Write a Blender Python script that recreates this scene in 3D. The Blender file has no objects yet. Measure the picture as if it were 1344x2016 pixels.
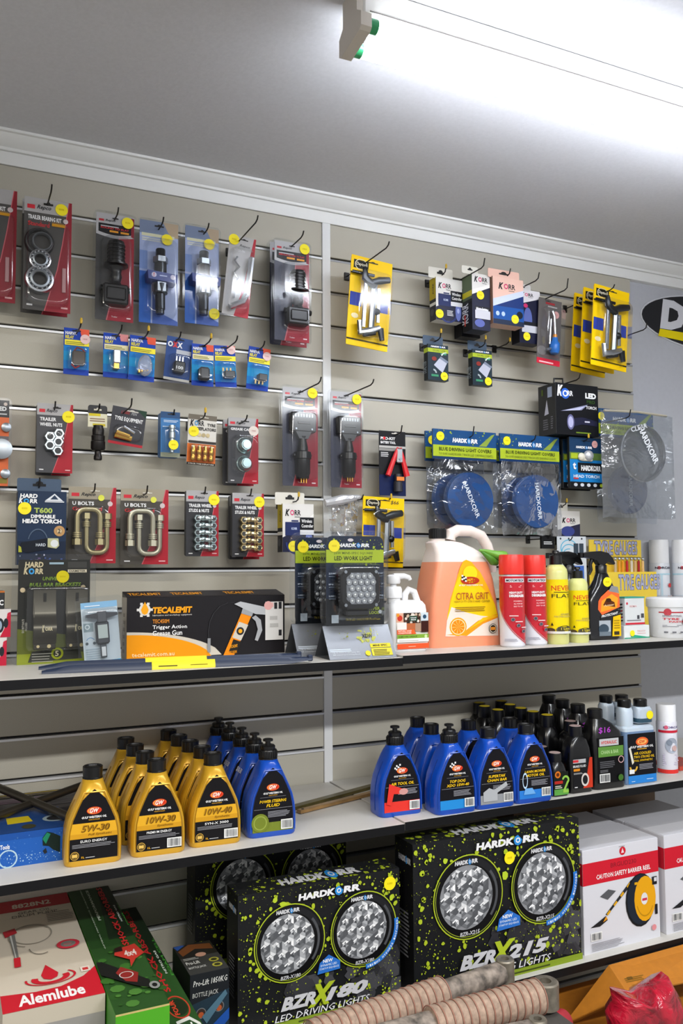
import bpy, bmesh, math, random
from mathutils import Matrix, Euler, Vector

# ---------------------------------------------------------------- camera, world, lamps, exposure
SC = bpy.context.scene
COL = SC.collection
CAM = dict(f=1668.62, yaw=0.43966, pitch=0.06541, roll=-0.00547, x=-0.98852, y=-2.19798, z=1.40221)
cd = bpy.data.cameras.new('camera'); cam = bpy.data.objects.new('camera', cd); COL.objects.link(cam)
cd.sensor_fit = 'VERTICAL'; cd.sensor_height = 36; cd.lens = CAM['f'] / 2016 * 36; cd.clip_start = .05
cam.matrix_world = (Matrix.Translation((CAM['x'], CAM['y'], CAM['z'])) @ Matrix.Rotation(-CAM['yaw'], 4, 'Z')
                    @ Matrix.Rotation(math.pi / 2 + CAM['pitch'], 4, 'X') @ Matrix.Rotation(CAM['roll'], 4, 'Z'))
SC.camera = cam
wd = bpy.data.worlds.new('world'); SC.world = wd; wd.use_nodes = True
wd.node_tree.nodes['Background'].inputs[0].default_value = (.98, .98, 1.0, 1)
wd.node_tree.nodes['Background'].inputs[1].default_value = .22
for nm, loc, sx, sy, pw, colr in (('added_fill_light', (-.6, -2.9, 2.42), 1.25, .12, 30, (1, .98, .95)),  # lamps out of view, added to fill the shop with light
                                  ('added_fill_light', (.9, -2.9, 2.42), 1.25, .12, 30, (.92, .96, 1)),
                                  ('added_fill_light', (-1.9, -1.7, 2.42), 1.25, .12, 14, (1, .95, .84))):
    L = bpy.data.lights.new(nm, 'AREA'); L.shape = 'RECTANGLE'; L.size = sx; L.size_y = sy; L.energy = pw; L.color = colr
    o = bpy.data.objects.new(nm, L); o.location = loc; COL.objects.link(o)
SC.view_settings.view_transform = 'Standard'; SC.view_settings.look = 'None'
SC.view_settings.gamma = 1; SC.view_settings.use_curve_mapping = False
SC.view_settings.exposure = 1.32
SC.cycles.use_denoising = True
SC.cycles.transparent_max_bounces = 24
SC.cycles.max_bounces = 8
random.seed(7)
PI = math.pi

# ---------------------------------------------------------------- layout helpers (world metres; wall face y=0, shop towards -y)
def ray(px, py):
    du, dv = px - 672, py - 1008; c, s = math.cos(CAM['roll']), math.sin(CAM['roll'])
    a = (du * c + dv * s) / CAM['f']; v = -(-du * s + dv * c) / CAM['f']
    cp, sp = math.cos(CAM['pitch']), math.sin(CAM['pitch']); b = cp - v * sp; z = sp + v * cp
    cy, sy = math.cos(CAM['yaw']), math.sin(CAM['yaw'])
    return a * cy + b * sy, -a * sy + b * cy, z
def at(px, py, y):
    dx, dy, dz = ray(px, py); t = (y - CAM['y']) / dy
    return CAM['x'] + t * dx, CAM['z'] + t * dz
def onz(px, py, z):
    dx, dy, dz = ray(px, py); t = (z - CAM['z']) / dz
    return CAM['x'] + t * dx, CAM['y'] + t * dy
_MI = cam.matrix_world.inverted()
def proj(X, Y, Z):
    v = _MI @ Vector((X, Y, Z)); return 672 + CAM['f'] * v.x / -v.z, 1008 - CAM['f'] * v.y / -v.z

# ---------------------------------------------------------------- materials
_M = {}
def lin(h):
    h = h.lstrip('#'); r = []
    for i in (0, 2, 4):
        c = int(h[i:i + 2], 16) / 255; r.append(c / 12.92 if c <= .04045 else ((c + .055) / 1.055) ** 2.4)
    return (*r, 1)
def mat(c, rough=.45, metal=0, coat=0, grain=0, gscale=400, bump=0, emit=0, trans=0, sss=0, spec=.5):
    k = (c, rough, metal, coat, grain, gscale, bump, emit, trans, sss, spec)
    if k in _M: return _M[k]
    m = bpy.data.materials.new('mat_' + c.strip('#')); m.use_nodes = True
    nt = m.node_tree; b = nt.nodes['Principled BSDF']
    b.inputs['Base Color'].default_value = lin(c); b.inputs['Roughness'].default_value = rough
    b.inputs['Metallic'].default_value = metal; b.inputs['Coat Weight'].default_value = coat
    b.inputs['Coat Roughness'].default_value = .12; b.inputs['Specular IOR Level'].default_value = spec
    if emit: b.inputs['Emission Color'].default_value = lin(c); b.inputs['Emission Strength'].default_value = emit
    if trans: b.inputs['Transmission Weight'].default_value = trans
    if sss: b.inputs['Subsurface Weight'].default_value = sss; b.inputs['Subsurface Radius'].default_value = (.02, .012, .008)
    if grain or bump:
        tc = nt.nodes.new('ShaderNodeTexCoord'); n = nt.nodes.new('ShaderNodeTexNoise')
        n.inputs['Scale'].default_value = gscale; n.inputs['Detail'].default_value = 3
        nt.links.new(tc.outputs['Object'], n.inputs['Vector'])
        if grain:
            mx = nt.nodes.new('ShaderNodeMix'); mx.data_type = 'RGBA'; mx.blend_type = 'MULTIPLY'; mx.inputs['Factor'].default_value = 1
            rp = nt.nodes.new('ShaderNodeMapRange'); rp.inputs[1].default_value = .3; rp.inputs[2].default_value = .7
            rp.inputs[3].default_value = 1 - grain; rp.inputs[4].default_value = 1 + grain * .5
            nt.links.new(n.outputs['Fac'], rp.inputs[0])
            mx.inputs[6].default_value = lin(c); nt.links.new(rp.outputs[0], mx.inputs[7]); nt.links.new(mx.outputs[2], b.inputs['Base Color'])
        if bump:
            bp = nt.nodes.new('ShaderNodeBump'); bp.inputs['Strength'].default_value = bump; bp.inputs['Distance'].default_value = .002
            nt.links.new(n.outputs['Fac'], bp.inputs['Height']); nt.links.new(bp.outputs[0], b.inputs['Normal'])
    _M[k] = m; return m
def clear(tint='#fafbfc', gloss=.085, haze=0, wr=0):
    """thin clear plastic film: see-through with a grazing gloss and a little haze; wr = wrinkles"""
    k = ('clear', tint, gloss, haze, wr)
    if k in _M: return _M[k]
    m = bpy.data.materials.new('clear_plastic'); m.use_nodes = True; nt = m.node_tree; nt.nodes.remove(nt.nodes['Principled BSDF'])
    out = nt.nodes['Material Output']; tr = nt.nodes.new('ShaderNodeBsdfTransparent'); tr.inputs[0].default_value = lin(tint)
    gl = nt.nodes.new('ShaderNodeBsdfGlossy'); gl.inputs['Roughness'].default_value = .10
    lw = nt.nodes.new('ShaderNodeLayerWeight'); lw.inputs[0].default_value = .35
    mr = nt.nodes.new('ShaderNodeMapRange'); mr.inputs[3].default_value = gloss * .5; mr.inputs[4].default_value = min(1, gloss * 4)
    nt.links.new(lw.outputs['Fresnel'], mr.inputs[0])
    mx = nt.nodes.new('ShaderNodeMixShader'); nt.links.new(mr.outputs[0], mx.inputs[0]); nt.links.new(tr.outputs[0], mx.inputs[1]); nt.links.new(gl.outputs[0], mx.inputs[2])
    last = mx
    if haze:
        df = nt.nodes.new('ShaderNodeBsdfDiffuse'); df.inputs[0].default_value = (.85, .87, .9, 1)
        m2 = nt.nodes.new('ShaderNodeMixShader'); m2.inputs[0].default_value = haze
        nt.links.new(mx.outputs[0], m2.inputs[1]); nt.links.new(df.outputs[0], m2.inputs[2]); last = m2
    if wr:
        tc = nt.nodes.new('ShaderNodeTexCoord'); n = nt.nodes.new('ShaderNodeTexNoise'); n.inputs['Scale'].default_value = 10; n.inputs['Detail'].default_value = 3
        n.inputs['Distortion'].default_value = 1.2
        bp = nt.nodes.new('ShaderNodeBump'); bp.inputs['Strength'].default_value = wr; bp.inputs['Distance'].default_value = .02
        nt.links.new(tc.outputs['Object'], n.inputs['Vector']); nt.links.new(n.outputs['Fac'], bp.inputs['Height'])
        nt.links.new(bp.outputs[0], gl.inputs['Normal']); nt.links.new(bp.outputs[0], lw.inputs['Normal'])
    nt.links.new(last.outputs[0], out.inputs[0]); _M[k] = m; return m
CLR = clear()
BAG = clear('#f6f8fb', .10, .0, .5)
BLACK = '#0d0d0f'
def plast(c, r=.35): return mat(c, r)
CHROME = mat('#c9ccd0', .22, 1); STEEL = mat('#9aa0a6', .35, 1); BRASS = mat('#d8ab52', .28, 1); ZINC = mat('#b9c3c6', .3, .9)
BLK = mat('#0a0a0c', .3); RUB = mat('#17181b', .55)

# ---------------------------------------------------------------- mesh builder
class G:
    def __init__(s): s.V = []; s.F = []; s.I = []; s.mats = []
    def mi(s, m):
        if m not in s.mats: s.mats.append(m)
        return s.mats.index(m)
    def add(s, vs, fs, m):
        b = len(s.V); i = s.mi(m); s.V += [tuple(v) for v in vs]
        for f in fs: s.F.append([b + k for k in f]); s.I.append(i)
        return s
    def box(s, x0, x1, y0, y1, z0, z1, m, c=0):
        if not c:
            v = [(x, y, z) for x in (x0, x1) for y in (y0, y1) for z in (z0, z1)]
            return s.add(v, [(0, 1, 3, 2), (4, 6, 7, 5), (0, 4, 5, 1), (2, 3, 7, 6), (0, 2, 6, 4), (1, 5, 7, 3)], m)
        a = [((x0 + c, x1 - c), (x0, x1)), ((y0 + c, y1 - c), (y0, y1)), ((z0 + c, z1 - c), (z0, z1))]
        vs = []; idx = {}
        for i in (0, 1):
            for j in (0, 1):
                for k in (0, 1):
                    for ax in range(3):
                        idx[i, j, k, ax] = len(vs); q = (i, j, k)
                        vs.append([a[d][1 if d == ax else 0][q[d]] for d in range(3)])
        fs = []
        for ax in range(3):
            o1, o2 = [d for d in range(3) if d != ax]
            for e in (0, 1):
                f = []
                for p, q in ((0, 0), (1, 0), (1, 1), (0, 1)):
                    t = [0, 0, 0]; t[ax] = e; t[o1] = p; t[o2] = q; f.append(idx[(*t, ax)])
                fs.append(f)
            for p in (0, 1):
                for q in (0, 1):
                    t0 = [0, 0, 0]; t0[o1] = p; t0[o2] = q; t1 = t0[:]; t1[ax] = 1
                    fs.append([idx[(*t0, o1)], idx[(*t1, o1)], idx[(*t1, o2)], idx[(*t0, o2)]])
        for i in (0, 1):
            for j in (0, 1):
                for k in (0, 1): fs.append([idx[i, j, k, 0], idx[i, j, k, 1], idx[i, j, k, 2]])
        return s.add(vs, fs, m)
    def loft(s, loops, m, cap=True, closed=True):
        n = len(loops[0]); vs = [v for l in loops for v in l]; fs = []
        for a in range(len(loops) - 1):
            for i in range(n if closed else n - 1):
                j = (i + 1) % n; fs.append((a * n + i, a * n + j, (a + 1) * n + j, (a + 1) * n + i))
        if cap: fs.append(tuple(range(n))[::-1]); fs.append(tuple((len(loops) - 1) * n + i for i in range(n)))
        return s.add(vs, fs, m)
    def prism(s, pts, y0, y1, m):
        return s.loft([[(x, y, z) for x, z in pts] for y in (y0, y1)], m)
    def lathe(s, prof, m, c=(0, 0, 0), ax='z', seg=20, cap=True):
        loops = []
        for r, h in prof:
            l = []
            for i in range(seg):
                t = 2 * PI * i / seg; p, q = r * math.cos(t), r * math.sin(t)
                l.append({'z': (c[0] + p, c[1] + q, c[2] + h), 'y': (c[0] + p, c[1] + h, c[2] + q), 'x': (c[0] + h, c[1] + p, c[2] + q)}[ax])
            loops.append(l)
        return s.loft(loops, m, cap)
    def tube(s, path, r, m, seg=8, closed=False):
        P = [Vector(p) for p in path]; loops = []; n = len(P); up = None
        for i, p in enumerate(P):
            d = (P[(i + 1) % n] - P[i - 1]) if closed else (P[min(i + 1, n - 1)] - P[max(i - 1, 0)])
            d.normalize()
            if up is None: up = Vector((0, 0, 1)) if abs(d.z) < .9 else Vector((1, 0, 0))
            a = d.cross(up).normalized(); up = a.cross(d).normalized()
            rr = r[i] if isinstance(r, (list, tuple)) else r
            loops.append([p + a * rr * math.cos(2 * PI * k / seg) + up * rr * math.sin(2 * PI * k / seg) for k in range(seg)])
        if closed: loops.append(loops[0]); return s.loft(loops, m, False)
        return s.loft(loops, m)
    def ball(s, c, r, m, seg=14, rings=8):
        rx, ry, rz = r if isinstance(r, tuple) else (r, r, r)
        return s.loft([[(c[0] + rx * math.sin(a) * math.cos(2 * PI * i / seg), c[1] + ry * math.sin(a) * math.sin(2 * PI * i / seg), c[2] - rz * math.cos(a))
                        for i in range(seg)] for a in [PI * (k + .02) / (rings + .04) for k in range(rings + 1)]], m)
    def dome(s, x0, x1, z0, z1, h, m, r=.006, inset=.004, y=0):
        """blister pocket: rounded frustum pushed out to y-h"""
        return s.loft([rrect(x0, x1, z0, z1, r, y), rrect(x0 + inset * .5, x1 - inset * .5, z0 + inset * .5, z1 - inset * .5, r, y - h * .7),
                       rrect(x0 + inset, x1 - inset, z0 + inset, z1 - inset, r, y - h * .95), rrect(x0 + inset * 1.8, x1 - inset * 1.8, z0 + inset * 1.8, z1 - inset * 1.8, r, y - h), rrect(x0 + inset * 2.6, x1 - inset * 2.6, z0 + inset * 2.6, z1 - inset * 2.6, r, y - h)], m)
    def put(s, name, parent=None, label=None, flat=False, ang=35):
        me = bpy.data.meshes.new(name); me.from_pydata(s.V, [], s.F)
        for m in s.mats: me.materials.append(m)
        me.polygons.foreach_set('material_index', s.I)
        bm = bmesh.new(); bm.from_mesh(me); bmesh.ops.recalc_face_normals(bm, faces=bm.faces); bm.to_mesh(me); bm.free()
        if not flat:
            me.polygons.foreach_set('use_smooth', [True] * len(me.polygons)); me.set_sharp_from_angle(angle=math.radians(ang))
        o = bpy.data.objects.new(name, me); COL.objects.link(o)
        if parent: o.parent = parent
        if label: o['label'] = label
        return o
def rrect(x0, x1, z0, z1, r, y, n=4):
    r = max(1e-4, min(r, (x1 - x0) / 2.01, (z1 - z0) / 2.01)); out = []
    for cx, cz, a0 in ((x1 - r, z1 - r, 0), (x0 + r, z1 - r, 90), (x0 + r, z0 + r, 180), (x1 - r, z0 + r, 270)):
        for i in range(n + 1):
            t = math.radians(a0 + 90 * i / n); out.append((cx + r * math.cos(t), y, cz + r * math.sin(t)))
    return out

# ---------------------------------------------------------------- flat print (colour shapes and lettering on one face)
_T = {}
def glyphs(t, off=0, shear=0):
    k = (t, off, shear)
    if k not in _T:
        cu = bpy.data.curves.new('lettering', 'FONT'); cu.body = t; cu.resolution_u = 2 if len(t) < 14 else 1; cu.offset = off; cu.shear = shear
        o = bpy.data.objects.new('lettering', cu); me = bpy.data.meshes.new_from_object(o)
        vs = [(v.co.x, v.co.y) for v in me.vertices]; fs = [tuple(p.vertices) for p in me.polygons]
        bpy.data.objects.remove(o); bpy.data.curves.remove(cu); bpy.data.meshes.remove(me)
        xs = [v[0] for v in vs]; ys = [v[1] for v in vs]; x0, x1, y0, y1 = min(xs), max(xs), min(ys), max(ys)
        _T[k] = ([((x - x0) / (x1 - x0), (y - y0) / (y1 - y0)) for x, y in vs], fs)
    return _T[k]
class Art:
    """print laid on a face; u,v are fractions of W,H; fr maps (x, z, lift) to local coordinates"""
    def __init__(s, W, H, fr=None, rough=.4, step=.00012, base=.0003):
        s.W, s.H, s.g, s.l, s.rough, s.step = W, H, G(), base, rough, step
        s.fr = fr or (lambda x, z, l: (x - W / 2, -l, z))
    def m(s, c): return c if not isinstance(c, str) else mat(c, s.rough, spec=.18)
    def raw(s, pts, faces, c):
        s.l += s.step; s.g.add([s.fr(u * s.W, v * s.H, s.l) for u, v in pts], faces, s.m(c)); return s
    def poly(s, pts, c): return s.raw(pts, [tuple(range(len(pts)))], c)
    def rect(s, u0, v0, u1, v1, c, n=1):
        pts = [(u0 + (u1 - u0) * i / n, v) for i in range(n + 1) for v in (v0, v1)]
        return s.raw(pts, [(2 * i, 2 * i + 2, 2 * i + 3, 2 * i + 1) for i in range(n)], c)
    def ell(s, u, v, ru, c, rv=None, n=20, a0=0, a1=360):
        rv = ru * s.W / s.H if rv is None else rv
        return s.poly([(u + ru * math.cos(t), v + rv * math.sin(t)) for t in [math.radians(a0 + (a1 - a0) * i / n) for i in range(n if a1 - a0 == 360 else n + 1)]], c)
    def ring(s, u, v, r0, r1, c, a0=0, a1=360, n=32, asp=None):
        k = s.W / s.H if asp is None else asp; pts = []
        for i in range(n + 1):
            t = math.radians(a0 + (a1 - a0) * i / n)
            for r in (r0, r1): pts.append((u + r * math.cos(t), v + r * k * math.sin(t)))
        return s.raw(pts, [(2 * i, 2 * i + 1, 2 * i + 3, 2 * i + 2) for i in range(n)], c)
    def text(s, t, u, v, w, h, c, off=.02, shear=0, al='l', rot=0, slope=0):
        """box fit: lower-left u,v (or centre bottom when al='c'), w wide, h tall; rot in degrees about the lower-left; slope lifts the right end"""
        vs, fs = glyphs(t, off, shear)
        if al == 'c': u -= w / 2
        if rot:
            ca, sa = math.cos(math.radians(rot)), math.sin(math.radians(rot)); W, H = s.W, s.H
            pts = [(u + (x * w * W * ca - y * h * H * sa) / W, v + (x * w * W * sa + y * h * H * ca) / H) for x, y in vs]
        else: pts = [(u + x * w, v + y * h + slope * x) for x, y in vs]
        return s.raw(pts, fs, c)
    def lines(s, u, v, w, h, n, c, fill=.5, jag=.2):
        """tiny print too small to read: n rules of uneven length"""
        for i in range(n):
            s.rect(u, v + h * (1 - (i + 1) / n), u + w * (1 - jag * random.random()), v + h * (1 - (i + 1) / n) + h / n * fill, c)
        return s
    def bars(s, u0, v0, u1, v1, vert=False):
        s.rect(u0, v0, u1, v1, '#e9e9e6'); n = 17; a, b = (v0, v1) if vert else (u0, u1)
        for i in range(n):
            p = a + (b - a) * (.07 + .86 * i / n); q = p + (b - a) * .86 / n * random.choice((.3, .45, .65))
            if vert: s.rect(u0 + (u1 - u0) * .1, p, u1 - (u1 - u0) * .1, q, '#3c3f46')
            else: s.rect(p, v0 + (v1 - v0) * .12, q, v1 - (v1 - v0) * .08, '#3c3f46')
        return s
    def put(s, parent, name='printed_artwork'): return s.g.put(name, parent, flat=True)
def f_left(W, y0=0):   # left side face (x=-W/2), u runs from back to front
    return lambda D: (lambda x, z, l: (-W / 2 - l, D - x, z))
def f_top(W, H): return lambda x, z, l: (x - W / 2, z, H + l)

# ---------------------------------------------------------------- things
def thing(name, label, cat, loc=(0, 0, 0), rot=(0, 0, 0), group=None):
    o = bpy.data.objects.new(name, None); o.empty_display_size = .02; COL.objects.link(o)
    o.location = loc; o.rotation_euler = rot; o['label'] = label; o['category'] = cat
    if group: o['group'] = group
    return o
def dup(root, loc, label, group=None, rot=None):
    r = root.copy(); COL.objects.link(r); r.location = loc; r['label'] = label
    if group: r['group'] = group
    if rot is not None: r.rotation_euler = rot
    for ch in list(root.children):
        c = ch.copy(); COL.objects.link(c); c.parent = r
        for g in ch.children:
            d = g.copy(); COL.objects.link(d); d.parent = c
    return r
def struct(o): o['kind'] = 'structure'; return o
def sticker(parent, x, z, y=0, r=.0145, c='#f3e102', name='price_sticker', marks=True):
    g = G(); g.lathe([(r, 0), (r, -.0006)], mat(c, .6), (x, y - .0006, z), 'y', 22)
    o = g.put(name, parent, 'round yellow price sticker' if c == '#f3e102' else 'round pale pink price sticker')
    if marks:
        a = Art(2 * r, 2 * r, lambda p, q, l: (x - r + p, y - .0012 - l, z - r + q), .7)
        for i in range(4): a.rect(.3 + .11 * i, .44, .3 + .11 * i + .05, .58, '#cdb40a' if c == '#f3e102' else '#c08a86')
        a.put(o, 'pen_marks')
    return o
HOOKS = 0
def hook(px, py, d, tx, ty, what, yellow=False, col='#2a2826'):
    """wire hook: leaves the wall at the hole px,py seen on the card at depth d, upturned tip seen at tx,ty"""
    global HOOKS
    X, Z = at(px, py, -d); D = d + .006
    while D < .42 and proj(X, -D - .006, Z + .01)[0] < tx: D += .004
    Zt = max(Z + .008, at(tx, ty, -D - .006)[1])
    r = thing('display_hook', 'wire peg hook carrying ' + what, 'hook', (X, 0, Z - .004), group='wire hooks on the slatwall')
    g = G(); m = mat(col, .35, .6)
    g.tube([(0, .006, 0), (0, -D + .012, 0), (0, -D, .004), (0, -D - .006, Zt - Z + .004)], .0019, m, 7); g.put('wire', r)
    g = G(); g.box(-.008, .008, -.004, .008, -.012, .012, m, .001); g.put('wall_clip', r)
    if yellow:
        g = G(); g.lathe([(.0028, -.006), (.0034, .002), (.002, .007)], mat('#c9a21a', .5), (0, -D - .006, Zt - Z + .002), 'z', 8); g.put('tip_cover', r, 'yellow plastic tip')
    return r
def hang(name, label, cat, xl, xr, yt, yb, d, group=None, roll=0, yaw=0, tilt=0):
    """front face seen at columns xl..xr and rows yt..yb (at its middle), hanging d metres off the wall"""
    xc, yc = (xl + xr) / 2, (yt + yb) / 2
    X0 = at(xl, yc, -d)[0]; X1 = at(xr, yc, -d)[0]; Zt = at(xc, yt, -d)[1]; Zb = at(xc, yb, -d)[1]
    X = at(xc, yb, -d)[0] if roll else (X0 + X1) / 2
    return thing(name, label, cat, (X, -d, Zb), (tilt, roll, yaw), group), X1 - X0, Zt - Zb
def stand(name, label, cat, xl, xr, yt, yb, z, group=None, yaw=0, tilt=0):
    """front face seen at columns xl..xr, foot row yb on the level z, top row yt"""
    X, Y = onz((xl + xr) / 2, yb, z); W = at(xr, yb, Y)[0] - at(xl, yb, Y)[0]
    return thing(name, label, cat, (X, Y, z), (tilt, 0, yaw), group), W, at((xl + xr) / 2, yt, Y)[1] - z
# ================================================================ the room
SLAT = mat('#bab5a6', .55, grain=.16, gscale=900)
WALLM = mat('#b9bbc1', .7, grain=.03, gscale=60); CEIL = mat('#cdcdd0', .85, grain=.04, gscale=120, bump=.15)
WHT = mat('#e9e9e6', .5); ALU = mat('#d3d5d8', .3, .35); DARK = mat('#23211f', .8)
struct(G().box(-4.5, 4.0, .018, .12, 0, 2.60, WALLM).put('wall_back'))
struct(G().box(-4.5, 4.0, -6, .12, -.1, 0, mat('#86847f', .5, grain=.2, gscale=20)).put('floor'))
struct(G().box(-4.5, 4.0, -6, .12, 2.47, 2.6, CEIL).put('ceiling'))
# cove cornice and the flat batten under it
g = G(); prof = [(0, 2.437), (-.010, 2.437), (-.012, 2.443), (-.020, 2.446), (-.032, 2.453), (-.043, 2.461), (-.046, 2.464), (-.056, 2.464), (-.057, 2.4705), (.018, 2.4705), (.018, 2.437)]
g.loft([[(x, y, z) for y, z in prof] for x in (-2.5, 3.5)], WHT); struct(g.put('trim_1', ang=20))
struct(G().box(-2.5, 3.5, -.003, .018, 2.403, 2.4365, WHT, .001).put('trim_2'))
# the two slatwall boards: every slat a part, the dark slots behind them, aluminium lips in the slots
for x0, x1, w in ((-1.195, -.0135, 'beige slatwall board to the left of the white joint strip'), (.0135, 1.165, 'beige slatwall board to the right of the white joint strip')):
    bd = thing('slatwall_board', w, 'slatwall', ((x0 + x1) / 2, 0, 0)); bd['kind'] = 'structure'; h = (x1 - x0) / 2
    G().box(-h, h, .012, .0179, .02, 2.402, DARK).put('backing', bd)
    pr_ = None
    for i in range(-1, 23):
        zt = 2.402 if i < 0 else 2.2955 - .1 * i - .0015; zb = 2.3 - .1 * (i + 1) + .0045
        if i < 0: G().box(-h, h, 0, .0119, zb, zt, SLAT, .0012).put('slat', bd)
        elif pr_ is None: pr_ = G().box(-h, h, 0, .0119, -.0455, .0445, SLAT, .0012).put('slat', bd); pr_.location.z = 2.2495
        else: o = pr_.copy(); COL.objects.link(o); o.location.z = 2.2495 - .1 * i
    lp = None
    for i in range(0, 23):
        if lp is None: lp = G().box(-h, h, -.0042 if x0 < -1 else -.0014, .0115, -.0075, -.0020, mat('#e6e7e8', .3, .25) if x0 < -1 else mat('#98999b', .35, .3)).put('slot_lip', bd); lp.location.z = 2.3  # left lips paler, right darker: the light they reflect is put into the colour
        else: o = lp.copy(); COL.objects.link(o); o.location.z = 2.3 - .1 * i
struct(G().box(-.0128, .0128, -.004, .0179, .02, 2.4025, mat('#e6e7e6', .4), .0012).put('trim_3'))
# the twin tube batten
lf = thing('fluorescent_batten', 'white twin tube fluorescent batten on the ceiling with both tubes lit', 'ceiling light', (-.30, -.835, 2.47))
g = G(); g.box(-.012, 1.28, -.034, .036, -.052, .0005, mat('#e3e1da', .5), .003); g.put('body', lf)
for yy, zz_ in ((-.0345, -.047), (.0365, -.047)): g = G(); g.box(0, 1.28, yy - .0006, yy + .0006, zz_ - .0012, zz_ + .0012, mat('#6d6a64', .6)); g.put('cover_seam', lf)
g = G(); g.box(0, 1.28, -.004, .004, -.0526, -.0518, mat('#6d6a64', .6)); g.put('cover_seam', lf)
HOLD = mat('#cbc3b6', .5)
for hx, sgn in ((-.014, 1), (1.27, -1)):
    g = G(); pts = [(-.030, 0), (.030, 0), (.030, -.050), (.047, -.064), (.047, -.097), (.040, -.102), (-.040, -.092), (-.047, -.086), (-.047, -.060), (-.030, -.048)]
    g.loft([[(hx + (.0 if k == 0 else .022) * sgn - .011 * sgn, y, z) for y, z in pts] for k in (0, 1)], HOLD)
    g.put('lamp_holder', lf, 'cream plastic end holder', ang=20)
for ty, tz in ((.030, -.083), (-.033, -.075)):
    g = G(); g.lathe([(.013, .006), (.013, 1.262)], mat('#f0f5ff', .3, emit=13), (0, ty, tz), 'x', 16); t = g.put('tube', lf)
    g = G(); g.lathe([(.0142, -.003), (.0142, .013)], mat('#2f9b62', .35), (0, ty, tz), 'x', 16); g.put('end_ring', t, 'green end ring')
# shelves
SHW = mat('#c9c6bf', .45, grain=.04, gscale=500); EDGE = mat('#0b0b0e', .4, spec=.25)
def shelf(x0, x1, yf, z, label, br):
    r = thing('shelf', label, 'shelf', ((x0 + x1) / 2, 0, z - .02)); h = (x1 - x0) / 2
    G().box(-h, h, yf + .0015, -.0045, 0, .02, SHW, .0006).put('board', r)
    G().box(-h, h, yf, yf + .0014, .0004, .0196, EDGE).put('edge_band', r, 'black edge strip')
    for bx in br:
        g = G(); g.prism([(yf + .05, -.003), (0.0, -.003), (0.0, -.03), (-.02, -.03)], 0, .003, STEEL)
        g.V = [(bx - (x0 + x1) / 2 + v[1], v[0], v[2]) for v in g.V]
        g.box(bx - (x0 + x1) / 2 - .012, bx - (x0 + x1) / 2 + .012, yf + .03, 0, -.004, -.0003, STEEL); g.put('bracket', r)
shelf(-1.195, -.002, -.436, 1.1895, 'upper shelf of white board under the grease gun box', (-.72,))
shelf(.002, 1.45, -.43, 1.1935, 'upper shelf of white board under the orange cleaner jug', (.075, .70))
shelf(-1.195, -.002, -.437, .8065, 'middle shelf of white board under the gold oil bottles', (-.64, -.07))
shelf(.002, 1.45, -.432, .8085, 'middle shelf of white board under the black oil bottles', (.9,))
shelf(-1.195, -.002, -.45, .4, 'bottom shelf of white board under the green boxes', ())
shelf(.002, 1.45, -.452, .4, 'bottom shelf of white board under the white reel boxes', ())
S1L, S1R, S2L, S2R, S3 = 1.1895, 1.1935, .8065, .8085, .4
# oval sign on the plain wall
sx, sz = at(1400, 640, .012); sg = thing('oval_sign', 'black oval wall sign with a white letter over a yellow bar', 'sign', (sx, .012, sz))
def ovalpts(a, b, n=40): return [(a * math.cos(2 * PI * i / n), b * math.sin(2 * PI * i / n)) for i in range(n)]
ex0 = at(1264, 612, .012)[0]; A_ = sx - ex0
G().prism(ovalpts(A_, .098), 0, .006, mat('#101118', .4)).put('plate', sg)
G().prism(ovalpts(A_ + .006, .104), .003, .0059, mat('#d5d6da', .5)).put('rim', sg)
def sq(px, py): X, Z = at(px, py, .011); return X - sx, Z - sz
g = G(); a = Art(1, 1, lambda x, z, l: (x, -l, z), .4)
x0, z0 = sq(1299, 646); x1, z1 = sq(1349, 596)
a.text('D', x0, z0, x1 - x0, z1 - z0, '#d9dae0', .06, .15)
p = [sq(1299, 647), sq(1400, 664), sq(1400, 683), sq(1295.5, 661)]
a.poly(p, '#f0d90c'); a.put(sg, 'lettering')
# ================================================================ shared print
NAVY, LIME, YEL, RED, WH = '#16243c', '#a9bb2b', '#f6c400', '#b3202e', '#ececec'
def hardkorr(a, u, v, w, h, c=WH, sh=.15, slope=0, oc='#2a86cf'):
    s = lambda f: v + slope * f
    a.text('HARDK', u, s(0), w * .585, h, c, .055, sh, slope=slope * .585)
    a.ell(u + w * .65, s(.65) + h * .5, w * .068, oc, h * .72, 6, 90); a.ring(u + w * .65, s(.65) + h * .5, w * .02, w * .036, c, asp=h * .36 / (w * .036))
    a.text('RR', u + w * .72, s(.72), w * .28, h, c, .055, sh, slope=slope * .28)
def korr(a, u, v, w, h, c='#17181c', oc='#d8366f'):
    a.text('K', u, v - h * .15, w * .3, h * 1.3, c, .05, .3); a.ring(u + w * .45, v + h * .5, w * .075, w * .125, oc, asp=h * .5 / (w * .125))
    a.text('RR', u + w * .6, v, w * .4, h, c, .02); a.lines(u + w * .6, v - h * .35, w * .38, h * .2, 1, c)
def hardkorr2(a, u, v, w, h, c=WH):
    a.text('HARD', u + w * .06, v + h * .55, w * .94, h * .45, c, .04, .1); a.text('K', u, v, w * .24, h * .55, c, .06, .2)
    a.ring(u + w * .4, v + h * .24, w * .07, w * .14, '#3a9ad6', asp=h * .24 / (w * .14)); a.text('RR', u + w * .58, v + h * .02, w * .42, h * .45, c, .04, .1)
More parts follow.
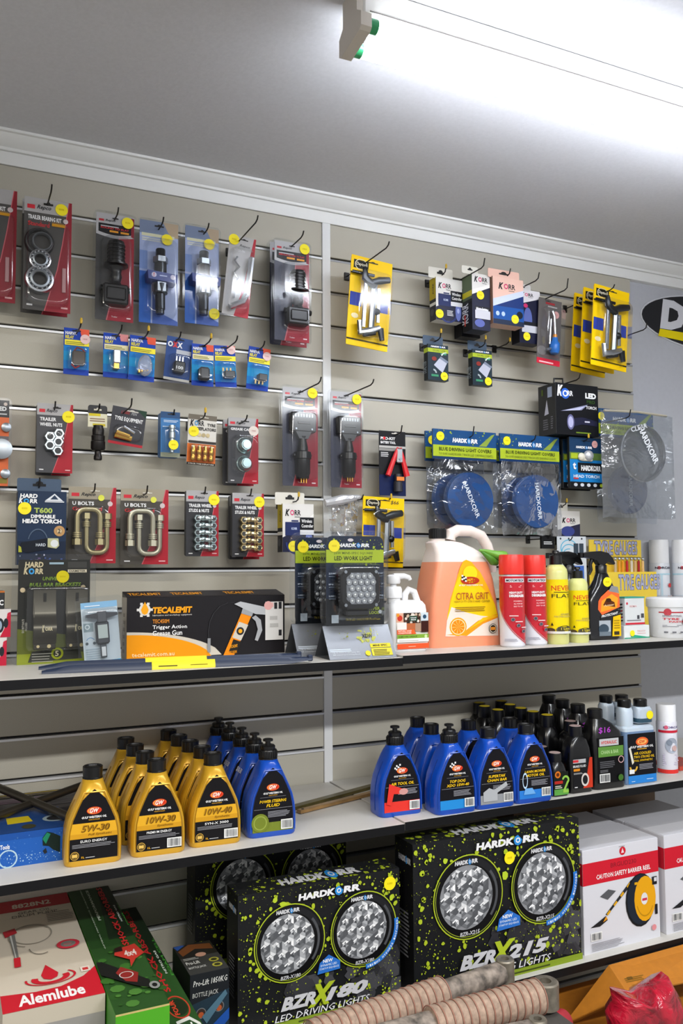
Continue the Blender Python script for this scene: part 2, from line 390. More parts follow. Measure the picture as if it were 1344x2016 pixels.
def splat(a, n, c=LIME, u0=0, v0=0, u1=1, v1=1, big=.02, where=None):
    pts, fs = [], []; k = a.W / a.H
    for i in range(n):
        u, v = random.uniform(u0, u1), random.uniform(v0, v1); r = big * random.random() ** 3 + big * .1
        if where and random.random() > where((u - u0) / (u1 - u0), (v - v0) / (v1 - v0)): continue
        m = 7; b = len(pts); ex = random.uniform(.7, 1.4); ph = random.random() * 6
        for j in range(m):
            t = 2 * PI * j / m + ph; q = r * random.uniform(.75, 1.2); pts.append((min(1, max(0, u + q * math.cos(t))), min(1, max(0, v + q * k * ex * math.sin(t)))))
        fs.append(tuple(range(b, b + m)))
    if fs: a.raw(pts, fs, c)
def slot(a, u=.5, v=.955, w=.2, h=.03, c='#2b2a29'):
    a.rect(u - w / 2, v - h * .35, u + w / 2, v + h * .25, c); a.ell(u, v + h * .2, w * .2, c, h * .5, 10)
def repco(a, t1, t2='', hd=.15, t3=None, body='#47474a', red='#a31f2c', clr='#a8a6a6'):
    a.rect(0, 0, 1, 1, body); a.rect(0, 1 - hd, 1, 1, clr)
    a.poly([(.93, 1), (1, 1), (1, 0), (.44, 0), (.70, .38), (.80, .62)], red); a.poly([(.93, 1), (.945, 1), (.82, .62), (.72, .38), (.46, 0), (.44, 0), (.70, .38), (.80, .62)], '#c8636a')
    a.rect(.06, 1 - hd * .78, .22, 1 - hd * .5, '#c9313c'); a.text('Repco', .26, 1 - hd * .82, .3, hd * .36, '#26262a', .02, .35)
    a.ell(.87, 1 - hd * 1.35, .055, '#c9bcbc', n=12)
    a.text(t1, .08, 1 - hd * 1.5, .7 if len(t1) > 9 else .45, hd * .3, WH, .03)
    if t2: a.text(t2, .08, 1 - hd * 1.95, .62 if len(t2) > 8 else .45, hd * .3, WH if not t3 else '#d33a3f', .03)
    a.rect(.08, .035, .2, .05, '#d8d8d8'); a.rect(.8, .035, .94, .05, '#e0b0b0')
def card(r, W, H, body='#47474a', th=.0012, name='backing_card', c=0):
    g = G(); g.loft([rrect(-W / 2, W / 2, 0, H, .006, y, 3) for y in (0, th)], mat(body, .5)); return g.put(name, r)
def clam(r, W, H, e=.006, th=.010, foot=False):
    g = G(); g.loft([rrect(-W / 2 - e, W / 2 + e, .0005 if foot else -e, H + e, .012, y) for y in (-.0022, th)], clear(gloss=.04)); return g.put('clear_shell', r)
# ---------------------------------------------------------------- goods in the packs
def plug_round(g, x, z0, z1, w):  # trailer adaptor: round socket over flange, ribbed grip and flip lid block
    L = z1 - z0; y = -w * .42; B = BLK
    g.lathe([(w * .46, L), (w * .50, L - .006), (w * .50, L * .66), (w * .72, L * .64), (w * .72, L * .615), (w * .46, L * .60), (w * .34, L * .56), (w * .30, L * .5), (w * .36, L * .44), (w * .28, L * .36), (w * .40, L * .3)], B, (x, y, z0), 'z', 18)
    for i in range(5): g.lathe([(w * .54, L * (.69 + .06 * i)), (w * .54, L * (.705 + .06 * i))], B, (x, y, z0), 'z', 18)
    g.box(x - w * .78, x + w * .72, y - w * .3, y + w * .36, z0, z0 + L * .32, B, w * .1)
    g.lathe([(w * .18, -w * .9), (w * .18, w * .9)], B, (x, y, z0 + L * .25), 'x', 10); g.box(x - w * .6, x + w * .55, y - w * .36, y - w * .3, z0 + .01, z0 + L * .26, B, .003)
def plug_flat(g, x, z0, z1, w):   # flat 7 pin head with cable boot and round plug
    L = z1 - z0; y = -w * .3
    g.box(x - w, x + w, y - w * .3, y + w * .28, z0 + L * .70, z1, BLK, w * .1)
    for i in range(7): g.box(x - w * .72 + i * w * .22, x - w * .62 + i * w * .22, y - w * .33, y - w * .29, z1 - L * .075, z1 - L * .03, STEEL)
    g.box(x - w * .5, x + w * .5, y - w * .36, y - w * .3, z0 + L * .82, z0 + L * .86, BLK, .001)
    for i in (-1, 1): g.lathe([(w * .07, 0), (w * .07, -.002)], STEEL, (x + i * w * .62, y - w * .3, z0 + L * .745), 'y', 8)
    g.loft([[(x + a * w * .62, y + b * w * .25, z0 + L * .71) for a, b in ((-1, -1), (1, -1), (1, 1), (-1, 1))], [(x + a * w * .34, y + b * w * .25, z0 + L * .60) for a, b in ((-1, -1), (1, -1), (1, 1), (-1, 1))]], BLK)
    g.lathe([(w * .30, L * .64), (w * .26, L * .60), (w * .40, L * .47), (w * .40, L * .42), (w * .62, L * .40), (w * .64, L * .30), (w * .56, L * .29), (w * .56, L * .08), (w * .50, L * .06), (w * .46, 0)], BLK, (x, y, z0), 'z', 18)
    g.box(x - w * .75, x + w * .7, y - w * .12, y + w * .12, z0 + L * .33, z0 + L * .38, BLK, .002)
    for i in range(3): g.lathe([(w * .05, -.012), (w * .05, 0)], BRASS, (x + (i - 1) * w * .2, y - w * .2, z0), 'z', 6)
def ringm(g, x, z, R, r, y, m, h=.012): g.lathe([(r, y), (r, y - h), (r + (R - r) * .25, y - h - .002), (R * .92, y - h - .001), (R, y - h * .7), (R, y), (r, y)], m, (x, 0, z), 'y', 26, False)
def hexnut(g, x, z, r, y, h, m):
    g.loft([[(x + r * k * math.cos(PI / 3 * i), yy, z + r * k * math.sin(PI / 3 * i)) for i in range(6)] for yy, k in ((y, 1), (y - h * .8, 1), (y - h, .86))], m)
    g.lathe([(r * .55, y - h - .0004), (r * .42, y - h * .6)], mat('#2c2f31', .5), (x, 0, z), 'y', 12)
def puller(g, W, H):  # chrome puller with two jaws laid on the card
    g0 = g; g = G()
    D_ = mat('#3b3d40', .25, 1)
    g.tube([(-.10 * W, -.02, .20 * H), (-.10 * W, -.02, .72 * H)], .05 * W, CHROME); g.tube([(.08 * W, -.022, .19 * H), (.10 * W, -.022, .74 * H)], .07 * W, STEEL, 6)
    g.tube([(.24 * W, -.02, .28 * H), (.22 * W, -.02, .66 * H)], .045 * W, CHROME); g.ball((.2 * W, -.022, .40 * H), .08 * W, D_, 10, 6)
    g.tube([(-.16 * W, -.024, .86 * H), (-.14 * W, -.026, .74 * H), (.02 * W, -.026, .69 * H), (.1 * W, -.024, .66 * H)], [.05 * W, .09 * W, .09 * W, .07 * W], D_)
    g.tube([(0, -.028, .70 * H), (.20 * W, -.028, .745 * H), (.44 * W, -.026, .78 * H)], [.06 * W, .085 * W, .07 * W], D_)
    g.tube([(-.2 * W, -.024, .26 * H), (-.18 * W, -.024, .14 * H), (.1 * W, -.026, .18 * H), (.28 * W, -.026, .225 * H)], [.07 * W, .09 * W, .08 * W, .06 * W], CHROME)
    g.tube([(-.1 * W, -.022, .12 * H), (.18 * W, -.024, .165 * H)], .06 * W, D_); g.tube([(.3 * W, -.024, .22 * H), (.36 * W, -.024, .09 * H)], [.08 * W, .06 * W], D_)
    g.tube([(-.42 * W, -.012, .80 * H), (.1 * W, -.016, .80 * H)], .035 * W, D_)
    g0.mats = g.mats; g0.V = [(x - .07 * W, y * .75, z) for x, y, z in g.V]; g0.F = g.F; g0.I = g.I
def content(fn, r, name, *a, label=None):
    g = G(); fn(g, *a); return g.put(name, r, label)

# ================================================================ top row, left board
def bearing(label, xl, xr, yt, yb, d, st, group=None, prt=True):
    r, W, H = hang('bearing_kit', label, 'spare part', xl, xr, yt, yb, d, group); card(r, W, H, '#4c4a49')
    a = Art(W, H); repco(a, 'TRAILER BEARING KIT', 'Standard', .13, 1, '#4f4d4b', '#8e2a34'); a.rect(.58, .765, .86, .79, '#e3a01a'); slot(a); a.put(r)
    if prt:
        def f(g):
            ringm(g, -.02, H * .60, .034, .026, 0, mat('#1f2022', .4)); ringm(g, -.014, H * .60, .024, .019, -.004, mat('#5c5f63', .4))
            for z, R in ((H * .435, .027), (H * .265, .0345)):
                ringm(g, -.018, z, R, R * .72, 0, CHROME, .016); ringm(g, -.018, z, R * .70, R * .45, -.006, STEEL, .014)
                for i in range(14): t = 2 * PI * i / 14; g.ball((-.018 + R * .71 * math.cos(t), -.019, z + R * .71 * math.sin(t)), .0035, CHROME, 6, 4)
        content(f, r, 'bearing_set')
        g = G(); g.box(.034, .043, -.004, 0, .05, .11, mat('#b98a8c', .3), .001); g.put('split_pin', r)
    G().dome(-W * .46, W * .46, H * .03, H * .78, .030, CLR, .02).put('blister', r)
    if st: sticker(r, W * .28, H * .925, -.001)
    return r, W, H
bearing('grey and red bearing kit card cut off by the photo edge, beside the full one', -72, 32, 368, 592, .06, 0)
bearing('grey bearing kit card tucked behind the full front bearing kit', 42, 134, 398, 620, .055, 0, prt=False)
bearing('grey and red bearing kit card with three rings and a yellow sticker', 46, 140, 393, 613, .085, 1)
hook(93, 401, .085, 102, 367, 'the bearing kit cards with three rings')
def clamshell(name, label, xl, xr, yt, yb, d, mk, st=(.82, .935), lay=0, grp=None, hk=None):
    r, W, H = hang(name, label, 'spare part', xl, xr, yt, yb, d, grp); card(r, W, H, '#3b3c46')
    a = Art(W, H); a.rect(0, 0, 1, 1, '#4a4b58' if lay else '#4b4a4a'); a.poly([(.62, 1), (1, 1), (1, 0), (.28, 0), (.55, .42)], '#9c2633'); a.poly([(.64, 1), (.62, 1), (.55, .42), (.28, 0), (.31, 0), (.58, .42)], '#c46a70')
    n = 8; arc = [(i / n, .80 - .025 * math.sin(PI * i / n)) for i in range(n + 1)]
    a.poly([(0, 1)] + arc + [(1, 1)], '#b9b7b8'); a.rect(.07, .925, .2, .945, '#c9313c'); a.text('Repco', .24, .922, .26, .026, '#2a2a2e', .02, .3)
    arc2 = [(.06 + .86 * i / n, .825 - .022 * math.sin(PI * i / n)) for i in range(n + 1)]
    a.poly([(.06, .905), *arc2, (.92, .905)], '#19191c'); a.poly([(.92, .99), (1, .985), (1, .8), (.92, .81)], '#8b2532'); a.lines(.12, .876, .5, .018, 1, '#c8c8c8')
    a.text('SEMI-FLAT ROUND TO FLAT' if lay else 'ROUND TO FLAT', .12, .856, .74, .018, '#d8343a', .02); a.rect(.35, .828, .58, .846, '#e39a2c'); a.rect(.64, .826, .86, .844, '#e39a2c')
    a.text('Trailer', .42, .03, .16, .014, '#e8cfd0', .01); a.rect(.82, .028, .93, .04, '#e8cfd0'); slot(a, .5, .962, .16, .018); a.put(r)
    c = content(mk, r, 'trailer_plug', W, H); clam(r, W, H)
    G().dome(-W * .40, W * .42, H * .05, H * .77, .034, CLR, .016).put('blister', r)
    if st: sticker(r, (st[0] - .5) * W, st[1] * H, -.003)
    if hk: hook(*hk[:5], hk[5])
    return r
rnd = lambda g, W, H: plug_round(g, .0, H * .13, H * .72, W * .44)
rnd2 = lambda g, W, H: plug_round(g, .01, H * .15, H * .69, W * .42)
fl = lambda g, W, H: plug_flat(g, W * .02, H * .07, H * .74, W * .36)
clamshell('trailer_adaptor', 'black round trailer adaptor in a red and grey clamshell beside the bearing kits', 188, 263, 423, 632, .07, rnd, hk=(225, 431, .07, 233, 410, 'the round trailer adaptor beside the bearing kits'))
clamshell('trailer_adaptor', 'rearmost of two black trailer adaptors near the strip, mostly hidden clamshell', 531, 603, 482, 681, .03, rnd2, None, 1)
clamshell('trailer_adaptor', 'front black trailer adaptor in a chrome lit clamshell just before the white strip', 540, 608, 478, 672, .115, rnd2, (.86, .95), 1, hk=(573, 483, .115, 597, 458, 'the chrome lit trailer adaptor before the white strip'))
clamshell('trailer_plug_pack', 'flat seven pin trailer plug in a clamshell hanging over the white joint strip', 556, 625, 764, 957, .07, fl, (.84, .955), 1, hk=(588, 771, .07, 632, 742, 'the seven pin plug over the joint strip'))
clamshell('trailer_plug_pack', 'flat seven pin trailer plug in a clamshell just right of the joint strip', 651, 711, 772, 960, .07, lambda g, W, H: plug_flat(g, W * .02, H * .10, H * .73, W * .38), (.84, .93), 1, hk=(679, 777, .07, 735, 750, 'the seven pin plug just past the joint strip'))
def bluepack(label, xl, xr, yt, yb, d, st, hk):
    r, W, H = hang('hose_coupling_pack', label, 'spare part', xl, xr, yt, yb, d); card(r, W, H, '#3c55a0')
    a = Art(W, H); a.rect(0, 0, 1, 1, '#a6b3d8'); a.rect(0, .87, 1, 1, '#7d8aa6'); a.poly([(.6, 1), (1, 1), (1, .86), (.8, .86)], '#b9a489'); a.rect(.05, .845, .9, .875, '#d8d6b4'); a.lines(.06, .80, .8, .04, 2, '#e2e0c8')
    a.rect(0, 0, .30, .50, '#2a5fb4'); a.poly([(.34, .30), (.34, 0), (1, 0), (1, .04), (.6, .10), (.45, .18)], '#4560a8'); a.rect(0, .52, .2, .70, '#7f97cc'); slot(a, .5, .955, .24, .024); a.put(r)
    def f(g):
        c = mat('#2f3236', .2, .8); z = H * .08
        g.lathe([(.011, 0), (.011, .01), (.013, .012), (.013, .05), (.018, .052), (.019, .075), (.014, .08), (.012, .10), (.016, .104), (.016, .13), (.012, .132), (.0125, .165), (.011, .168)], c, (0, -.018, z), 'z', 16)
        g.loft([[(.0205 * math.cos(PI / 3 * i), -.018 + .0205 * math.sin(PI / 3 * i), z + q) for i in range(6)] for q in (.055, .078)], STEEL)
        g.loft([[(.019 * math.cos(PI / 3 * i), -.018 + .019 * math.sin(PI / 3 * i), z + q) for i in range(6)] for q in (.132, .146)], STEEL)
    content(f, r, 'coupling')
    g = G(); zz = H * .42
    g.loft([[(x, y, z + zz) for x, z in ((-.037, .012), (.039, .008), (.037, -.014), (-.035, -.010))] for y in (-.041, 0)], mat('#2b3f86', .4)); b = g.put('paper_band', r)
    a = Art(.07, .02, lambda x, z, l: (x - .035, -.041 - l, z + zz - .01)); a.ell(.2, .55, .09, '#c9c4d8'); a.ell(.88, .5, .09, '#c9c4d8'); a.text('!', .18, .3, .03, .5, '#d0402e'); a.lines(.4, .45, .3, .3, 1, '#b8c2e4'); a.put(b)
    clam(r, W, H, .005, .006); G().dome(-W * .42, W * .42, H * .04, H * .8, .044, CLR, .016).put('blister', r)
    sticker(r, W * .2, H * .83, -.004)
    if st: sticker(r, W * .36, H * .12, -.004)
    hook(*hk, 'the blue coupling blister ' + label.split(' blister ')[1])
bluepack('hose coupling in a blue blister with one yellow sticker', 274, 350, 437, 638, .07, 0, (312, 449, .07, 322, 430))
bluepack('hose coupling in a blue blister with two yellow stickers', 364, 430, 448, 639, .07, 1, (401, 458, .07, 411, 441))
# hitch pin card, hanging crooked
r, W, H = hang('hitch_pin_pack', 'bent chrome hitch pin on a crooked grey and red card', 'spare part', 436, 488, 462, 622, .09, roll=math.radians(6)); card(r, W, H, '#9b9897')
a = Art(W, H); a.rect(0, 0, 1, 1, '#b4b2b1'); a.poly([(.92, 1), (1, 1), (1, 0), (.45, 0), (.7, .4)], '#b0303b'); a.text('Repco', .4, .86, .4, .035, '#4a4a4c', .02, .3); a.text('HITCH PIN', .22, .80, .4, .03, '#dcdcdc', .02); slot(a, .55, .955, .3, .02); a.put(r)
def f(g):
    g.tube([(.026, -.012, H * .74), (.024, -.012, H * .30), (.014, -.012, H * .18), (-.02, -.012, H * .08)], .008, CHROME)
    g.tube([(-.012, -.008, H * .72), (-.018, -.008, H * .66), (-.004, -.008, H * .6), (-.016, -.008, H * .52), (-.006, -.008, H * .45), (-.012, -.008, H * .38), (-.01, -.008, H * .2)], .0028, CHROME, 6)
content(f, r, 'hitch_pin'); G().dome(-W * .44, W * .44, H * .03, H * .84, .026, CLR, .016).put('blister', r); sticker(r, -W * .34, H * .93, -.002)
hook(470, 472, .09, 507, 435, 'the crooked hitch pin card')

# ================================================================ second row: small relay cards
def relay(label, xl, xr, yt, yb, d, kind, hk, roll=0, dot=None):
    r, W, H = hang('relay_pack', label, 'spare part', xl, xr, yt, yb, d, None, math.radians(roll)); card(r, W, H, '#14379c')
    a = Art(W, H)
    if kind == 'obx':
        a.rect(0, 0, 1, 1, '#2c4a86'); a.text('O', .05, .76, .2, .13, WH, .05); a.text('x', .24, .76, .2, .13, '#d0403f', .05); a.text('X', .42, .76, .2, .13, WH, .05); a.rect(.4, .62, .98, .72, '#b9bdc6'); a.rect(0, 0, 1, .06, '#b7b6b0')
    else:
        a.rect(0, 0, 1, 1, '#0f3da6'); a.rect(0, .12, 1, .62, '#1179c4'); a.rect(0, .3, 1, .5, '#1490c8'); a.poly([(.62, 1), (1, 1), (1, .84), (.7, .84)], {'pale': '#d98c8c'}.get(kind, '#e2583c'))
        a.text('NARVA', .06, .855, .45, .07, WH, .04); a.text('RELAY', .06, .77, .34, .07, '#f2e33a', .04); a.rect(.04, .63, 1, .75, '#f1e23c' if kind not in ('pale', 'cream') else '#e6ddb0'); a.lines(.08, .655, .8, .07, 2, '#8a8430')
    slot(a, .5, .95, .34, .045, '#1b1d26'); a.put(r)
    def f(g):
        if kind == 'buzz': g.box(-.011, .019, -.022, 0, H * .2, H * .48, mat('#3a2a1c', .5), .002); g.tube([(-.01, -.01, H * .45), (.0, -.016, H * .56), (.012, -.012, H * .54), (.02, -.01, H * .48)], .002, mat('#8c1f22', .5)); g.tube([(-.012, -.01, H * .2), (-.004, -.014, H * .12), (.006, -.01, H * .18)], .0022, mat('#a3202a', .5))
        elif kind in ('pale',): g.box(-.009, .009, -.022, 0, H * .3, H * .6, CHROME, .002); g.box(-.008, .006, -.02, 0, H * .17, H * .3, BRASS, .001)
        elif kind == 'bag':
            g.ball((.006, -.012, H * .33), (.018, .012, .028), clear('#eef2ff', .2, .25, .6), 10, 7)
            for i in range(4): g.box(-.012 + .007 * i, -.007 + .007 * i, -.02, -.006, H * .14 + .003 * i, H * .22, BRASS, .001)
        elif kind == 'obx': g.box(-.013, .016, -.022, 0, H * .16, H * .42, BLK, .003); [g.box(-.009 + .008 * i, -.005 + .008 * i, -.014, -.01, H * .42, H * .54, CHROME) for i in range(3)]
        elif kind == 'cream': g.box(-.014, .014, -.024, 0, H * .1, H * .42, mat('#232326', .4), .005); [g.box(.014, .022, -.012, -.009, H * .14 + .012 * i, H * .16 + .012 * i, CHROME) for i in range(2)]
        else: g.box(-.008 if kind == 'a' else -.004, .021, -.022, 0, H * .2, H * .36, BLK, .002); [g.box(-.012 + .01 * i, -.008 + .01 * i, -.014, -.01, H * (.36 if kind == 'a' else .12), H * (.44 if kind == 'a' else .22), mat('#b9a070', .4, .6)) for i in range(3)]
    o = content(f, r, 'relay_unit')
    if kind == 'obx': a = Art(.026, .012, lambda x, z, l: (x - .011, -.0222 - l, z + H * .22)); a.text('100', .1, .1, .7, .7, WH, .03); a.put(o)
    G().dome(-W * .38, W * .42, H * .08, H * .6, .026, CLR, .008).put('blister', r)
    if dot: sticker(r, W * dot[0], H * dot[1], -.002, .012, '#e6c3bf')
    hook(*hk[:5], 'the ' + label.replace(' and yellow', '').split(', second')[0].replace(' before the strip', ''), len(hk) > 5)
for args in (('dark buzzer with red leads on a blue and yellow card', 125, 175, 647, 738, .06, 'buzz', (150, 654, .06, 160, 632, 1), 0, (.34, .78)),
             ('silver relay on a pale blue card', 203, 252, 657, 744, .06, 'pale', (228, 662, .06, 240, 644)),
             ('bagged relay with brass pins on a royal blue card', 252, 303, 662, 750, .07, 'bag', (281, 665, .07, 292, 645, 1), 2),
             ('black fuse relay on a plain navy card', 321, 372, 664, 750, .06, 'obx', (346, 669, .06, 356, 655), 5),
             ('dark square relay on a turquoise card with a cream band', 377, 420, 678, 760, .07, 'cream', (402, 678, .07, 415, 662, 1)),
             ('black flasher relay on a blue card, second from the end of the small cards', 424, 466, 681, 762, .07, 'a', (447, 683, .07, 467, 668), -3, (.3, .9)),
             ('black relay on the last small blue card before the strip', 484, 527, 684, 768, .06, 'b', (507, 687, .06, 520, 676), 4, (.34, .82))):
    relay(*args)
# ================================================================ third row, left board
r, W, H = hang('orange_tool_pack', 'orange and black tool blister cut off by the photo edge', 'tool', -60, 17, 786, 956, .06); card(r, W, H, '#d8602e')
a = Art(W, H); a.rect(0, 0, 1, 1, '#dd6a35'); a.rect(0, .80, 1, 1, '#26262a'); a.rect(0, .53, 1, .58, '#6b6566'); a.text('LED', .66, .875, .27, .05, WH, .04); a.lines(.66, .83, .3, .03, 1, '#c8c8c8'); a.ell(.9, .955, .05, '#c9b9ae', n=10); a.rect(.3, .03, .98, .09, '#8a7a2a'); a.put(r)
g = G(); [g.lathe([(.011, 0), (.011, -.01), (.006, -.012)], STEEL, (x, 0, z), 'y', 14) for x, z in ((.036, H * .68), (.036, H * .14))]; g.lathe([(.024, 0), (.024, -.02), (.014, -.022)], STEEL, (.026, 0, H * .42), 'y', 20); g.put('socket_set', r); clam(r, W, H)
def wheelnuts(label, xl, xr, yt, yb, d, full):
    r, W, H = hang('wheel_nut_pack', label, 'spare part', xl, xr, yt, yb, d, 'wheel nut packs'); card(r, W, H, '#4a4a4c', .014)
    a = Art(W, H); repco(a, 'TRAILER', 'WHEEL NUTS', .17); slot(a, .55, .94, .22, .03); a.put(r)
    if not full: return
    g = G()
    for u, v in ((.60, .56), (.35, .51), (.58, .44), (.35, .385), (.57, .31)): hexnut(g, (u - .5) * W, v * H, .0135, -.001, .016, ZINC)
    g.put('wheel_nuts', r); G().dome(-W * .28, W * .28, H * .24, H * .63, .022, CLR, .02).put('blister', r); sticker(r, W * .37, H * .82, -.001)
wheelnuts('grey and red wheel nut pack hidden behind the five nut pack', 71, 139, 797, 936, .045, 0)
wheelnuts('grey and red pack with five zinc wheel nuts and a yellow sticker', 72, 143, 795, 931, .075, 1)
hook(107, 803, .075, 109, 790, 'the five wheel nut packs')
r, W, H = hang('impact_joint_tool', 'black steel swivel socket joint on a small black and cream hanger card', 'tool', 173, 211, 798, 841, .06); card(r, W, H, '#17171a')
a = Art(W, H); a.rect(0, 0, 1, .62, '#ded9bc'); a.rect(.05, .5, .65, .62, '#d8c425'); a.lines(.1, .25, .8, .2, 2, '#8d6f58'); a.rect(.25, .05, .9, .16, '#c9b52a'); slot(a, .5, .8, .4, .12, '#d0cbb8'); a.put(r)
g = G(); g.lathe([(.008, -.084), (.010, -.082), (.010, -.074), (.008, -.07), (.008, -.062), (.0145, -.060), (.0175, -.055), (.0175, -.038), (.016, -.036), (.0165, -.024), (.014, -.022), (.0145, -.008), (.012, -.002), (.012, .002)], mat('#2a2726', .35, .7), (0, -.012, 0), 'z', 20); g.put('swivel_joint', r)
hook(192, 806, .06, 196, 795, 'the black swivel joint')
r, W, H = hang('tyre_valve_pack', 'tilted dark card of brass tyre valves lettered tyre equipment', 'spare part', 212, 280, 803, 877, .07, None, math.radians(7)); card(r, W, H, '#35353a')
a = Art(W, H); a.rect(0, 0, 1, 1, '#3b3b40'); a.poly([(.7, 1), (1, 1), (1, .8)], '#1d3b2a'); a.rect(0, 0, 1, .07, '#b3202e'); a.text('LUBE', .26, .83, .26, .08, '#8c2a2c', .03, .2); a.text('PEN', .56, .83, .16, .07, '#9a9a9a', .02, .2); a.text('TYRE EQUIPMENT', .1, .62, .82, .13, WH, .03); slot(a, .58, .93, .35, .05, '#c9c5ba'); a.put(r)
g = G(); g.tube([(-.03, -.008, H * .22), (.012, -.008, H * .19)], .0065, BRASS); g.tube([(-.028, -.014, H * .30), (.006, -.013, H * .24)], .005, BRASS); g.tube([(-.012, -.018, H * .46), (.016, -.016, H * .34)], .0035, CHROME); g.put('valves', r)
G().dome(-W * .40, W * .44, H * .12, H * .54, .02, CLR, .014).put('blister', r); hook(243, 810, .07, 259, 784, 'the tilted tyre equipment card')
r, W, H = hang('air_fitting_pack', 'narrow blue blister of a steel air fitting with a yellow sticker low down', 'spare part', 316, 354, 811, 900, .085); card(r, W, H, '#2f5f94', .03)
a = Art(W, H); a.rect(0, 0, 1, 1, '#3d74ab'); a.rect(0, .86, 1, 1, '#2b4d78'); a.lines(.15, .77, .8, .06, 2, '#c8d6e6'); a.lines(.1, .66, .5, .04, 1, '#b8cbe0'); a.rect(0, 0, 1, .1, '#8b8f7a'); slot(a, .55, .95, .4, .04); a.put(r)
g = G(); g.lathe([(.005, 0), (.005, .01), (.008, .012), (.008, .026), (.006, .028), (.006, .034), (.0085, .036), (.0085, .05), (.0065, .052), (.0065, .058), (.008, .06), (.008, .068)], ZINC, (.002, -.010, H * .1), 'z', 14); g.put('fitting', r)
G().dome(-W * .44, W * .46, H * .03, H * .68, .02, CLR, .01).put('blister', r); sticker(r, .003, H * .25, -.021, .0125); hook(341, 815, .085, 343, 806, 'the narrow blue air fitting pack')
r, W, H = hang('tyre_deflator_pack', 'white and orange pack of four brass tyre deflators', 'spare part', 367, 423, 817, 916, .085, None, math.radians(2.2)); card(r, W, H, '#c9c4bc', .006)
a = Art(W, H); a.rect(0, 0, 1, 1, '#d5d1c8'); a.rect(0, 0, 1, .42, '#e0742c'); a.rect(0, 0, 1, .05, '#2a2523'); a.rect(0, .9, 1, 1, '#6d6558'); a.rect(.03, .43, 1, .48, '#37332e'); korr(a, .06, .78, .5, .1, '#1c1c20', '#3a9ad6'); a.text('TYRE', .66, .78, .3, .06, '#2e2c2a', .03); a.text('DEFLATORS', .3, .69, .68, .06, '#2e2c2a', .03)
a.ell(.4, .6, .07, '#c9b68a'); a.ell(.55, .6, .07, '#b7a67c'); a.ell(.7, .6, .07, '#c9b68a'); a.text('4 PACK TYRE DEFLATORS', .05, .01, .9, .025, '#e8e2d6', .02); slot(a, .55, .95, .3, .03, '#c9c5b6'); a.put(r)
g = G()
for i in range(4): g.lathe([(.005, 0), (.0065, .003), (.0065, .010), (.0055, .012), (.0055, .016), (.0068, .018), (.0068, .028), (.0055, .03), (.0055, .036), (.003, .040)], BRASS, ((-.32 + .21 * i) * W, -.009, H * .08), 'z', 14)
g.put('deflators', r); G().dome(-W * .46, W * .46, H * .05, H * .43, .02, CLR, .006).put('blister', r); sticker(r, -W * .30, H * .66, -.001, .0135); hook(389, 826, .085, 404, 806, 'the tyre deflator pack', True)
def gcap(label, xl, xr, yt, yb, d, full):
    r, W, H = hang('grease_cap_pack', label, 'spare part', xl, xr, yt, yb, d, 'grease cap packs'); card(r, W, H, '#454547', .008)
    a = Art(W, H); repco(a, 'GREASE CAPS', '', .13); slot(a, .55, .95, .28, .025); a.put(r)
    if not full: return
    for v in (.58, .30):
        g = G(); g.lathe([(.0215, 0), (.0215, -.004), (.019, -.006), (.018, -.014), (.013, -.021), (.0115, -.021), (.0105, -.024), (0.0002, -.024)], mat('#a9bdbd', .25, .9), (.002, 0, H * v), 'y', 28); g.put('grease_cap', r)
    G().dome(-W * .42, W * .46, H * .12, H * .74, .03, CLR, .02).put('blister', r); sticker(r, W * .34, H * .81, -.001, .0135, '#ddd0c6')
gcap('grease cap pack almost hidden behind the front pair of domed caps', 439, 499, 828, 956, .05, 0)
gcap('grey and red pack with two domed zinc grease caps', 449, 508, 823, 952, .085, 1); hook(471, 831, .085, 486, 817, 'the domed grease cap packs')

# ================================================================ fourth row, left board
def box(r, W, H, D, body, c=.0012, name='carton'):
    return G().box(-W / 2, W / 2, 0, D, 0, H, mat(body, .45), c).put(name, r)
def tab(r, W, H, x0, x1, h, body, y=.004, hole='#2b2a29', hw=.3):
    g = G(); g.loft([rrect(x0, x1, H - .003, H + h, .004, q, 3) for q in (y, y + .001)], mat(body, .5)); o = g.put('hang_tab', r)
    a = Art(x1 - x0, h, lambda x, z, l: (x0 + x, y - l, H + z)); a.rect(.5 - hw / 2, .38, .5 + hw / 2, .58, hole); a.ell(.5, .58, hw * .3, hole, .22, 10); a.put(o)
r, W, H = hang('head_torch_box', 'dark navy hanging box of a head torch with a yellow sticker', 'box', 34, 130, 967, 1112, .10); D = .045
box(r, W, H, D, '#182840'); tab(r, W, H, -W / 2 - .002, W / 2 - .012, .030, '#2f4660', .004, '#14161a', .3)
a = Art(W, H); a.rect(0, 0, 1, 1, '#1c2e48'); a.rect(0, 0, 1, .32, '#15233a'); hardkorr2(a, .02, .83, .38, .13); a.text('T600', .33, .70, .38, .075, '#a9bb5b', .04); a.text('DIMMABLE', .27, .63, .5, .05, WH, .04); a.text('HEAD TORCH', .1, .56, .8, .06, WH, .05)
a.poly([(.55, .87), (.75, .97), (.93, .87)], '#d9dde2'); a.rect(.55, .85, .95, .866, '#c9cdd2'); a.poly([(.66, .89), (.75, .95), (.83, .89)], '#24364e')
a.ring(.86, .46, .06, .115, '#b98f5c', n=24); a.ell(.86, .46, .055, '#c9b28c'); a.text('2', .83, .43, .05, .06, '#1c1c20', .03)
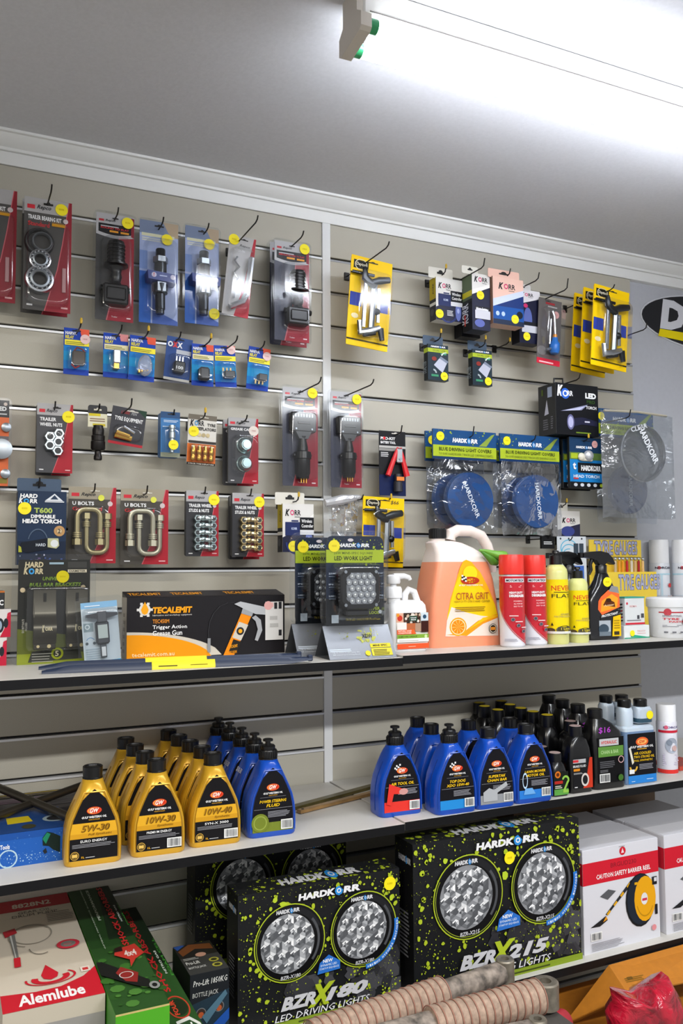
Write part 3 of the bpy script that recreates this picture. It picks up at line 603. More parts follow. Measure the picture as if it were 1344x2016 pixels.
a.ring(.42, .30, .19, .21, '#4a5a70', 20, 165, asp=.9); a.poly([(.04, .2), (.08, .3), (.6, .36), (.7, .3), (.7, .22), (.2, .16)], '#0e1420'); a.text('HARD', .38, .25, .2, .04, '#c9d0d8', .02, 0); a.poly([(.62, .24), (.62, .36), (.84, .36), (.86, .26), (.8, .22)], '#b9b98f'); a.ell(.76, .29, .08, '#d9dcdc'); a.poly([(.03, .17), (.1, .17), (.08, .24), (.03, .26)], '#a9ab3a')
for i in range(26): u, v = random.random() * .94, random.random() * .14; a.rect(u, v, u + .05 * random.random() + .01, v + .02, random.choice(['#3a4f8a', '#7d8798', '#c9c6d8', '#5a4a70', '#0d1118']))
a.put(r); sticker(r, -W * .36, H * .76, -.001)
a = Art(D, H, lambda x, z, l: (-W / 2 - l, D - x, z)); [a.rect(u, v, u + .12, v + .05, random.choice(['#8a7f78', '#5a504c', '#37342f'])) for u in (.25, .65) for v in (.1, .2, .36, .44, .6, .66, .78, .88) for _ in (0,) if random.random() < .9]; a.put(r)
hook(77, 957, .10, 77, 940, 'the navy head torch box')
def ubolt(label, xl, xr, yt, yb, d, hk, tint):
    r, W, H = hang('u_bolt_pack', label, 'spare part', xl, xr, yt, yb, d, 'u bolt packs'); card(r, W, H, '#5a5448', .002)
    a = Art(W, H); repco(a, 'U BOLTS', 'Galvanised', .16, 1, '#4a4640', '#a8222f', '#9d9481'); slot(a, .55, .95, .2, .02, '#d6d0c4'); a.put(r)
    m = mat(tint, .4, .85); w = W / .135
    for k, (x0, x1, za, zb, up) in enumerate(((-.046, .018, .26, .70, 1), (-.018, .040, .14, .60, 0))):
        g = G(); y = -.010 - .012 * (1 - k); q = []
        x0 *= w; x1 *= w
        cz = H * (zb if up else za); R = .018; sg = 1 if up else -1
        q = [(x0, y, H * (za if up else zb))] + [(x0 + R - R * math.cos(t), y, cz - sg * R + sg * R * math.sin(t)) for t in (0, .4, .8, 1.2, PI / 2)] + [(x1 - R + R * math.sin(t), y, cz - sg * R + sg * R * math.cos(t)) for t in (0, .4, .8, 1.2, PI / 2)] + [(x1, y, H * (za if up else zb))]
        g.tube(q, .0062, m, 10)
        for xx in (x0, x1):
            ze = H * (za if up else zb); hx = lambda z0, z1, rr: g.loft([[(xx + rr * math.cos(PI / 3 * i), y + rr * math.sin(PI / 3 * i), z) for i in range(6)] for z in (z0, z1)], m)
            hx(ze - .004, ze + .010, .0115)
            for i in range(3): g.lathe([(.0105, 0), (.0105, .003)], m, (xx, y, ze + sg * (.014 + .0045 * i)), 'z', 14)
        g.put('u_bolt', r)
    G().dome(-W * .44, W * .36, H * .08, H * .76, .032, CLR, .02).put('blister', r); sticker(r, W * .18, H * .86, -.001, .0075, '#dfe04a', marks=False); hook(*hk, label.split(' on ')[0])
ubolt('olive toned u bolts on a red and grey card beside the head torch box', 134, 228, 959, 1109, .07, (182, 966, .07, 187, 952), '#b3a77e')
ubolt('pale galvanised u bolts on a red and grey card, second from the head torch', 237, 331, 963, 1111, .07, (282, 971, .07, 290, 956), '#c2bda6')
def studs(label, xl, xr, yt, yb, d, m, hk):
    r, W, H = hang('wheel_stud_pack', label, 'spare part', xl, xr, yt, yb, d, 'wheel stud packs'); card(r, W, H, '#353538', .016)
    a = Art(W, H); repco(a, 'TRAILER WHEEL', 'STUDS & NUTS', .17, None, '#343437'); slot(a, .55, .96, .22, .022); a.put(r)
    if m is None: return
    g = G()
    for i in range(5):
        z = H * (.14 + .108 * i); hexnut(g, -W * .18, z, .0105, -.002, .013, m); hexnut(g, W * .30, z, .0105, -.002, .013, m)
        g.tube([(-W * .14, -.010, z), (W * .26, -.010, z)], .0065, m, 8); g.ball((-W * .02, -.011, z + .001), (.009, .008, .008), m, 8, 6); g.ball((W * .18, -.011, z - .001), (.007, .008, .009), m, 8, 6)
    g.put('studs_and_nuts', r); G().dome(-W * .28, W * .42, H * .05, H * .66, .024, CLR, .016).put('blister', r); sticker(r, W * .35, H * .865, -.001); hook(*hk, label.split(' with ')[0])
studs('bright zinc wheel studs and nuts pack with a yellow sticker', 366, 430, 966, 1095, .085, mat('#c3d3d3', .2, .95), (402, 971, .085, 403, 958))
studs('spare wheel stud pack hidden behind the gold toned one', 452, 510, 976, 1101, .05, None, None)
studs('gold toned wheel studs and nuts pack with a yellow sticker', 457, 519, 971, 1096, .085, mat('#dcc691', .22, .95), (491, 974, .085, 494, 962))
def korrbox(name, label, xl, xr, yt, yb, d, D, body, side, fn, tb, hk, sd=None, grp='white and navy hanging boxes'):
    r, W, H = hang(name, label, 'box', xl, xr, yt, yb, d, grp); box(r, W, H, D, body)
    if tb: tab(r, W, H, -W / 2 + tb[0] * W, -W / 2 + tb[1] * W, tb[2], tb[3])
    a = Art(W, H); fn(a); a.put(r)
    a = Art(D, H, lambda x, z, l: (-W / 2 - l, D - x, z)); a.rect(0, 0, 1, 1, side)
    if sd: sd(a)
    a.put(r)
    if hk: hook(*hk[:5], label.split(' with ')[0].split(', ')[0] , len(hk) > 5)
    return r, W, H
def wside(a): a.rect(0, 0, 1, .35, '#2a2a2e'); a.rect(.0, .35, 1, .42, '#d9d6cc'); a.rect(0, .5, 1, 1, '#b8a423'); a.text('KORR', .7, .62, .9, .06, '#24242a', .03, .2, rot=90); a.ell(.4, .2, .3, '#4a4a4f')
def wfront(a):
    a.rect(0, 0, 1, 1, '#dedbd6'); a.poly([(0, .3), (.35, .42), (1, .72), (1, 0), (0, 0)], '#20223a'); a.poly([(.1, .42), (.5, .5), (1, .8), (1, .72), (.35, .42)], '#efece6'); korr(a, .08, .76, .5, .11)
    a.rect(.08, .34, .62, .62, '#202c5c'); a.rect(.28, .63, .5, .66, '#202c5c'); a.text('KORR', .28, .46, .18, .05, '#c9d6ee', .02)
    a.ring(.45, .2, .30, .36, '#27336a', 180, 360, asp=.7); a.ell(.84, .24, .11, '#6a78b8', .22); a.ell(.84, .26, .05, '#aab6e0', .06); a.rect(.55, .44, 1, .72, '#15151a'); a.text('Wireless', .6, .61, .34, .07, WH, .02); a.text('Controller', .6, .51, .38, .07, WH, .02); a.rect(.55, .36, 1, .46, '#d9dade'); a.lines(.4, .12, .25, .14, 4, '#d8d8dc')
r, W, H = korrbox('controller_box', 'white wireless controller box hanging over the brackets, nearest the joint strip', 556, 617, 992, 1087, .11, .035, '#d9d6cf', '#26262a', wfront, (-.22, .72, .030, '#d6d2c6'), (578, 985, .11, 588, 972, 1), wside)
sticker(r, -W * .16, H * .12, -.001)
# ================================================================ right board
def yellowcard(label, xl, xr, yt, yb, d, hk, roll=0, big=1, price=None):
    r, W, H = hang('puller_pack', label, 'tool', xl, xr, yt, yb, d, 'yellow puller packs', math.radians(roll)); card(r, W, H, '#f4c400', .003)
    a = Art(W, H); a.rect(0, 0, 1, 1, '#f7ca02'); a.rect(.06, .86, .42, .955, '#1c1a14'); a.ring(.24, .907, .13, .15, '#d8cfae', asp=.42); a.text('Gearwrench' if 0 else 'Dayton', .12, .885, .24, .045, '#e0d8c0', .02, .25)
    a.rect(0, .06, 1, .078, '#26231a'); a.poly([(.0, .815), (.5, .82), (.5, .80), (0, .795)], '#3a342a'); a.rect(.02, .44, .3, .59, '#2c3f9a'); a.rect(.72, .42, .95, .57, '#2c3f9a')
    if price: a.text(price, .66, .90, .2, .06, '#4a4030', .005, .2)
    else: a.ell(.16, .33, .09, '#f3e3b4', .03, 8)
    slot(a, .52, .955, .24, .018); a.put(r)
    content(puller, r, 'gear_puller', W, H); G().dome(-W * .40, W * .44, H * .05, H * .84, .034, CLR, .02).put('blister', r)
    if hk: hook(*hk[:5], hk[5], len(hk) > 6)
    return r
yellowcard('big yellow puller card just past the joint strip, alone in its row', 681, 762, 508, 685, .12, (718, 516, .12, 766, 484, 'the lone big yellow puller card'), 4.5)
yellowcard('yellow puller card marked with a handwritten price, behind the work lights', 712, 793, 979, 1116, .08, (766, 982, .08, 767, 975, 'the yellow puller card with a handwritten price', 1), 2, 1, '$66')
yellowcard('rearmost of the three overlapping yellow puller cards', 1124, 1190, 583, 737, .075, None, 5)
yellowcard('middle one of the three overlapping yellow puller cards', 1142, 1208, 572, 729, .135, None, 5)
yellowcard('front one of the three overlapping yellow puller cards', 1163, 1232, 566, 725, .19, (1190, 573, .19, 1209, 563, 'three overlapping yellow puller cards'), 5)
def w2(a): a.rect(0, 0, 1, 1, '#1d1f38'); a.poly([(0, .7), (1, .84), (1, 1), (0, 1)], '#dcd9d4'); a.poly([(0, .62), (1, .78), (1, .84), (0, .7)], '#e8e5e0'); korr(a, .12, .86, .75, .08); a.rect(.4, .6, .55, .7, '#3a4aa0'); a.ell(.4, .12, .28, '#5a64a8', .07); a.rect(.15, .34, 1, .42, '#1a1a20'); a.rect(.15, .2, 1, .35, '#c9c9d0'); a.lines(.2, .35, .7, .06, 1, '#d0d0d6'); a.text('Warm Series', .2, .36, .6, .04, WH, .02)
def w2s(a): a.rect(0, .55, 1, 1, '#5a6a50'); a.rect(0, .6, 1, .7, '#c9bf2a'); a.rect(0, 0, 1, .5, '#17171c'); a.text('KORR', .62, .14, 1.2, .2, '#c9c9cf', .03, rot=90); a.rect(.2, .1, .32, .3, '#c9483a')
def kblack(a): a.rect(0, 0, 1, 1, '#17171b'); a.lines(.1, .1, .8, .3, 3, '#3a3a40')
korrbox('light_bar_box', 'dark box mostly hidden under the white boxes in the upper row', 908, 944, 572, 664, .06, .04, '#17171b', '#131317', kblack, None, None)
r, W, H = korrbox('light_bar_box', 'narrow navy and white light box, second in the upper row of boxes', 929, 964, 540, 650, .14, .05, '#1b1c30', '#2a2c2a', w2, (-.5, .4, .02, '#d9d6ca'), (928, 536, .14, 954, 508), w2s); sticker(r, -W * .05, H * .62, -.001, .013)
r, W, H = korrbox('controller_box', 'white controller box with a navy remote, first in the upper row of boxes', 858, 909, 549, 632, .09, .035, '#d9d6cf', '#26262a', wfront, (-.25, .68, .030, '#dad6ca'), (871, 538, .09, 878, 523, 1), wside); sticker(r, -W * .38, H * .14, -.001, .0135)
def pinkf(a): a.rect(0, 0, 1, 1, '#12306e'); a.rect(0, .1, 1, .38, '#14509c'); a.poly([(0, .52), (1, .78), (1, 1), (0, 1)], '#e9bfae'); a.poly([(0, .36), (1, .66), (1, .78), (0, .52)], '#c9d2e6'); korr(a, .18, .76, .55, .11); a.rect(.0, 0, 1, .1, '#1d2a44'); [a.ell(.14 + .18 * i, .22, .06, '#b8cdea', .05, 10) for i in range(2)]; a.ell(.86, .24, .1, '#0d1626', .08)
r, W, H = korrbox('light_bar_box', 'pink topped light box, third in the upper row of boxes', 970, 1030, 548, 640, .15, .045, '#d9b2a0', '#8a6a58', pinkf, (-.12, .9, .024, '#e6b8a6'), (1000, 540, .15, 1002, 528), None); sticker(r, W * .2, H * .14, -.001, .0135)
def w4(a): a.rect(0, 0, 1, 1, '#1a1c34'); a.poly([(0, .72), (1, .86), (1, 1), (0, 1)], '#dcd9dc'); korr(a, .08, .88, .6, .06); a.ell(.4, .45, .2, '#5a68a8', .22); a.ell(.3, .7, .1, '#c8326a', .04); a.rect(.1, .2, 1, .34, '#c9cad2'); a.rect(.1, .33, 1, .4, '#1a1a20')
r, W, H = korrbox('light_bar_box', 'navy and white light box half behind the pink topped one', 1022, 1063, 572, 676, .11, .04, '#1b1c30', '#15151c', w4, (-.2, .6, .018, '#d9d6d4'), (1034, 560, .11, 1061, 536), None); sticker(r, -W * .18, H * .12, -.001, .013)
# blowtorch card
r, W, H = hang('gas_torch_pack', 'blue gas torch on a grey card with a red foot, below a long hook', 'tool', 1056, 1101, 589, 718, .12, None, math.radians(4)); card(r, W, H, '#5a5654')
a = Art(W, H); a.rect(0, 0, 1, 1, '#625d5b'); a.rect(0, 0, 1, .085, '#c8243a'); a.rect(.3, .92, .7, .95, '#9a2b30'); a.rect(.4, .88, .8, .9, '#c9c4c0'); a.ell(.2, .2, .2, '#807c7a', .07); a.lines(.1, .02, .7, .04, 1, '#e8b8bd'); slot(a, .4, .965, .25, .015); a.put(r)
g = G(); BL_ = mat('#1b6fc4', .3); g.lathe([(.012, 0), (.016, .01), (.016, .03), (.010, .04), (.009, .05)], BL_, (.01, -.016, H * .16), 'z', 16); g.lathe([(.007, 0), (.007, .010)], mat('#d98a3a', .4, .5), (.01, -.016, H * .16 + .05), 'z', 12); g.tube([(.01, -.016, H * .16 + .058), (.004, -.016, H * .72), (-.004, -.016, H * .80)], .0055, CHROME); g.tube([(-.006, -.012, H * .3), (-.004, -.012, H * .68)], .003, CHROME, 6); g.tube([(-.02, -.016, H * .2), (.01, -.016, H * .24), (.026, -.016, H * .34)], .005, STEEL); g.put('gas_torch', r)
G().dome(-W * .42, W * .44, H * .1, H * .86, .035, CLR, .014).put('blister', r); sticker(r, W * .26, H * .78, -.001, .0115, '#e3a9a4'); hook(1073, 586, .12, 1117, 548, 'the blue gas torch card')
def fuse(label, xl, xr, yt, yb, d, hk):
    r, W, H = hang('fuse_light_box', label, 'box', xl, xr, yt, yb, d, 'small green and navy hanging boxes'); D = .022
    box(r, W, H, D, '#20303c'); tab(r, W, H, -W * .7, W * .28, .026, '#31475e')
    a = Art(W, H); a.rect(0, 0, 1, 1, '#22303a'); hardkorr(a, .15, .92, .72, .045); a.rect(0, .78, 1, .89, LIME); a.text('DUAL USB', .25, .81, .6, .05, '#5a6620', .01); a.rect(.62, .73, .9, .77, '#4a9a72'); a.ell(.3, .6, .12, '#8a3028', .06); a.poly([(.28, .42), (.55, .62), (.92, .5), (.7, .22)], '#b9bccb'); a.poly([(.55, .62), (.62, .68), (1, .55), (.92, .5)], '#7d8698')
    a.ring(.25, .2, .1, .17, '#aab4b6', 0, 90); a.rect(.15, .1, .5, .16, '#3f8f68'); a.ring(.9, .7, .2, .26, '#d8dcda', 90, 180, asp=.4); a.put(r)
    a = Art(D, H, lambda x, z, l: (-W / 2 - l, D - x, z)); a.rect(0, 0, 1, 1, '#151b20'); a.rect(0, .77, 1, .9, LIME); a.text('DUAL USB', .65, .2, 1.6, .2, '#8a949a', .01, rot=90); a.put(r)
    sticker(r, W * .28, H * .13, -.001, .0125); hook(*hk, label.split(' in the ')[0], True)
fuse('small navy box with a green band, first of the two in the row below', 842, 882, 679, 749, .08, (857, 669, .08, 867, 650))
fuse('small navy box with a green band, second of the two in the row below', 930, 968, 689, 759, .08, (944, 681, .08, 955, 663))
def bare(label, px, py, tx, ty, yl=False):
    h = hook(px, py, .0, tx, ty, '', yl); h['label'] = label; h['name'] = label; return h
h = bare('bare wire hook with a yellow tip beside the second small navy box', 972, 685, 1003, 668, True); del h['name']
G().box(-.006, .006, -.02, -.019, -.03, .003, CLR).put('label_strip', h)
h = bare('long bare wire hook sticking out at the board edge toward the oval sign', 1226, 661, 1272, 634); del h['name']
# torch box
r, W, H = hang('torch_box', 'large black torch box with a printed flashlight beam and carry loop', 'box', 1094, 1177, 757, 857, .14); D = .085
box(r, W, H, D, '#131417'); a = Art(W, H); a.rect(0, 0, 1, 1, '#15161a'); a.poly([(.1, .45), (.75, .62), (.6, .5)], '#8f93b0'); a.poly([(.15, .46), (.68, .58), (.55, .5)], '#c6c8e2'); a.text('K', .03, .74, .14, .22, WH, .06, .2); a.ell(.22, .80, .1, '#2d62c8'); a.ring(.22, .80, .035, .06, WH); a.text('RR', .27, .76, .13, .10, WH, .03); a.text('LED', .69, .74, .26, .11, WH, .06); a.text('PRO', .72, .64, .2, .07, '#2f4a1c', .04); a.text('TORCH', .7, .53, .25, .06, WH, .03)
a.poly([(.27, .30), (.6, .36), (.96, .30), (.96, .2), (.6, .22), (.3, .14)], '#23243c'); a.ell(.33, .25, .085, '#6a6a92', .15); a.ell(.33, .25, .06, '#b6b6d8', .11); a.rect(.66, .26, .78, .29, '#c6c6d6'); a.lines(.45, .04, .4, .05, 1, '#6f8a2a'); a.put(r)
a = Art(D, H, lambda x, z, l: (-W / 2 - l, D - x, z)); a.text('KORR', .72, .74, .8, .12, '#b8bcc8', .03, rot=90) if 0 else a.rect(.55, .74, .8, .94, '#9aa4b8'); a.poly([(.35, .4), (.5, .7), (.6, .42)], '#b8b8c4'); a.rect(.2, .8, .3, .92, '#4a5a22'); a.lines(.28, .12, .3, .22, 5, '#6a6a70'); a.lines(.72, .12, .14, .26, 6, '#6a6a70'); a.put(r)
g = G(); g.tube([(-W * .34, .04, H), (-W * .33, .04, H + .022), (-W * .13, .04, H + .024), (-W * .12, .04, H)], .003, BLK); g.put('carry_loop', r)
hook(1117, 751, .10, 1142, 735, 'the large black torch box')
# battery tool card
r, W, H = hang('battery_clamp_pack', 'red handled battery terminal tool on a black card', 'tool', 746, 798, 849, 976, .07); card(r, W, H, '#161619')
a = Art(W, H); a.rect(0, 0, 1, 1, '#1a1a1d'); a.rect(0, 0, 1, .32, '#121f4a'); a.text('PRO-KIT', .06, .86, .55, .045, WH, .04); a.ell(.2, .885, .05, '#d0262c'); a.text('BATTERY TOOL', .06, .80, .56, .04, WH, .04); a.rect(.0, .735, 1, .77, '#b5b4b0'); a.rect(0, .69, .7, .73, '#8f8e8a'); a.lines(.06, .6, .3, .08, 3, '#c9c9c9'); slot(a, .62, .965, .3, .025, '#cfcac0'); a.put(r)
g = G(); rd = mat('#d6232a', .35); g.tube([(.012, -.012, H * .74), (-.002, -.013, H * .56), (-.022, -.013, H * .30)], [.004, .007, .008], rd); g.tube([(.02, -.012, H * .74), (.030, -.013, H * .5), (.040, -.013, H * .30)], [.004, .007, .009], rd); g.put('red_handles', r)
g = G(); g.box(.006, .026, -.018, -.008, H * .5, H * .73, CHROME, .003); g.lathe([(.004, -.02), (.004, -.006)], STEEL, (.016, 0, H * .56), 'y', 10); g.put('clamp_jaw', r); g = G(); g.lathe([(.013, 0), (.013, .028), (.010, .03), (.010, .05)], mat('#3a3a40', .3, .4), (.010, -.014, H * .06), 'z', 16); g.put('battery_brush', r); g = G(); g.box(-.002, .022, -.0295, -.028, H * .22, H * .28, mat('#e2802a', .5)); g.put('orange_label', r); hook(778, 853, .07, 790, 837, 'the red handled battery tool')
# blue driving light covers in bags
def cover(label, xl, xr, yt, yb, d, bagb, cx, cy, R, front, hk=None, yaw=0, yh=None):
    r, W, H = hang('light_cover_pack', label, 'lamp cover', xl, xr, yt, yb, d, 'bagged blue light covers', 0, yaw)
    g = G(); g.box(-W / 2, W / 2, 0, .006, 0, H, mat('#1d4a78', .45), .0004); o = g.put('header_card', r)
    a = Art(W, H); a.rect(0, 0, 1, 1, '#1b4a7c'); a.rect(0, .09, 1, .47, LIME); a.rect(0, 0, 1, .09, '#15335a')
    splat(a, 110, '#93a93a', .0, .5, 1, 1, .014, lambda u, v: abs(u - .5) * 1.6); a.poly([(.72, .5), (.92, .9), (.98, .95), (.84, .5)], '#8aa040'); hardkorr(a, .3, .58, .4, .15); a.text('BLUE DRIVING LIGHT COVERS', .09, .28, .83, .12, '#37431a', .02); a.text('TO SUIT HARDKORR 7 INCH LED DRIVING LIGHTS', .08, .14, .86, .08, '#66742a', 0); a.put(r)
    xb = at(xl, yb, -d)[0]; dz = at((xl + xr) / 2, yb, -d)[1] - at((xl + xr) / 2, bagb, -d)[1]; w = W / 2 - .003
    X, Z = at(cx, cy, -d); lx, lz = X - r.location.x, Z - r.location.z; rr = R
    g = G(); g.lathe([(rr, 0), (rr, -.012), (rr * .96, -.017), (rr * .6, -.020), (.001, -.021)], mat('#03417e', .25, coat=.5, grain=.12, gscale=30), (lx, .0, lz), 'y', 48); dk = g.put('blue_cover', r)
    a = Art(.12, .02, lambda x, z, l: (lx + (z - .01) * math.cos(front) + (x - .06) * math.sin(front), -.0215 - l, lz - (x - .06) * math.cos(front) + (z - .01) * math.sin(front)))
    a.text('HARDKORR', .03, .1, .94, .75, '#cfd8e4', .02); a.put(dk, 'lettering')
    # loose wrinkled bag: grid pillow
    def pill(s):
        n, m_ = 12, 14; vs = []
        for j in range(m_ + 1):
            for i in range(n + 1):
                u, v = i / n, j / m_; e = (4 * u * (1 - u)) ** .5 * (min(1, 5 * v) * min(1, 5 * (1 - v) + .05)); hsh = math.sin(i * 12.9 + j * 78.2 + X * 31) * 43758.5; n0 = (hsh - math.floor(hsh)) - .5
                vs.append(((u - .5) * 2 * w * (1.03 if 0 < j < m_ else 1), s * (.001 + .016 * e) + .004 * n0 - .004, -v * dz + .006 * n0 * (i in (0, n) or j == m_)))
        return vs, [(j * (n + 1) + i, j * (n + 1) + i + 1, (j + 1) * (n + 1) + i + 1, (j + 1) * (n + 1) + i) for j in range(m_) for i in range(n)]
    g = G(); g.add(*pill(-1), BAG); g.add(*pill(1), BAG); g.put('clear_bag', r)
    if yh is not None: sticker(r, -W * .40 + .002, H * yh, -.001, .0135)
    if hk: hook(*hk, label.split(',')[0])
    return r
cover('rear bag of the first pair of blue light covers, header peeking past the front one', 837, 950, 852, 910, .045, 1040, 895, 985, .082, 0, yh=.7)
cover('front bag of the first blue light cover pair, above the orange jug', 852, 976, 848, 906, .105, 1050, 920, 985, .083, .42, (924, 858, .105, 932, 839), yh=.76)
cover('rear bag of the second pair of blue light covers, nearly hidden', 968, 1082, 861, 915, .045, 1040, 1030, 988, .080, 0)
cover('front bag of the second blue light cover pair, above the red cans', 984, 1100, 857, 911, .105, 1054, 1051, 988, .083, .1, (1045, 866, .105, 1053, 856), yh=.74)
def hcard(label, xl, xr, yt, yb, d, pk, hk):
    r, W, H = hang('head_lamp_pack', label, 'torch', xl, xr, yt, yb, d, 'blue head lamp cards'); box(r, W, H, .012, '#141518', .001, 'backing_card')
    a = Art(W, H); a.rect(0, 0, 1, 1, '#1b3a5c'); a.rect(0, .12, 1, .62, '#1c7cc0'); a.rect(0, 0, 1, .12, '#131519'); a.rect(0, .56, 1, .70, '#5d7a3a'); a.rect(.04, .58, .25, .68, LIME); hardkorr(a, .2, .78, .5, .05); a.rect(.24, .3, 1, .5, '#14171c'); a.text('HARDKORR', .34, .34, .62, .11, WH, .04); a.text('HEAD TORCH', .1, .2, .8, .06, '#d8e6f2', .03); a.rect(.1, .17, .25, .2, '#c83a3a'); [a.ell(.16 + .2 * i, .06, .06, '#c9ced4' if i < 4 else LIME, .035, 8) for i in range(5)]; a.text('t', .08, .36, .1, .14, WH, .04); slot(a, .5, .94, .3, .02); a.put(r)
    if pk:
        g = G(); g.ball((.004, -.008, H * .64), (.018, .014, .017), mat('#d9dce0', .2, .6), 14, 8); g.ball((-.022, -.006, H * .61), (.013, .008, .013), mat('#ddd8c6', .4), 12, 6); g.box(-.022, .022, -.010, 0, H * .53, H * .59, mat('#ddd8c6', .4), .003); g.put('head_lamp', r)
        sticker(r, W * .28, H * .88, -.001, .0115, '#e3a9a4'); hook(*hk, label.split(',')[0], True)
hcard('black edged head lamp card at the back of the blue pack stack', 1099, 1160, 866, 965, .06, 0, None)
hcard('blue head lamp card second in the stack behind the front one', 1108, 1170, 866, 962, .09, 0, None)
hcard('front blue head lamp card with a silver lamp, under the black torch box', 1121, 1184, 862, 961, .13, 1, (1148, 866, .13, 1157, 857))
# clear cover bag at the board's end
cover('bagged blue cover behind the big clear cover at the board end', 1170, 1285, 808, 862, .07, 1030, 1232, 965, .080, 0, yh=.72)
r, W, H = hang('clear_cover_pack', 'crumpled clear bag with a clear round light cover at the board end', 'lamp cover', 1184, 1326, 815, 1020, .17)
cb = clear('#e6e9ec', .18, .05, .7)
def pil(s):
    n, m_ = 12, 16; vs = []
    for j in range(m_ + 1):
        for i in range(n + 1):
            u, v = i / n, j / m_; e = (4 * u * (1 - u)) ** .5 * (4 * v * (1 - v) + .04) ** .4; q = math.sin(i * 17.3 + j * 41.7) * 9871.3; q = q - math.floor(q) - .5
            vs.append(((u - .5) * W + .008 * q, s * .026 * e + .006 * q, v * H + .006 * q))
    return vs, [(j * (n + 1) + i, j * (n + 1) + i + 1, (j + 1) * (n + 1) + i + 1, (j + 1) * (n + 1) + i) for j in range(m_) for i in range(n)]
g = G(); g.add(*pil(-1), cb); g.add(*pil(1), cb); g.put('clear_bag', r)
g = G(); R_ = .090; g.lathe([(R_, 0), (R_, -.014), (R_ * .95, -.02), (.001, -.026)], clear('#e8ecf0', .22, .06), (.012, .0, H * .62), 'y', 44); g.tube([(.012 + R_ * math.cos(2 * PI * i / 40), -.008, H * .62 + R_ * math.sin(2 * PI * i / 40)) for i in range(40)], .003, clear('#f2f4f8', .5, .4), 6, True); g.put('clear_cover', r)
g = G(); g.tube([(-W * .44, .004, H + .002), (0, 0, H + .006), (W * .42, .002, H + .002)], .004, mat('#b5ad9a', .5), 6); g.put('top_seal', r)
a = Art(.13, .024, lambda x, z, l: (-.028 + x * .50 + z * .86, -.030 - l, H * .84 - x * .86 + z * .5)); a.text('HARDKORR', 0, 0, 1, 1, '#e6e9ee', .03); a.put(r, 'lettering')
a = Art(.07, .016, lambda x, z, l: (-.055 + x * .96 - z * .2, -.030 - l, H * .80 + x * .26 + z * .96)); a.text('CLEAR', 0, 0, 1, 1, '#d5d8dc', .02); a.put(r, 'lettering'); hook(1225, 822, .17, 1240, 806, 'the crumpled clear cover bag')
# small things low on the right board
def wk(a): a.rect(0, 0, 1, 1, '#dedad4'); a.poly([(0, .25), (1, .5), (1, 0), (0, 0)], '#2b2b44'); a.ell(.45, .2, .3, '#3c4688', .2); korr(a, .2, .55, .6, .16)
korrbox('bulb_box', 'small white box with a navy print beside the second blue cover', 1097, 1141, 1006, 1056, .05, .03, '#d9d6d0', '#1d2030', wk, (-.1, .5, .026, '#d8d4c8'), (1109, 993, .05, 1115, 984, 1))
def tg(a): a.rect(0, 0, 1, 1, '#141416'); a.lines(.15, .35, .7, .3, 2, '#d0d0d0')
korrbox('cable_tag_pack', 'little black tag hanging above the yellow washer bottle', 1066, 1091, 1056, 1080, .10, .008, '#141416', '#0d0d0f', tg, None, (1078, 1058, .10, 1080, 1052), grp='small black tags')
r, W, H = hang('freshener_card', 'white display card with blue scribble print behind the spray triggers', 'card', 1097, 1154, 1056, 1172, .06); card(r, W, H, '#d6dade')
a = Art(W, H); a.rect(0, 0, 1, 1, '#d5dade'); [a.ell(u, .96, .03, '#3a4048', n=8) for u in (.12, .4, .85)]; [a.ring(.4, .8 - .06 * i, .26 - .03 * i, .29 - .03 * i, '#57b4d4', 20 + 30 * i, 250 + 30 * i, 20, .5) for i in range(5)]; a.rect(.56, .7, .72, .88, '#3b4650'); a.rect(.75, .7, .9, .88, '#3b4650'); a.rect(.5, .1, .9, .5, '#3f68b8'); a.put(r); hook(1120, 1062, .06, 1126, 1058, 'the white scribble card')
# empty clear bag hung by the joint strip
r, W, H = hang('plastic_bag', 'empty crumpled clear plastic bag hanging by the joint strip', 'bag', 646, 706, 982, 1064, .06)
vs = []; n, m_ = 8, 10
for j in range(m_ + 1):
    for i in range(n + 1):
        q = math.sin(i * 33.3 + j * 21.7) * 5871.3; q = q - math.floor(q) - .5; vs.append(((i / n - .5) * W * (1.1 - .3 * j / m_) + .006 * q, .018 * q, H * (1 - j / m_) + .006 * q + .01 * i / n))
g = G(); g.add(vs, [(j * (n + 1) + i, j * (n + 1) + i + 1, (j + 1) * (n + 1) + i + 1, (j + 1) * (n + 1) + i) for j in range(m_) for i in range(n)], clear('#eef0f0', .3, .16, .8)); g.put('film', r)
g = G(); g.tube([(-W * .62, -.004, H * .88), (-W * .1, -.01, H * .97), (W * .5, -.004, H * 1.04)], [.012, .014, .008], clear('#efeaea', .4, .35, .8), 9); g.put('rolled_top', r); hook(700, 982, .06, 714, 974, 'the empty crumpled plastic bag')
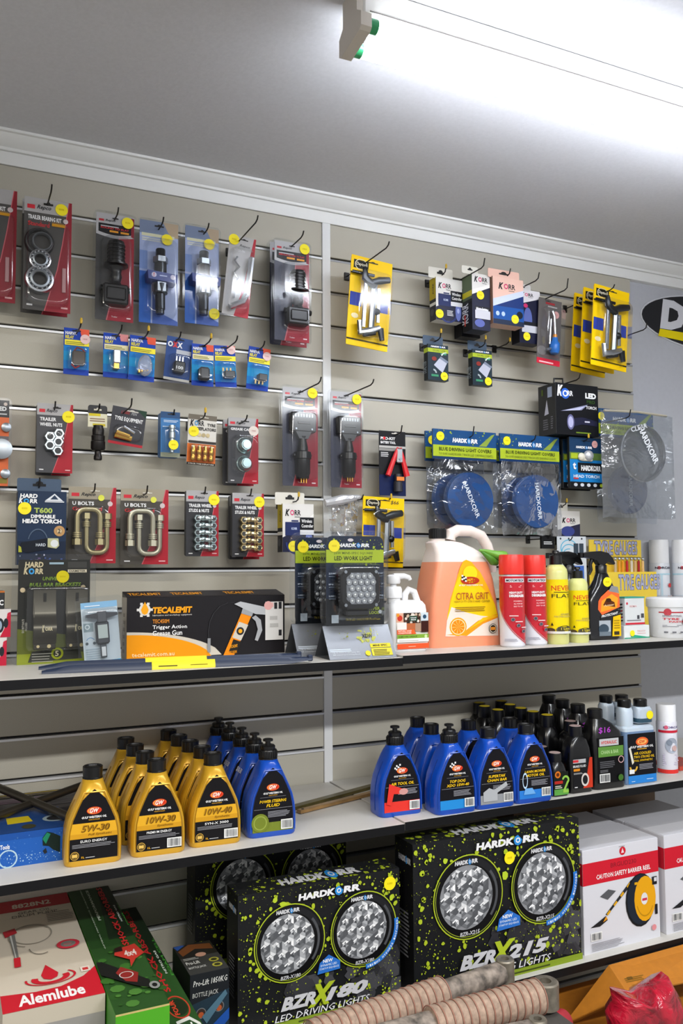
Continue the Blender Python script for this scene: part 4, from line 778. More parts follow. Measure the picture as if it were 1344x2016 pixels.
# ================================================================ upper shelf, left board
def carton(name, label, cat, x0, x1, y0, D, z0, H, body, grp=None, yaw=0, c=.0012):
    """carton with its front face at y0, spanning x0..x1 and D deep"""
    r = thing(name, label, cat, ((x0 + x1) / 2, y0, z0), (0, 0, yaw), grp); box(r, x1 - x0, H, D, body, c); return r, x1 - x0, H
X0, Y0 = onz(13, 1310, S1L)
for k, (lb, xr, z, hh, nm) in enumerate((('lowest red and grey reflector box at the shelf end', 13, 0, .062, 'reflector_box'), ('upper red and grey reflector box stacked on its twin', 20, .0625, .062, 'reflector_box'), ('small black box on top of the two red ones', 7, .125, .04, 'small_black_box'))):
    xe = at(xr, 1280, Y0)[0]; r, W, H = carton(nm, lb, 'box', xe - .11, xe, Y0, .05, S1L + z, hh, '#c9c4c2' if k < 2 else '#151517', 'stacked boxes at the shelf end' if k < 2 else None)
    a = Art(W, H)
    if k < 2: a.rect(0, 0, 1, 1, '#cfcac8'); a.poly([(.94, .86), (1, .9), (1, 0), (.80, 0), (.88, .3)], '#b8203a'); a.ell(.80, .42, .075, '#22252a', .26); a.ell(.79, .42, .045, '#8fa0b4', .17); a.ell(.91, .50, .045, '#24272c', .17); a.ring(.955, .80, .016, .026, '#c83a4c')
    else: a.rect(0, .9, 1, 1, '#b0642a'); a.text('C', .9, .2, .08, .3, WH, .03)
    a.put(r)
# bull bar brackets
r, W, H = stand('bracket_pack', 'big clamshell of two black bull bar brackets at the shelf end', 'car part', 34, 176, 1102, 1306, S1L); card(r, W, H, '#25262a', .004)
a = Art(W, H); a.rect(0, 0, 1, 1, '#24241f'); a.rect(0, 0, 1, .2, '#8f9a24'); a.poly([(0, .1), (0, .34), (1, .24), (1, .1)], '#5f6620'); hardkorr2(a, .07, .86, .27, .12, '#c9bb96'); a.text('UNIVERSAL', .33, .80, .36, .035, '#6f8a2e', .03, .2); a.text('BULL BAR BRACKETS', .15, .74, .72, .038, '#6f8a2e', .03, .2); a.rect(.68, .92, .95, .98, '#3b3a36'); a.rect(.68, .875, .95, .905, '#c9bfa6'); a.text('DIAMETER', .7, .88, .23, .02, '#2a2824', .02)
a.text('SECURITY BOLTS', .09, .30, .20, .02, '#c9c4b6', .01, rot=90); a.text('INCLUDED', .13, .32, .12, .02, '#c9c4b6', .01, rot=90); a.poly([(.15, .02), (.2, .12), (.85, .17), (.9, .04)], '#3e3f38'); a.ring(.55, .095, .055, .085, '#8f9a24'); a.text('5', .52, .07, .05, .05, '#c9c4a0', .02); a.lines(.2, .02, .3, .1, 4, '#b9b7ac', .2)
for u, v in ((.06, .71), (.90, .73)): a.ell(u, v, .035, '#b9a98a')
a.rect(.42, .955, .62, .975, '#8aa0ac'); a.put(r)
bm_ = mat('#47443b', .3, .75)
for k, (xx, bw) in enumerate(((-W * .5 + W * .36, W * .30), (-W * .5 + W * .81, W * .30))):
    g = G(); hb = bw / 2; pf = [(-.006, .73), (-.010, .71), (-.012, .50), (-.016, .44), (-.026, .40), (-.030, .34), (-.029, .29), (-.025, .24), (-.022, .20)]
    g.loft([[(xx + s * hb * (1 if i < 2 else 1.05), y, H * v) for i, (y, v) in enumerate(pf)] for s in (-1, 1)], bm_, False, False)
    g.loft([[(xx + s * hb * 1.05, y + .004, H * v) for y, v in pf] for s in (-1, 1)], bm_, False, False)
    g.loft([[(xx - hb, -.008, .73 * H), (xx - hb, -.022, .20 * H), (xx - hb, 0, .19 * H)], [(xx - hb + .002, -.008, .73 * H), (xx - hb + .002, -.022, .20 * H), (xx - hb + .002, 0, .19 * H)]], bm_)
    g.box(xx - hb, xx + hb, -.022, -.018, H * .145, H * .2, bm_, .001); o = g.put('bracket', r)
    a = Art(bw, H * .5, lambda x, z, l: (xx - hb + x, -.0135 - l, H * .45 + z)); a.rect(.44, .30, .57, .46, '#24231f', 1); a.put(o, 'slot_mark')
    a = Art(bw, .016, lambda x, z, l: (xx - hb + x, -.0305 - l, H * .31 + z)); a.text('K', .36, 0, .1, 1, '#d6cba6', .04, .2); a.text('ORR', .5, .2, .34, .5, '#d6cba6', .03); a.put(o, 'lettering')
    a = Art(bw, H * .05, lambda x, z, l: (xx - hb + x, -.0225 - l, H * .15 + z)); a.ell(.2, .5, .07, '#c9b98c'); a.ell(.7, .5, .09, '#c9b98c'); a.put(o, 'bolt_holes')
clam(r, W, H, .013, .01, True); G().dome(-W * .42, W * .48, H * .12, H * .76, .034, CLR, .012).put('blister', r); sticker(r, W * .11, H * .835, -.001, .014)
# tyre tread gauge pack leaning
r, W, H = stand('tread_gauge_pack', 'pale blue and white pack of a digital tread gauge, leaning', 'tool', 167, 239, 1188, 1308, S1L); r.rotation_euler = (math.radians(-3), math.radians(-4.5), 0); r.location.z += .0045
card(r, W, H, '#c9d6de', .002); a = Art(W, H); a.rect(0, 0, 1, 1, '#c7d3da'); a.rect(0, .90, 1, 1, '#86b4d6'); a.rect(0, 0, 1, .03, '#4aa0cc'); a.rect(.04, .52, .3, .66, '#8ea0a6'); a.ring(.14, .6, .04, .07, '#d6e0e4'); a.ring(.2, .36, .1, .115, '#5b8fc0', 20, 160); a.ell(.1, .33, .04, '#59646c'); a.ell(.3, .33, .04, '#59646c'); a.lines(.06, .08, .5, .18, 5, '#a9b9c4'); a.lines(.1, .93, .5, .03, 1, '#e6eef4'); a.put(r)
g = G(); g.box(-.013, .016, -.018, -.002, H * .30, H * .68, mat('#3c4046', .3), .004); g.box(-.009, .012, -.022, -.017, H * .66, H * .84, mat('#4a4e54', .3), .002); g.put('gauge_body', r)
for s in (-1, 1): g = G(); g.loft([[(.002 + s * .01, y, H * .82), (.002 + s * .034, y, H * .80), (.002 + s * .034, y, H * .755), (.002 + s * .01, y, H * .72)] for y in (-.02, -.006)], mat('#34383e', .3)); g.put('gauge_wing', r)
g = G(); g.box(-.009, .012, -.0195, -.018, H * .40, H * .62, mat('#aab6b4', .2)); g.put('gauge_screen', r); g = G(); g.box(-.005, .008, -.014, -.006, H * .08, H * .30, mat('#5a6066', .25, .6), .001); g.put('gauge_probe', r); g = G(); g.box(-.003, .006, -.0145, -.014, H * .11, H * .26, mat('#d9dfe2', .2, .3)); g.put('probe_scale', r)
clam(r, W, H, .012, .004, True); G().dome(-W * .48, W * .5, H * .02, H * .9, .028, CLR, .01).put('blister', r)
# grease gun carton
r, W, H = carton('grease_gun_box', 'long black and amber carton printed with a trigger action grease gun', 'box', -.5965, -.2035, -.187, .06, S1L, .145, '#1c1a1c')
a = Art(W, H); a.rect(0, 0, 1, 1, '#1d1b1e'); n = 14
cv = [(u / n * .52, .40 * (1 - (u / n) ** 2.0) ** .62) for u in range(n + 1)]; a.poly([(0, 0)] + [(u * 1.12, v + .045 * (1 - u)) for u, v in cv], '#c9c2b4'); a.poly([(0, 0)] + cv, '#e8940c')
a.ell(.105, .80, .035, '#d8d6d2'); [a.rect(.105 + .04 * math.cos(t) - .008, .80 + .108 * math.sin(t) - .02, .105 + .04 * math.cos(t) + .008, .80 + .108 * math.sin(t) + .02, '#d8d6d2') for t in [PI / 3 * i for i in range(6)]]; a.poly([(.105, .93), (.128, .80), (.12, .74), (.105, .72), (.09, .74), (.082, .80)], '#f0a21a')
a.text('TECALEMIT', .152, .735, .242, .105, '#f0a019', .05, .12); a.text('lubrication and workshop equipment', .152, .685, .24, .034, '#d8d5cf', .005); a.text('TEC450M', .152, .575, .10, .066, '#d6862a', .02); a.text('Trigger Action', .152, .465, .21, .08, WH, .015); a.text('Grease Gun', .152, .375, .18, .08, WH, .015); a.text('tecalemit.com.au', .03, .045, .255, .068, '#f2d9a6', .015)
hs = [(.50, .20), (.495, .40), (.505, .58), (.53, .72), (.57, .83), (.62, .88), (.665, .885)]
for (u0, v0), (u1, v1) in zip(hs, hs[1:]): a.poly([(u0 - .003, v0), (u0 + .003, v0), (u1 + .003, v1 - .004), (u1 - .003, v1 + .006)], '#0a0a0b'); a.poly([(u0 - .001, v0), (u0 + .0012, v0), (u1 + .0012, v1), (u1 - .001, v1 + .004)], '#4a4a4e')
a.rect(.490, .07, .509, .3, '#8d8f92'); a.poly([(.59, 0), (.66, 0), (.775, .66), (.71, .72)], '#f08c12'); a.poly([(.648, .30), (.705, .24), (.752, .50), (.692, .56)], '#cfc8bc'); a.ell(.70, .4, .025, '#2b2a2c'); a.ell(.70, .40, .013, '#f0a21a'); a.poly([(.625, .06), (.672, .02), (.705, .22), (.655, .27)], '#27241f'); a.text('TECALEMIT', .634, .12, .05, .05, '#f0a21a', .02, rot=6); a.text('TEC450M', .628, .02, .05, .05, '#e8940c', .02, rot=6)
a.poly([(.705, .70), (.775, .64), (.79, .74), (.72, .82)], '#9c9ea2'); a.poly([(.66, .86), (.70, .90), (.86, .80), (.88, .66), (.80, .68), (.72, .78)], '#b5b7ba'); a.poly([(.80, .66), (.835, .58), (.845, .40), (.815, .22), (.795, .24), (.815, .42), (.80, .56), (.775, .62)], '#a9abaf')
a.rect(.865, .23, .985, .885, '#d9d7d4'); a.rect(.865, .79, .92, .87, '#e6b6b2'); a.ell(.885, .82, .028, '#e2a9a5'); a.rect(.925, .76, .945, .87, '#2b2b2e'); a.rect(.955, .76, .975, .88, '#2b2b2e'); a.rect(.955, .3, .975, .4, '#2b2b2e'); a.lines(.895, .45, .06, .25, 2, '#b9b7b4'); a.put(r)
a = Art(.06, H, lambda x, z, l: (-W / 2 - l, .06 - x, z)); a.rect(0, 0, 1, 1, '#a8a298'); a.lines(.3, .1, .4, .7, 6, '#7d786f'); a.put(r)
G().loft([[(x, 0, H - .0004), (x, .06, H - .0004), (x, .06, H + .012)] for x in (-W / 2, W / 2)], mat('#1c1a1c', .45)).put('raised_lid', r)
a = Art(W, .06, lambda x, z, l: (x - W / 2, z, H + z * .2067 + l)); a.rect(0, 0, 1, 1, '#262326'); [a.text('TECALEMIT', u, .3, .2, .4, '#d8901c', .03) for u in (.02, .28, .62)]; a.put(r)
a = Art(.06, H, lambda x, z, l: (W / 2 + l, x, z)); a.rect(0, 0, 1, 1, '#c4bdae'); a.put(r)
# two wiper blades
def wiper(label, p0, p1, dz):
    (xa, ya), (xb, yb) = onz(*p0, S1L + .01), onz(*p1, S1L + .01); L = math.hypot(xb - xa, yb - ya); an = math.atan2(yb - ya, xb - xa)
    r = thing('wiper_blade', label, 'wiper', ((xa + xb) / 2, (ya + yb) / 2, S1L + .0002), (0, 0, an), 'wiper blades on the shelf front'); nav = mat('#1c2942', .4)
    def seg(u0, u1, m, nm, k=1.0, lb=None):
        g = G(); n = 8; loops = []
        for i in range(n + 1):
            u = u0 + (u1 - u0) * i / n; e = min(1, 9 * (u + .012), 9 * (1.012 - u)); s = (u - .5) * L
            hgt = .0155 * k * (.35 + .65 * e); wd = .009 * k; lift = .004 * (1 - e) * (2 if u > .5 else 0)
            loops.append([(s, -wd, lift), (s, -wd * .9, lift + hgt * .45), (s, -wd * .2, lift + hgt), (s, wd * .5, lift + hgt * .9), (s, wd, lift + hgt * .35), (s, wd, lift)])
        return g.loft(loops, m).put(nm, r, lb, ang=50)
    seg(0, .385, nav, 'blade_spoiler'); seg(.62, 1, nav, 'blade_spoiler'); sl = seg(.385, .62, mat('#f0d500', .5), 'paper_sleeve', 1.08, 'yellow paper sleeve')
    g = G(); g.box(L * .485, L * .505, -.007, .007, .004, .018, nav, .002); g.put('end_clip', r)
    a = Art(L * .235, .02, lambda x, z, l: (-L * .115 + x, -.0099 - l, z)); a.lines(.1, .3, .3, .2, 1, '#4a4a2a'); a.lines(.6, .35, .3, .12, 1, '#6a6420'); a.put(sl, 'small_print')
wiper('navy wiper blade with yellow sleeve, nearer the shelf edge', (82, 1317), (612, 1296), 0)
wiper('navy wiper blade with yellow sleeve, nearer the grease gun box', (76, 1309), (590, 1289), 0)
# LED work light packs
def worklight(label, cx, by, dx=0, dy=0, proto=None):
    X, Y = onz(cx, by, S1L)
    if proto: return dup(proto, (X, Y, S1L), label)
    r = thing('work_light_pack', label, 'work light', (X, Y, S1L), (0, 0, math.radians(-3)), 'boxed work lights on card stands')
    W, H, zb = .150, .213, .075; yc = .048   # upright card, set back over the folded foot
    g = G(); g.loft([rrect(-W / 2, W / 2, zb, zb + H, .016, y) for y in (yc, yc + .003)], mat('#141d2c', .4)); g.put('backing_card', r)
    a = Art(W, H, lambda x, z, l: (x - W / 2, yc - l, zb + z)); a.poly([(p[0] / W + .5, (p[2]) / H) for p in rrect(-W / 2, W / 2, 0, H, .016, 0)], '#17253c'); a.rect(0, 0, 1, .3, '#14181e'); splat(a, 150, LIME, .02, .72, .98, .97, .022, lambda u, v: abs(u - .5) * 1.9 + .1); a.ell(.42, .955, .05, '#d9cfd0', .018)
    a.rect(0, .70, 1, .845, LIME); a.text('26W MINE-SPEC SQUARE', .13, .79, .68, .032, '#4a5a20', .005); a.text('LED WORK LIGHT', .14, .725, .66, .05, '#1c2008', .02); hardkorr(a, .2, .875, .55, .042); splat(a, 30, LIME, .6, .6, .9, .7, .02)
    for i, (t, v) in enumerate((('25W', .57), ('IP67', .45), ('LUMENS', .32))): a.text(t, .04, v, .12, .018, '#c9d4e2', .02); a.lines(.04, v - .025, .12, .015, 1, '#7d8a9c'); a.text(t, .86, v, .12, .018, '#c9d4e2', .02); a.lines(.86, v - .025, .12, .015, 1, '#7d8a9c')
    a.rect(.18, .12, .66, .19, '#23262a'); a.text('HYPER', .70, .165, .22, .035, '#a9bb2b', .03); a.text('FLOOD', .70, .12, .22, .035, '#a9bb2b', .03); a.text('TRUE LED HARDKORR Flood beam', .32, .055, .6, .025, '#b9a53a', .01); a.rect(.08, .03, .2, .12, '#aab4bc'); a.ell(.92, .145, .03, '#c9ced2'); a.put(r)
    # the lamp itself
    zc = zb + H * .415; hw = .050
    def octo(h, c, y): return [(h - c, y, h), (h, y, h - c), (h, y, c - h), (h - c, y, -h), (c - h, y, -h), (-h, y, c - h), (-h, y, h - c), (c - h, y, h)]
    sh = lambda P: [(x, y, zc + z) for x, y, z in P]
    g = G(); g.loft([sh(octo(hw, .018, yc - .002)), sh(octo(hw, .018, yc - .030)), sh(octo(hw * .94, .017, yc - .034))], mat('#0e0f11', .3))
    for i in range(9):
        for s in (-1, 1): g.box(s * hw * 1.06 - .003, s * hw * 1.06 + .003, yc - .028, yc - .006, zc - hw * .6 + .012 * i * .62, zc - hw * .6 + .012 * i * .62 + .004, BLK)
    for sx in (-1, 1):
        for sz in (-1, 1): g.lathe([(.004, 0), (.004, -.002)], STEEL, (sx * hw * .78, yc - .034, zc + sz * hw * .78), 'y', 8)
    lp = g.put('lamp_housing', r)
    g = G(); g.loft([sh(octo(hw * .74, .012, yc - .0335)), sh(octo(hw * .74, .012, yc - .0345))], mat('#8b8f94', .25, .8)); g.put('reflector_plate', lp)
    g = G()
    for j in range(5):
        for i in range(4 if j % 2 == 0 else 5):
            cxx = (i - (1.5 if j % 2 == 0 else 2)) * .0155; czz = zc + (j - 2) * .0145
            if j == 2 and abs(cxx) < .004: continue
            g.lathe([(.0072, 0), (.0068, -.003), (.0048, -.003), (.0028, -.0005)], CHROME, (cxx, yc - .0345, czz), 'y', 12, False); g.ball((cxx, yc - .0352, czz), .0026, mat('#f2f4f2', .1), 8, 5)
    o = g.put('led_cups', lp); o['kind'] = 'stuff'
    g = G(); g.box(-.034, .026, yc - .026, yc - .004, zb + .022, zc - hw, mat('#1a1b1e', .35), .004); g.put('lamp_bracket', r)
    g = G(); g.dome(-.066, .064, zb + .012, zb + H * .70, .045, CLR, .018, .006, yc); g.put('blister', r)
    g = G(); g.loft([rrect(-W / 2 - .011, W / 2 + .011, zb - .004, zb + H + .013, .024, y) for y in (yc - .004, yc + .012)], CLR); g.put('clear_shell', r)
    # folded foot
    g = G(); t = .0015; w = W / 2 + .010
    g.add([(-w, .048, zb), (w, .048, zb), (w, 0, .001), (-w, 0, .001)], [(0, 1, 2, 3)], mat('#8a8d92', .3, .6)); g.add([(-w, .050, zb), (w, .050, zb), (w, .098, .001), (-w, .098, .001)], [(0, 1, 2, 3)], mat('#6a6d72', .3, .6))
    ft = g.put('folded_foot', r, 'silver folded foot')
    sl = math.hypot(.048, zb)
    a = Art(2 * w, sl, lambda x, z, l: (x - w, .048 * z / sl - l * .8, .001 + (zb - .001) * z / sl + l * .5)); a.lines(.03, .22, .36, .10, 2, '#c9d2dc'); a.text('Up to 5000 hours lamp life', .06, .17, .4, .045, '#d9dde2', .005); a.text('All round hard hitting flood', .06, .10, .4, .045, '#d9dde2', .005)
    splat(a, 60, '#b9bc5a', .48, .50, .80, .9, .03); a.text('XDW', .55, .6, .16, .12, '#3a3c38', .03); splat(a, 20, '#8a9030', .22, .55, .36, .8, .02); a.rect(.64, .30, .95, .42, '#d9c82a'); a.rect(.64, .06, .95, .28, '#d2c637'); a.text('MINE SPEC', .68, .33, .22, .06, '#34321a', .03); a.lines(.67, .08, .25, .18, 4, '#5a5520'); a.ell(.58, .14, .04, '#d8c628'); a.put(ft)
    g = G(); g.box(-w, w, -.003, .100, 0, .001, clear('#eef2f6', .2, .1)); g.put('clear_base', r)
    return r
wl = worklight('front square led work light pack on a silver folded foot', 716, 1297)
sticker(wl, -.055, .264, .0465, .0145)
X, Y = onz(716, 1297, S1L)
worklight('rear square led work light pack, half behind the front one', 0, 1, proto=wl) if 0 else dup(wl, (X - .034, Y + .110, S1L), 'rear square led work light pack, half behind the front one')
# ================================================================ upper shelf, right board
# pump bottle
r, W, H = stand('pump_bottle', 'white pump bottle with a carry loop and a picture label', 'bottle', 773, 845, 1182, 1284, S1R); D = .062
WPL = mat('#e9e9ea', .35)
g = G(); loops = []
for z, k, q in ((0, .93, .9), (.004, 1, 1), (H * .80, 1, 1), (H * .9, .97, .93), (H * .97, .84, .8), (H, .7, .66)):
    loops.append([(x, y + D / 2, z) for x, _, y in rrect(-W / 2 * k, W / 2 * k, -D / 2 * q, D / 2 * q, .016 * k, 0)])
g.loft(loops, WPL); g.put('body', r)
px0 = -W * .30
g = G(); g.lathe([(.017, H - .006), (.017, H + .008)], WPL, (px0, D / 2, 0), 'z', 20); g.lathe([(.021, H + .006), (.0215, H + .028), (.018, H + .034), (.008, H + .035), (.008, H + .042)], WPL, (px0, D / 2, 0), 'z', 24); pc = g.put('pump_collar', r)
g = G(); g.lathe([(.016, H + .041), (.018, H + .045), (.017, H + .060), (.010, H + .064)], WPL, (px0, D / 2, 0), 'z', 20); g.tube([(px0, D / 2, H + .058), (px0 + .03, D / 2, H + .060), (px0 + .045, D / 2, H + .056), (px0 + .048, D / 2, H + .050)], [.009, .007, .006, .005], WPL, 10); g.put('pump_head', r)
g = G(); g.tube([(.0, D / 2, H - .012), (.002, D / 2, H + .014), (.012, D / 2, H + .026), (.028, D / 2, H + .020), (.038, D / 2, H - .006), (.042, D / 2, H - .03)], .0085, WPL, 10); g.put('carry_loop', r)
a = Art(W, H, lambda x, z, l: (x - W / 2, -l, z)); a.rect(.10, .07, .96, .76, '#e6e2da'); a.rect(.10, .58, .30, .76, '#d8a890'); a.ell(.2, .66, .07, '#c83a2a'); a.ell(.15, .72, .04, '#e0902a'); a.rect(.30, .52, .76, .76, '#3a2a22'); [a.ell(.34 + .4 * random.random(), .56 + .17 * random.random(), .035, random.choice(['#c9b09a', '#8a5a40', '#e2d8cc', '#5a3a2c']), n=8) for _ in range(22)]; a.rect(.44, .60, .66, .70, '#16402a'); a.text('natural', .47, .655, .16, .028, WH, .02); a.text('sauce', .48, .615, .14, .026, WH, .02)
a.rect(.76, .60, .96, .76, '#c9d6dd'); a.ell(.86, .68, .05, '#2a4a66'); a.rect(.36, .42, .60, .56, '#b5643c'); a.rect(.60, .40, .76, .56, '#a98a74'); a.rect(.76, .38, .96, .6, '#3a1814'); a.rect(.10, .42, .36, .58, '#e4ddd8'); a.rect(.10, .35, .56, .44, '#e2602c'); a.poly([(.56, .44), (.62, .35), (.56, .35)], '#e2602c'); a.text('NATURAL HAND', .13, .40, .36, .03, '#f2d9cc', .02); a.text('CONDITIONER', .13, .36, .36, .03, '#f2d9cc', .02); a.rect(.10, .27, .96, .345, '#7fa63a'); a.text('REMOVES GREASE', .14, .29, .5, .03, '#2c3f14', .01); a.ell(.88, .3, .04, '#c9dca0'); a.rect(.10, .2, .96, .27, '#efece6'); a.lines(.14, .22, .6, .03, 1, '#b9b4ac'); a.rect(.10, .07, .96, .17, '#e0552a'); a.lines(.4, .11, .2, .02, 1, '#f2c0a4'); a.put(r, 'label')
# citrus hand cleaner jug
X, Y = onz(919, 1273, S1R); r = thing('cleaner_jug', 'large translucent jug of orange hand cleaner with a black cap', 'jug', (X, Y, S1R)); D = .105
JP = mat('#f39a74', .35, sss=.35); JT = mat('#ecdfd8', .3, sss=.3)
def P(px, py, y=None): x, z = at(px, py, Y if y is None else Y + y); return x - X, z - S1R
def jloop(L, R, z, y0, y1, k=.018): return [(x, y, z) for x, _, y in rrect(L, R, y0, y1, k, 0)]
sec = [(1279, 849, 989, .006), (1272, 848, 990, 0), (1230, 849, 988, 0), (1180, 853, 982, 0), (1140, 858, 975, 0), (1106, 864, 966, .004)]
sec2 = [(1106, 864, 966, .004), (1090, 866, 958, .010), (1078, 866, 945, .020), (1068, 862, 925, .026), (1064, 866, 910, .034)]
def JL(s): return [jloop(P(l, y)[0], P(q, y)[0], max(0, P((l + q) / 2, y + (6 if y > 1270 else 0))[1] if y < 1279 else 0), i, D - i) for y, l, q, i in s]
lo = JL(sec); g = G(); g.loft(lo, JP); g.put('body', r, 'orange filled body')
hi = JL(sec2); g = G(); g.loft(hi, JT); g.put('upper_body', r, 'clear headspace above the liquid')
g = G(); hp = [P(884, 1062, D / 2), P(886, 1050, D / 2), P(900, 1043, D / 2), P(925, 1044, D / 2), P(946, 1053, D / 2), P(958, 1072, D / 2), P(966, 1100, D / 2), P(968, 1125, D / 2)]; g.tube([(x, D / 2, z - .002) for x, z in hp], [.017, .017, .016, .015, .015, .015, .015, .012], JT, 12); g.put('handle', r)
cx, cz = P(861, 1062, D / 2); g = G(); g.lathe([(.020, -.012), (.020, .003)], JT, (cx, D / 2, cz), 'z', 24); g.put('neck', r)
g = G(); g.lathe([(.0225, .002), (.0225, .027), (.021, .029)], BLK, (cx, D / 2, cz), 'z', 28); [g.box(cx + .0222 * math.cos(t) - .001, cx + .0222 * math.cos(t) + .001, D / 2 + .0222 * math.sin(t) - .001, D / 2 + .0222 * math.sin(t) + .001, cz + .004, cz + .026, BLK) for t in [2 * PI * i / 26 for i in range(26)]]; g.put('cap', r)
x0, z0 = P(876, 1255); x1, z1 = P(980, 1102); W, H = x1 - x0, z1 - z0
a = Art(W, H, lambda x, z, l: (x0 + x, -l - .0004, z0 + z)); q = lambda px, py: ((P(px, py)[0] - x0) / W, (P(px, py)[1] - z0) / H)
lab = [q(*p) for p in ((876, 1253), (880, 1214), (886, 1180), (894, 1154), (904, 1120), (911, 1105), (917, 1102), (927, 1106), (945, 1127), (960, 1155), (974, 1190), (979, 1212), (980, 1251))]
a.poly(lab, '#f6b21c'); a.poly([q(*p) for p in ((880, 1216), (894, 1156), (904, 1135), (930, 1140), (962, 1170), (974, 1192), (979, 1214), (950, 1216), (920, 1222))], '#f7cf16'); a.poly([q(*p) for p in ((876, 1253), (879, 1222), (888, 1195), (915, 1205), (945, 1212), (979, 1216), (980, 1251))], '#eadbcf')
a.poly([q(*p) for p in ((877, 1250), (910, 1246), (940, 1222), (979, 1208), (979, 1216), (950, 1228), (918, 1252))], '#f39a1c'); a.poly([q(*p) for p in ((920, 1240), (950, 1216), (979, 1210), (979, 1213), (952, 1222))], '#f7c21a')
u, v = q(901, 1234); a.ell(u, v, .155, '#f6a01c', .12); a.ell(u, v, .13, '#fff0d2', .10); a.ell(u, v, .12, '#f28a12', .093)
for i in range(10): t = 2 * PI * i / 10; a.poly([(u, v), (u + .11 * math.cos(t), v + .086 * math.sin(t)), (u + .11 * math.cos(t + .12), v + .086 * math.sin(t + .12))], '#fbc766')
u, v = q(924, 1129); a.ell(u, v, .13, '#f8d820', .1); u, v = q(924, 1143); a.ring(u, v, .1, .17, '#b5361c', asp=.30, a0=0, a1=360); a.text('GW', u - .08, v - .03, .2, .06, '#c4441c', .04, .3); u, v = q(907, 1142)
for i in range(3):
    for j in range(3): a.rect(u + .03 * i, v + .022 * j - .012 * i, u + .03 * i + .03, v + .022 * j + .022 - .012 * i, '#1c1c1c' if (i + j) % 2 else '#f2f2f2')
u, v = q(901, 1154); a.text('GULF WESTERN OIL', u, v, .45, .022, '#e9e0cf', .03, .2); u, v = q(896, 1181); a.text('CITRA GRIT', u, v, .60, .092, '#a5482c', .005); u, v = q(892, 1187); a.text('HEAVY DUTY CITRUS HAND CLEANER', u, v, .66, .028, '#6a5218', .005); u, v = q(894, 1204); a.lines(u, v, .62, .07, 3, '#8a6a1c', .4)
u, v = q(968, 1237); a.ell(u, v, .075, '#22201c'); a.ring(u, v, .055, .065, '#e9dfcc'); a.rect(u - .045, v - .02, u + .045, v + .02, '#d98a2a'); a.put(r, 'label')
# green funnel tucked beside the handle
gx, gz = P(972, 1096, .03); gr = thing('green_funnel', 'green plastic scoop wedged beside the jug handle', 'funnel', (X + gx, Y - .006, S1R + gz))
g = G(); k = lambda px, py: (P(px, py, .03)[0] - gx, 0, P(px, py, .03)[1] - gz); g.tube([k(928, 1084), k(938, 1085), k(950, 1089), k(962, 1093), k(970, 1096), k(976, 1098), k(981, 1099)], [.003, .005, .008, .012, .0165, .0175, .012], mat('#6fa83c', .3), 14); g.tube([k(932, 1086), k(945, 1096), k(955, 1106), k(963, 1110)], [.003, .008, .011, .006], mat('#4f8a2c', .35), 12); g.put('scoop', gr)
# ---- cylinders
def cylart(r, R, H, cy, fn, seg=180):
    """print wrapped on a can: u across the visible half"""
    W = PI * R; a = Art(W, H, step=.00035, base=.0005, fr=lambda x, z, l: ((R + l) * math.sin((x / W - .5) * PI), cy - (R + l) * math.cos((x / W - .5) * PI), z)); fn(a); a.put(r, 'label')
def behind(px, py, z, R):
    """axis of a round foot of radius R whose nearest point is seen at px,py"""
    X, Y = onz(px, py, z); dx, dy = X - CAM['x'], Y - CAM['y']; L = math.hypot(dx, dy); return X + R * dx / L, Y + R * dy / L
def can(name, label, px, py, ytop, zsh, R, prof, mats, fn, cat='spray can', grp=None, sh=None):
    X, Y = behind(px, py, zsh, R); r = thing(name, label, cat, (X, Y, zsh), (0, 0, CAN_YAW), grp); H = at(px, ytop, Y)[1] - zsh
    for nm, pf, m, lb in prof(R, H): G().lathe(pf, m, (0, 0, 0), 'z', 32).put(nm, r, lb)
    if fn: cylart(r, R, H, 0, fn)
    return r
CAN_YAW = math.radians(-22)
RC = mat('#e8342a', .35); RB = mat('#c01628', .25, coat=.4)
def redp(R, H): return [('body', [(R * .9, 0), (R, .004), (R, H * .76), (R * .94, H * .785)], mat('#d7d7de', .3), None), ('rim', [(R * .97, H * .775), (R * .97, H * .785)], STEEL, 'silver rim'), ('cap', [(R * .99, H * .785), (R * 1.01, H * .80), (R * .99, H * .97), (R * .93, H)], RC, 'bright red cap')]
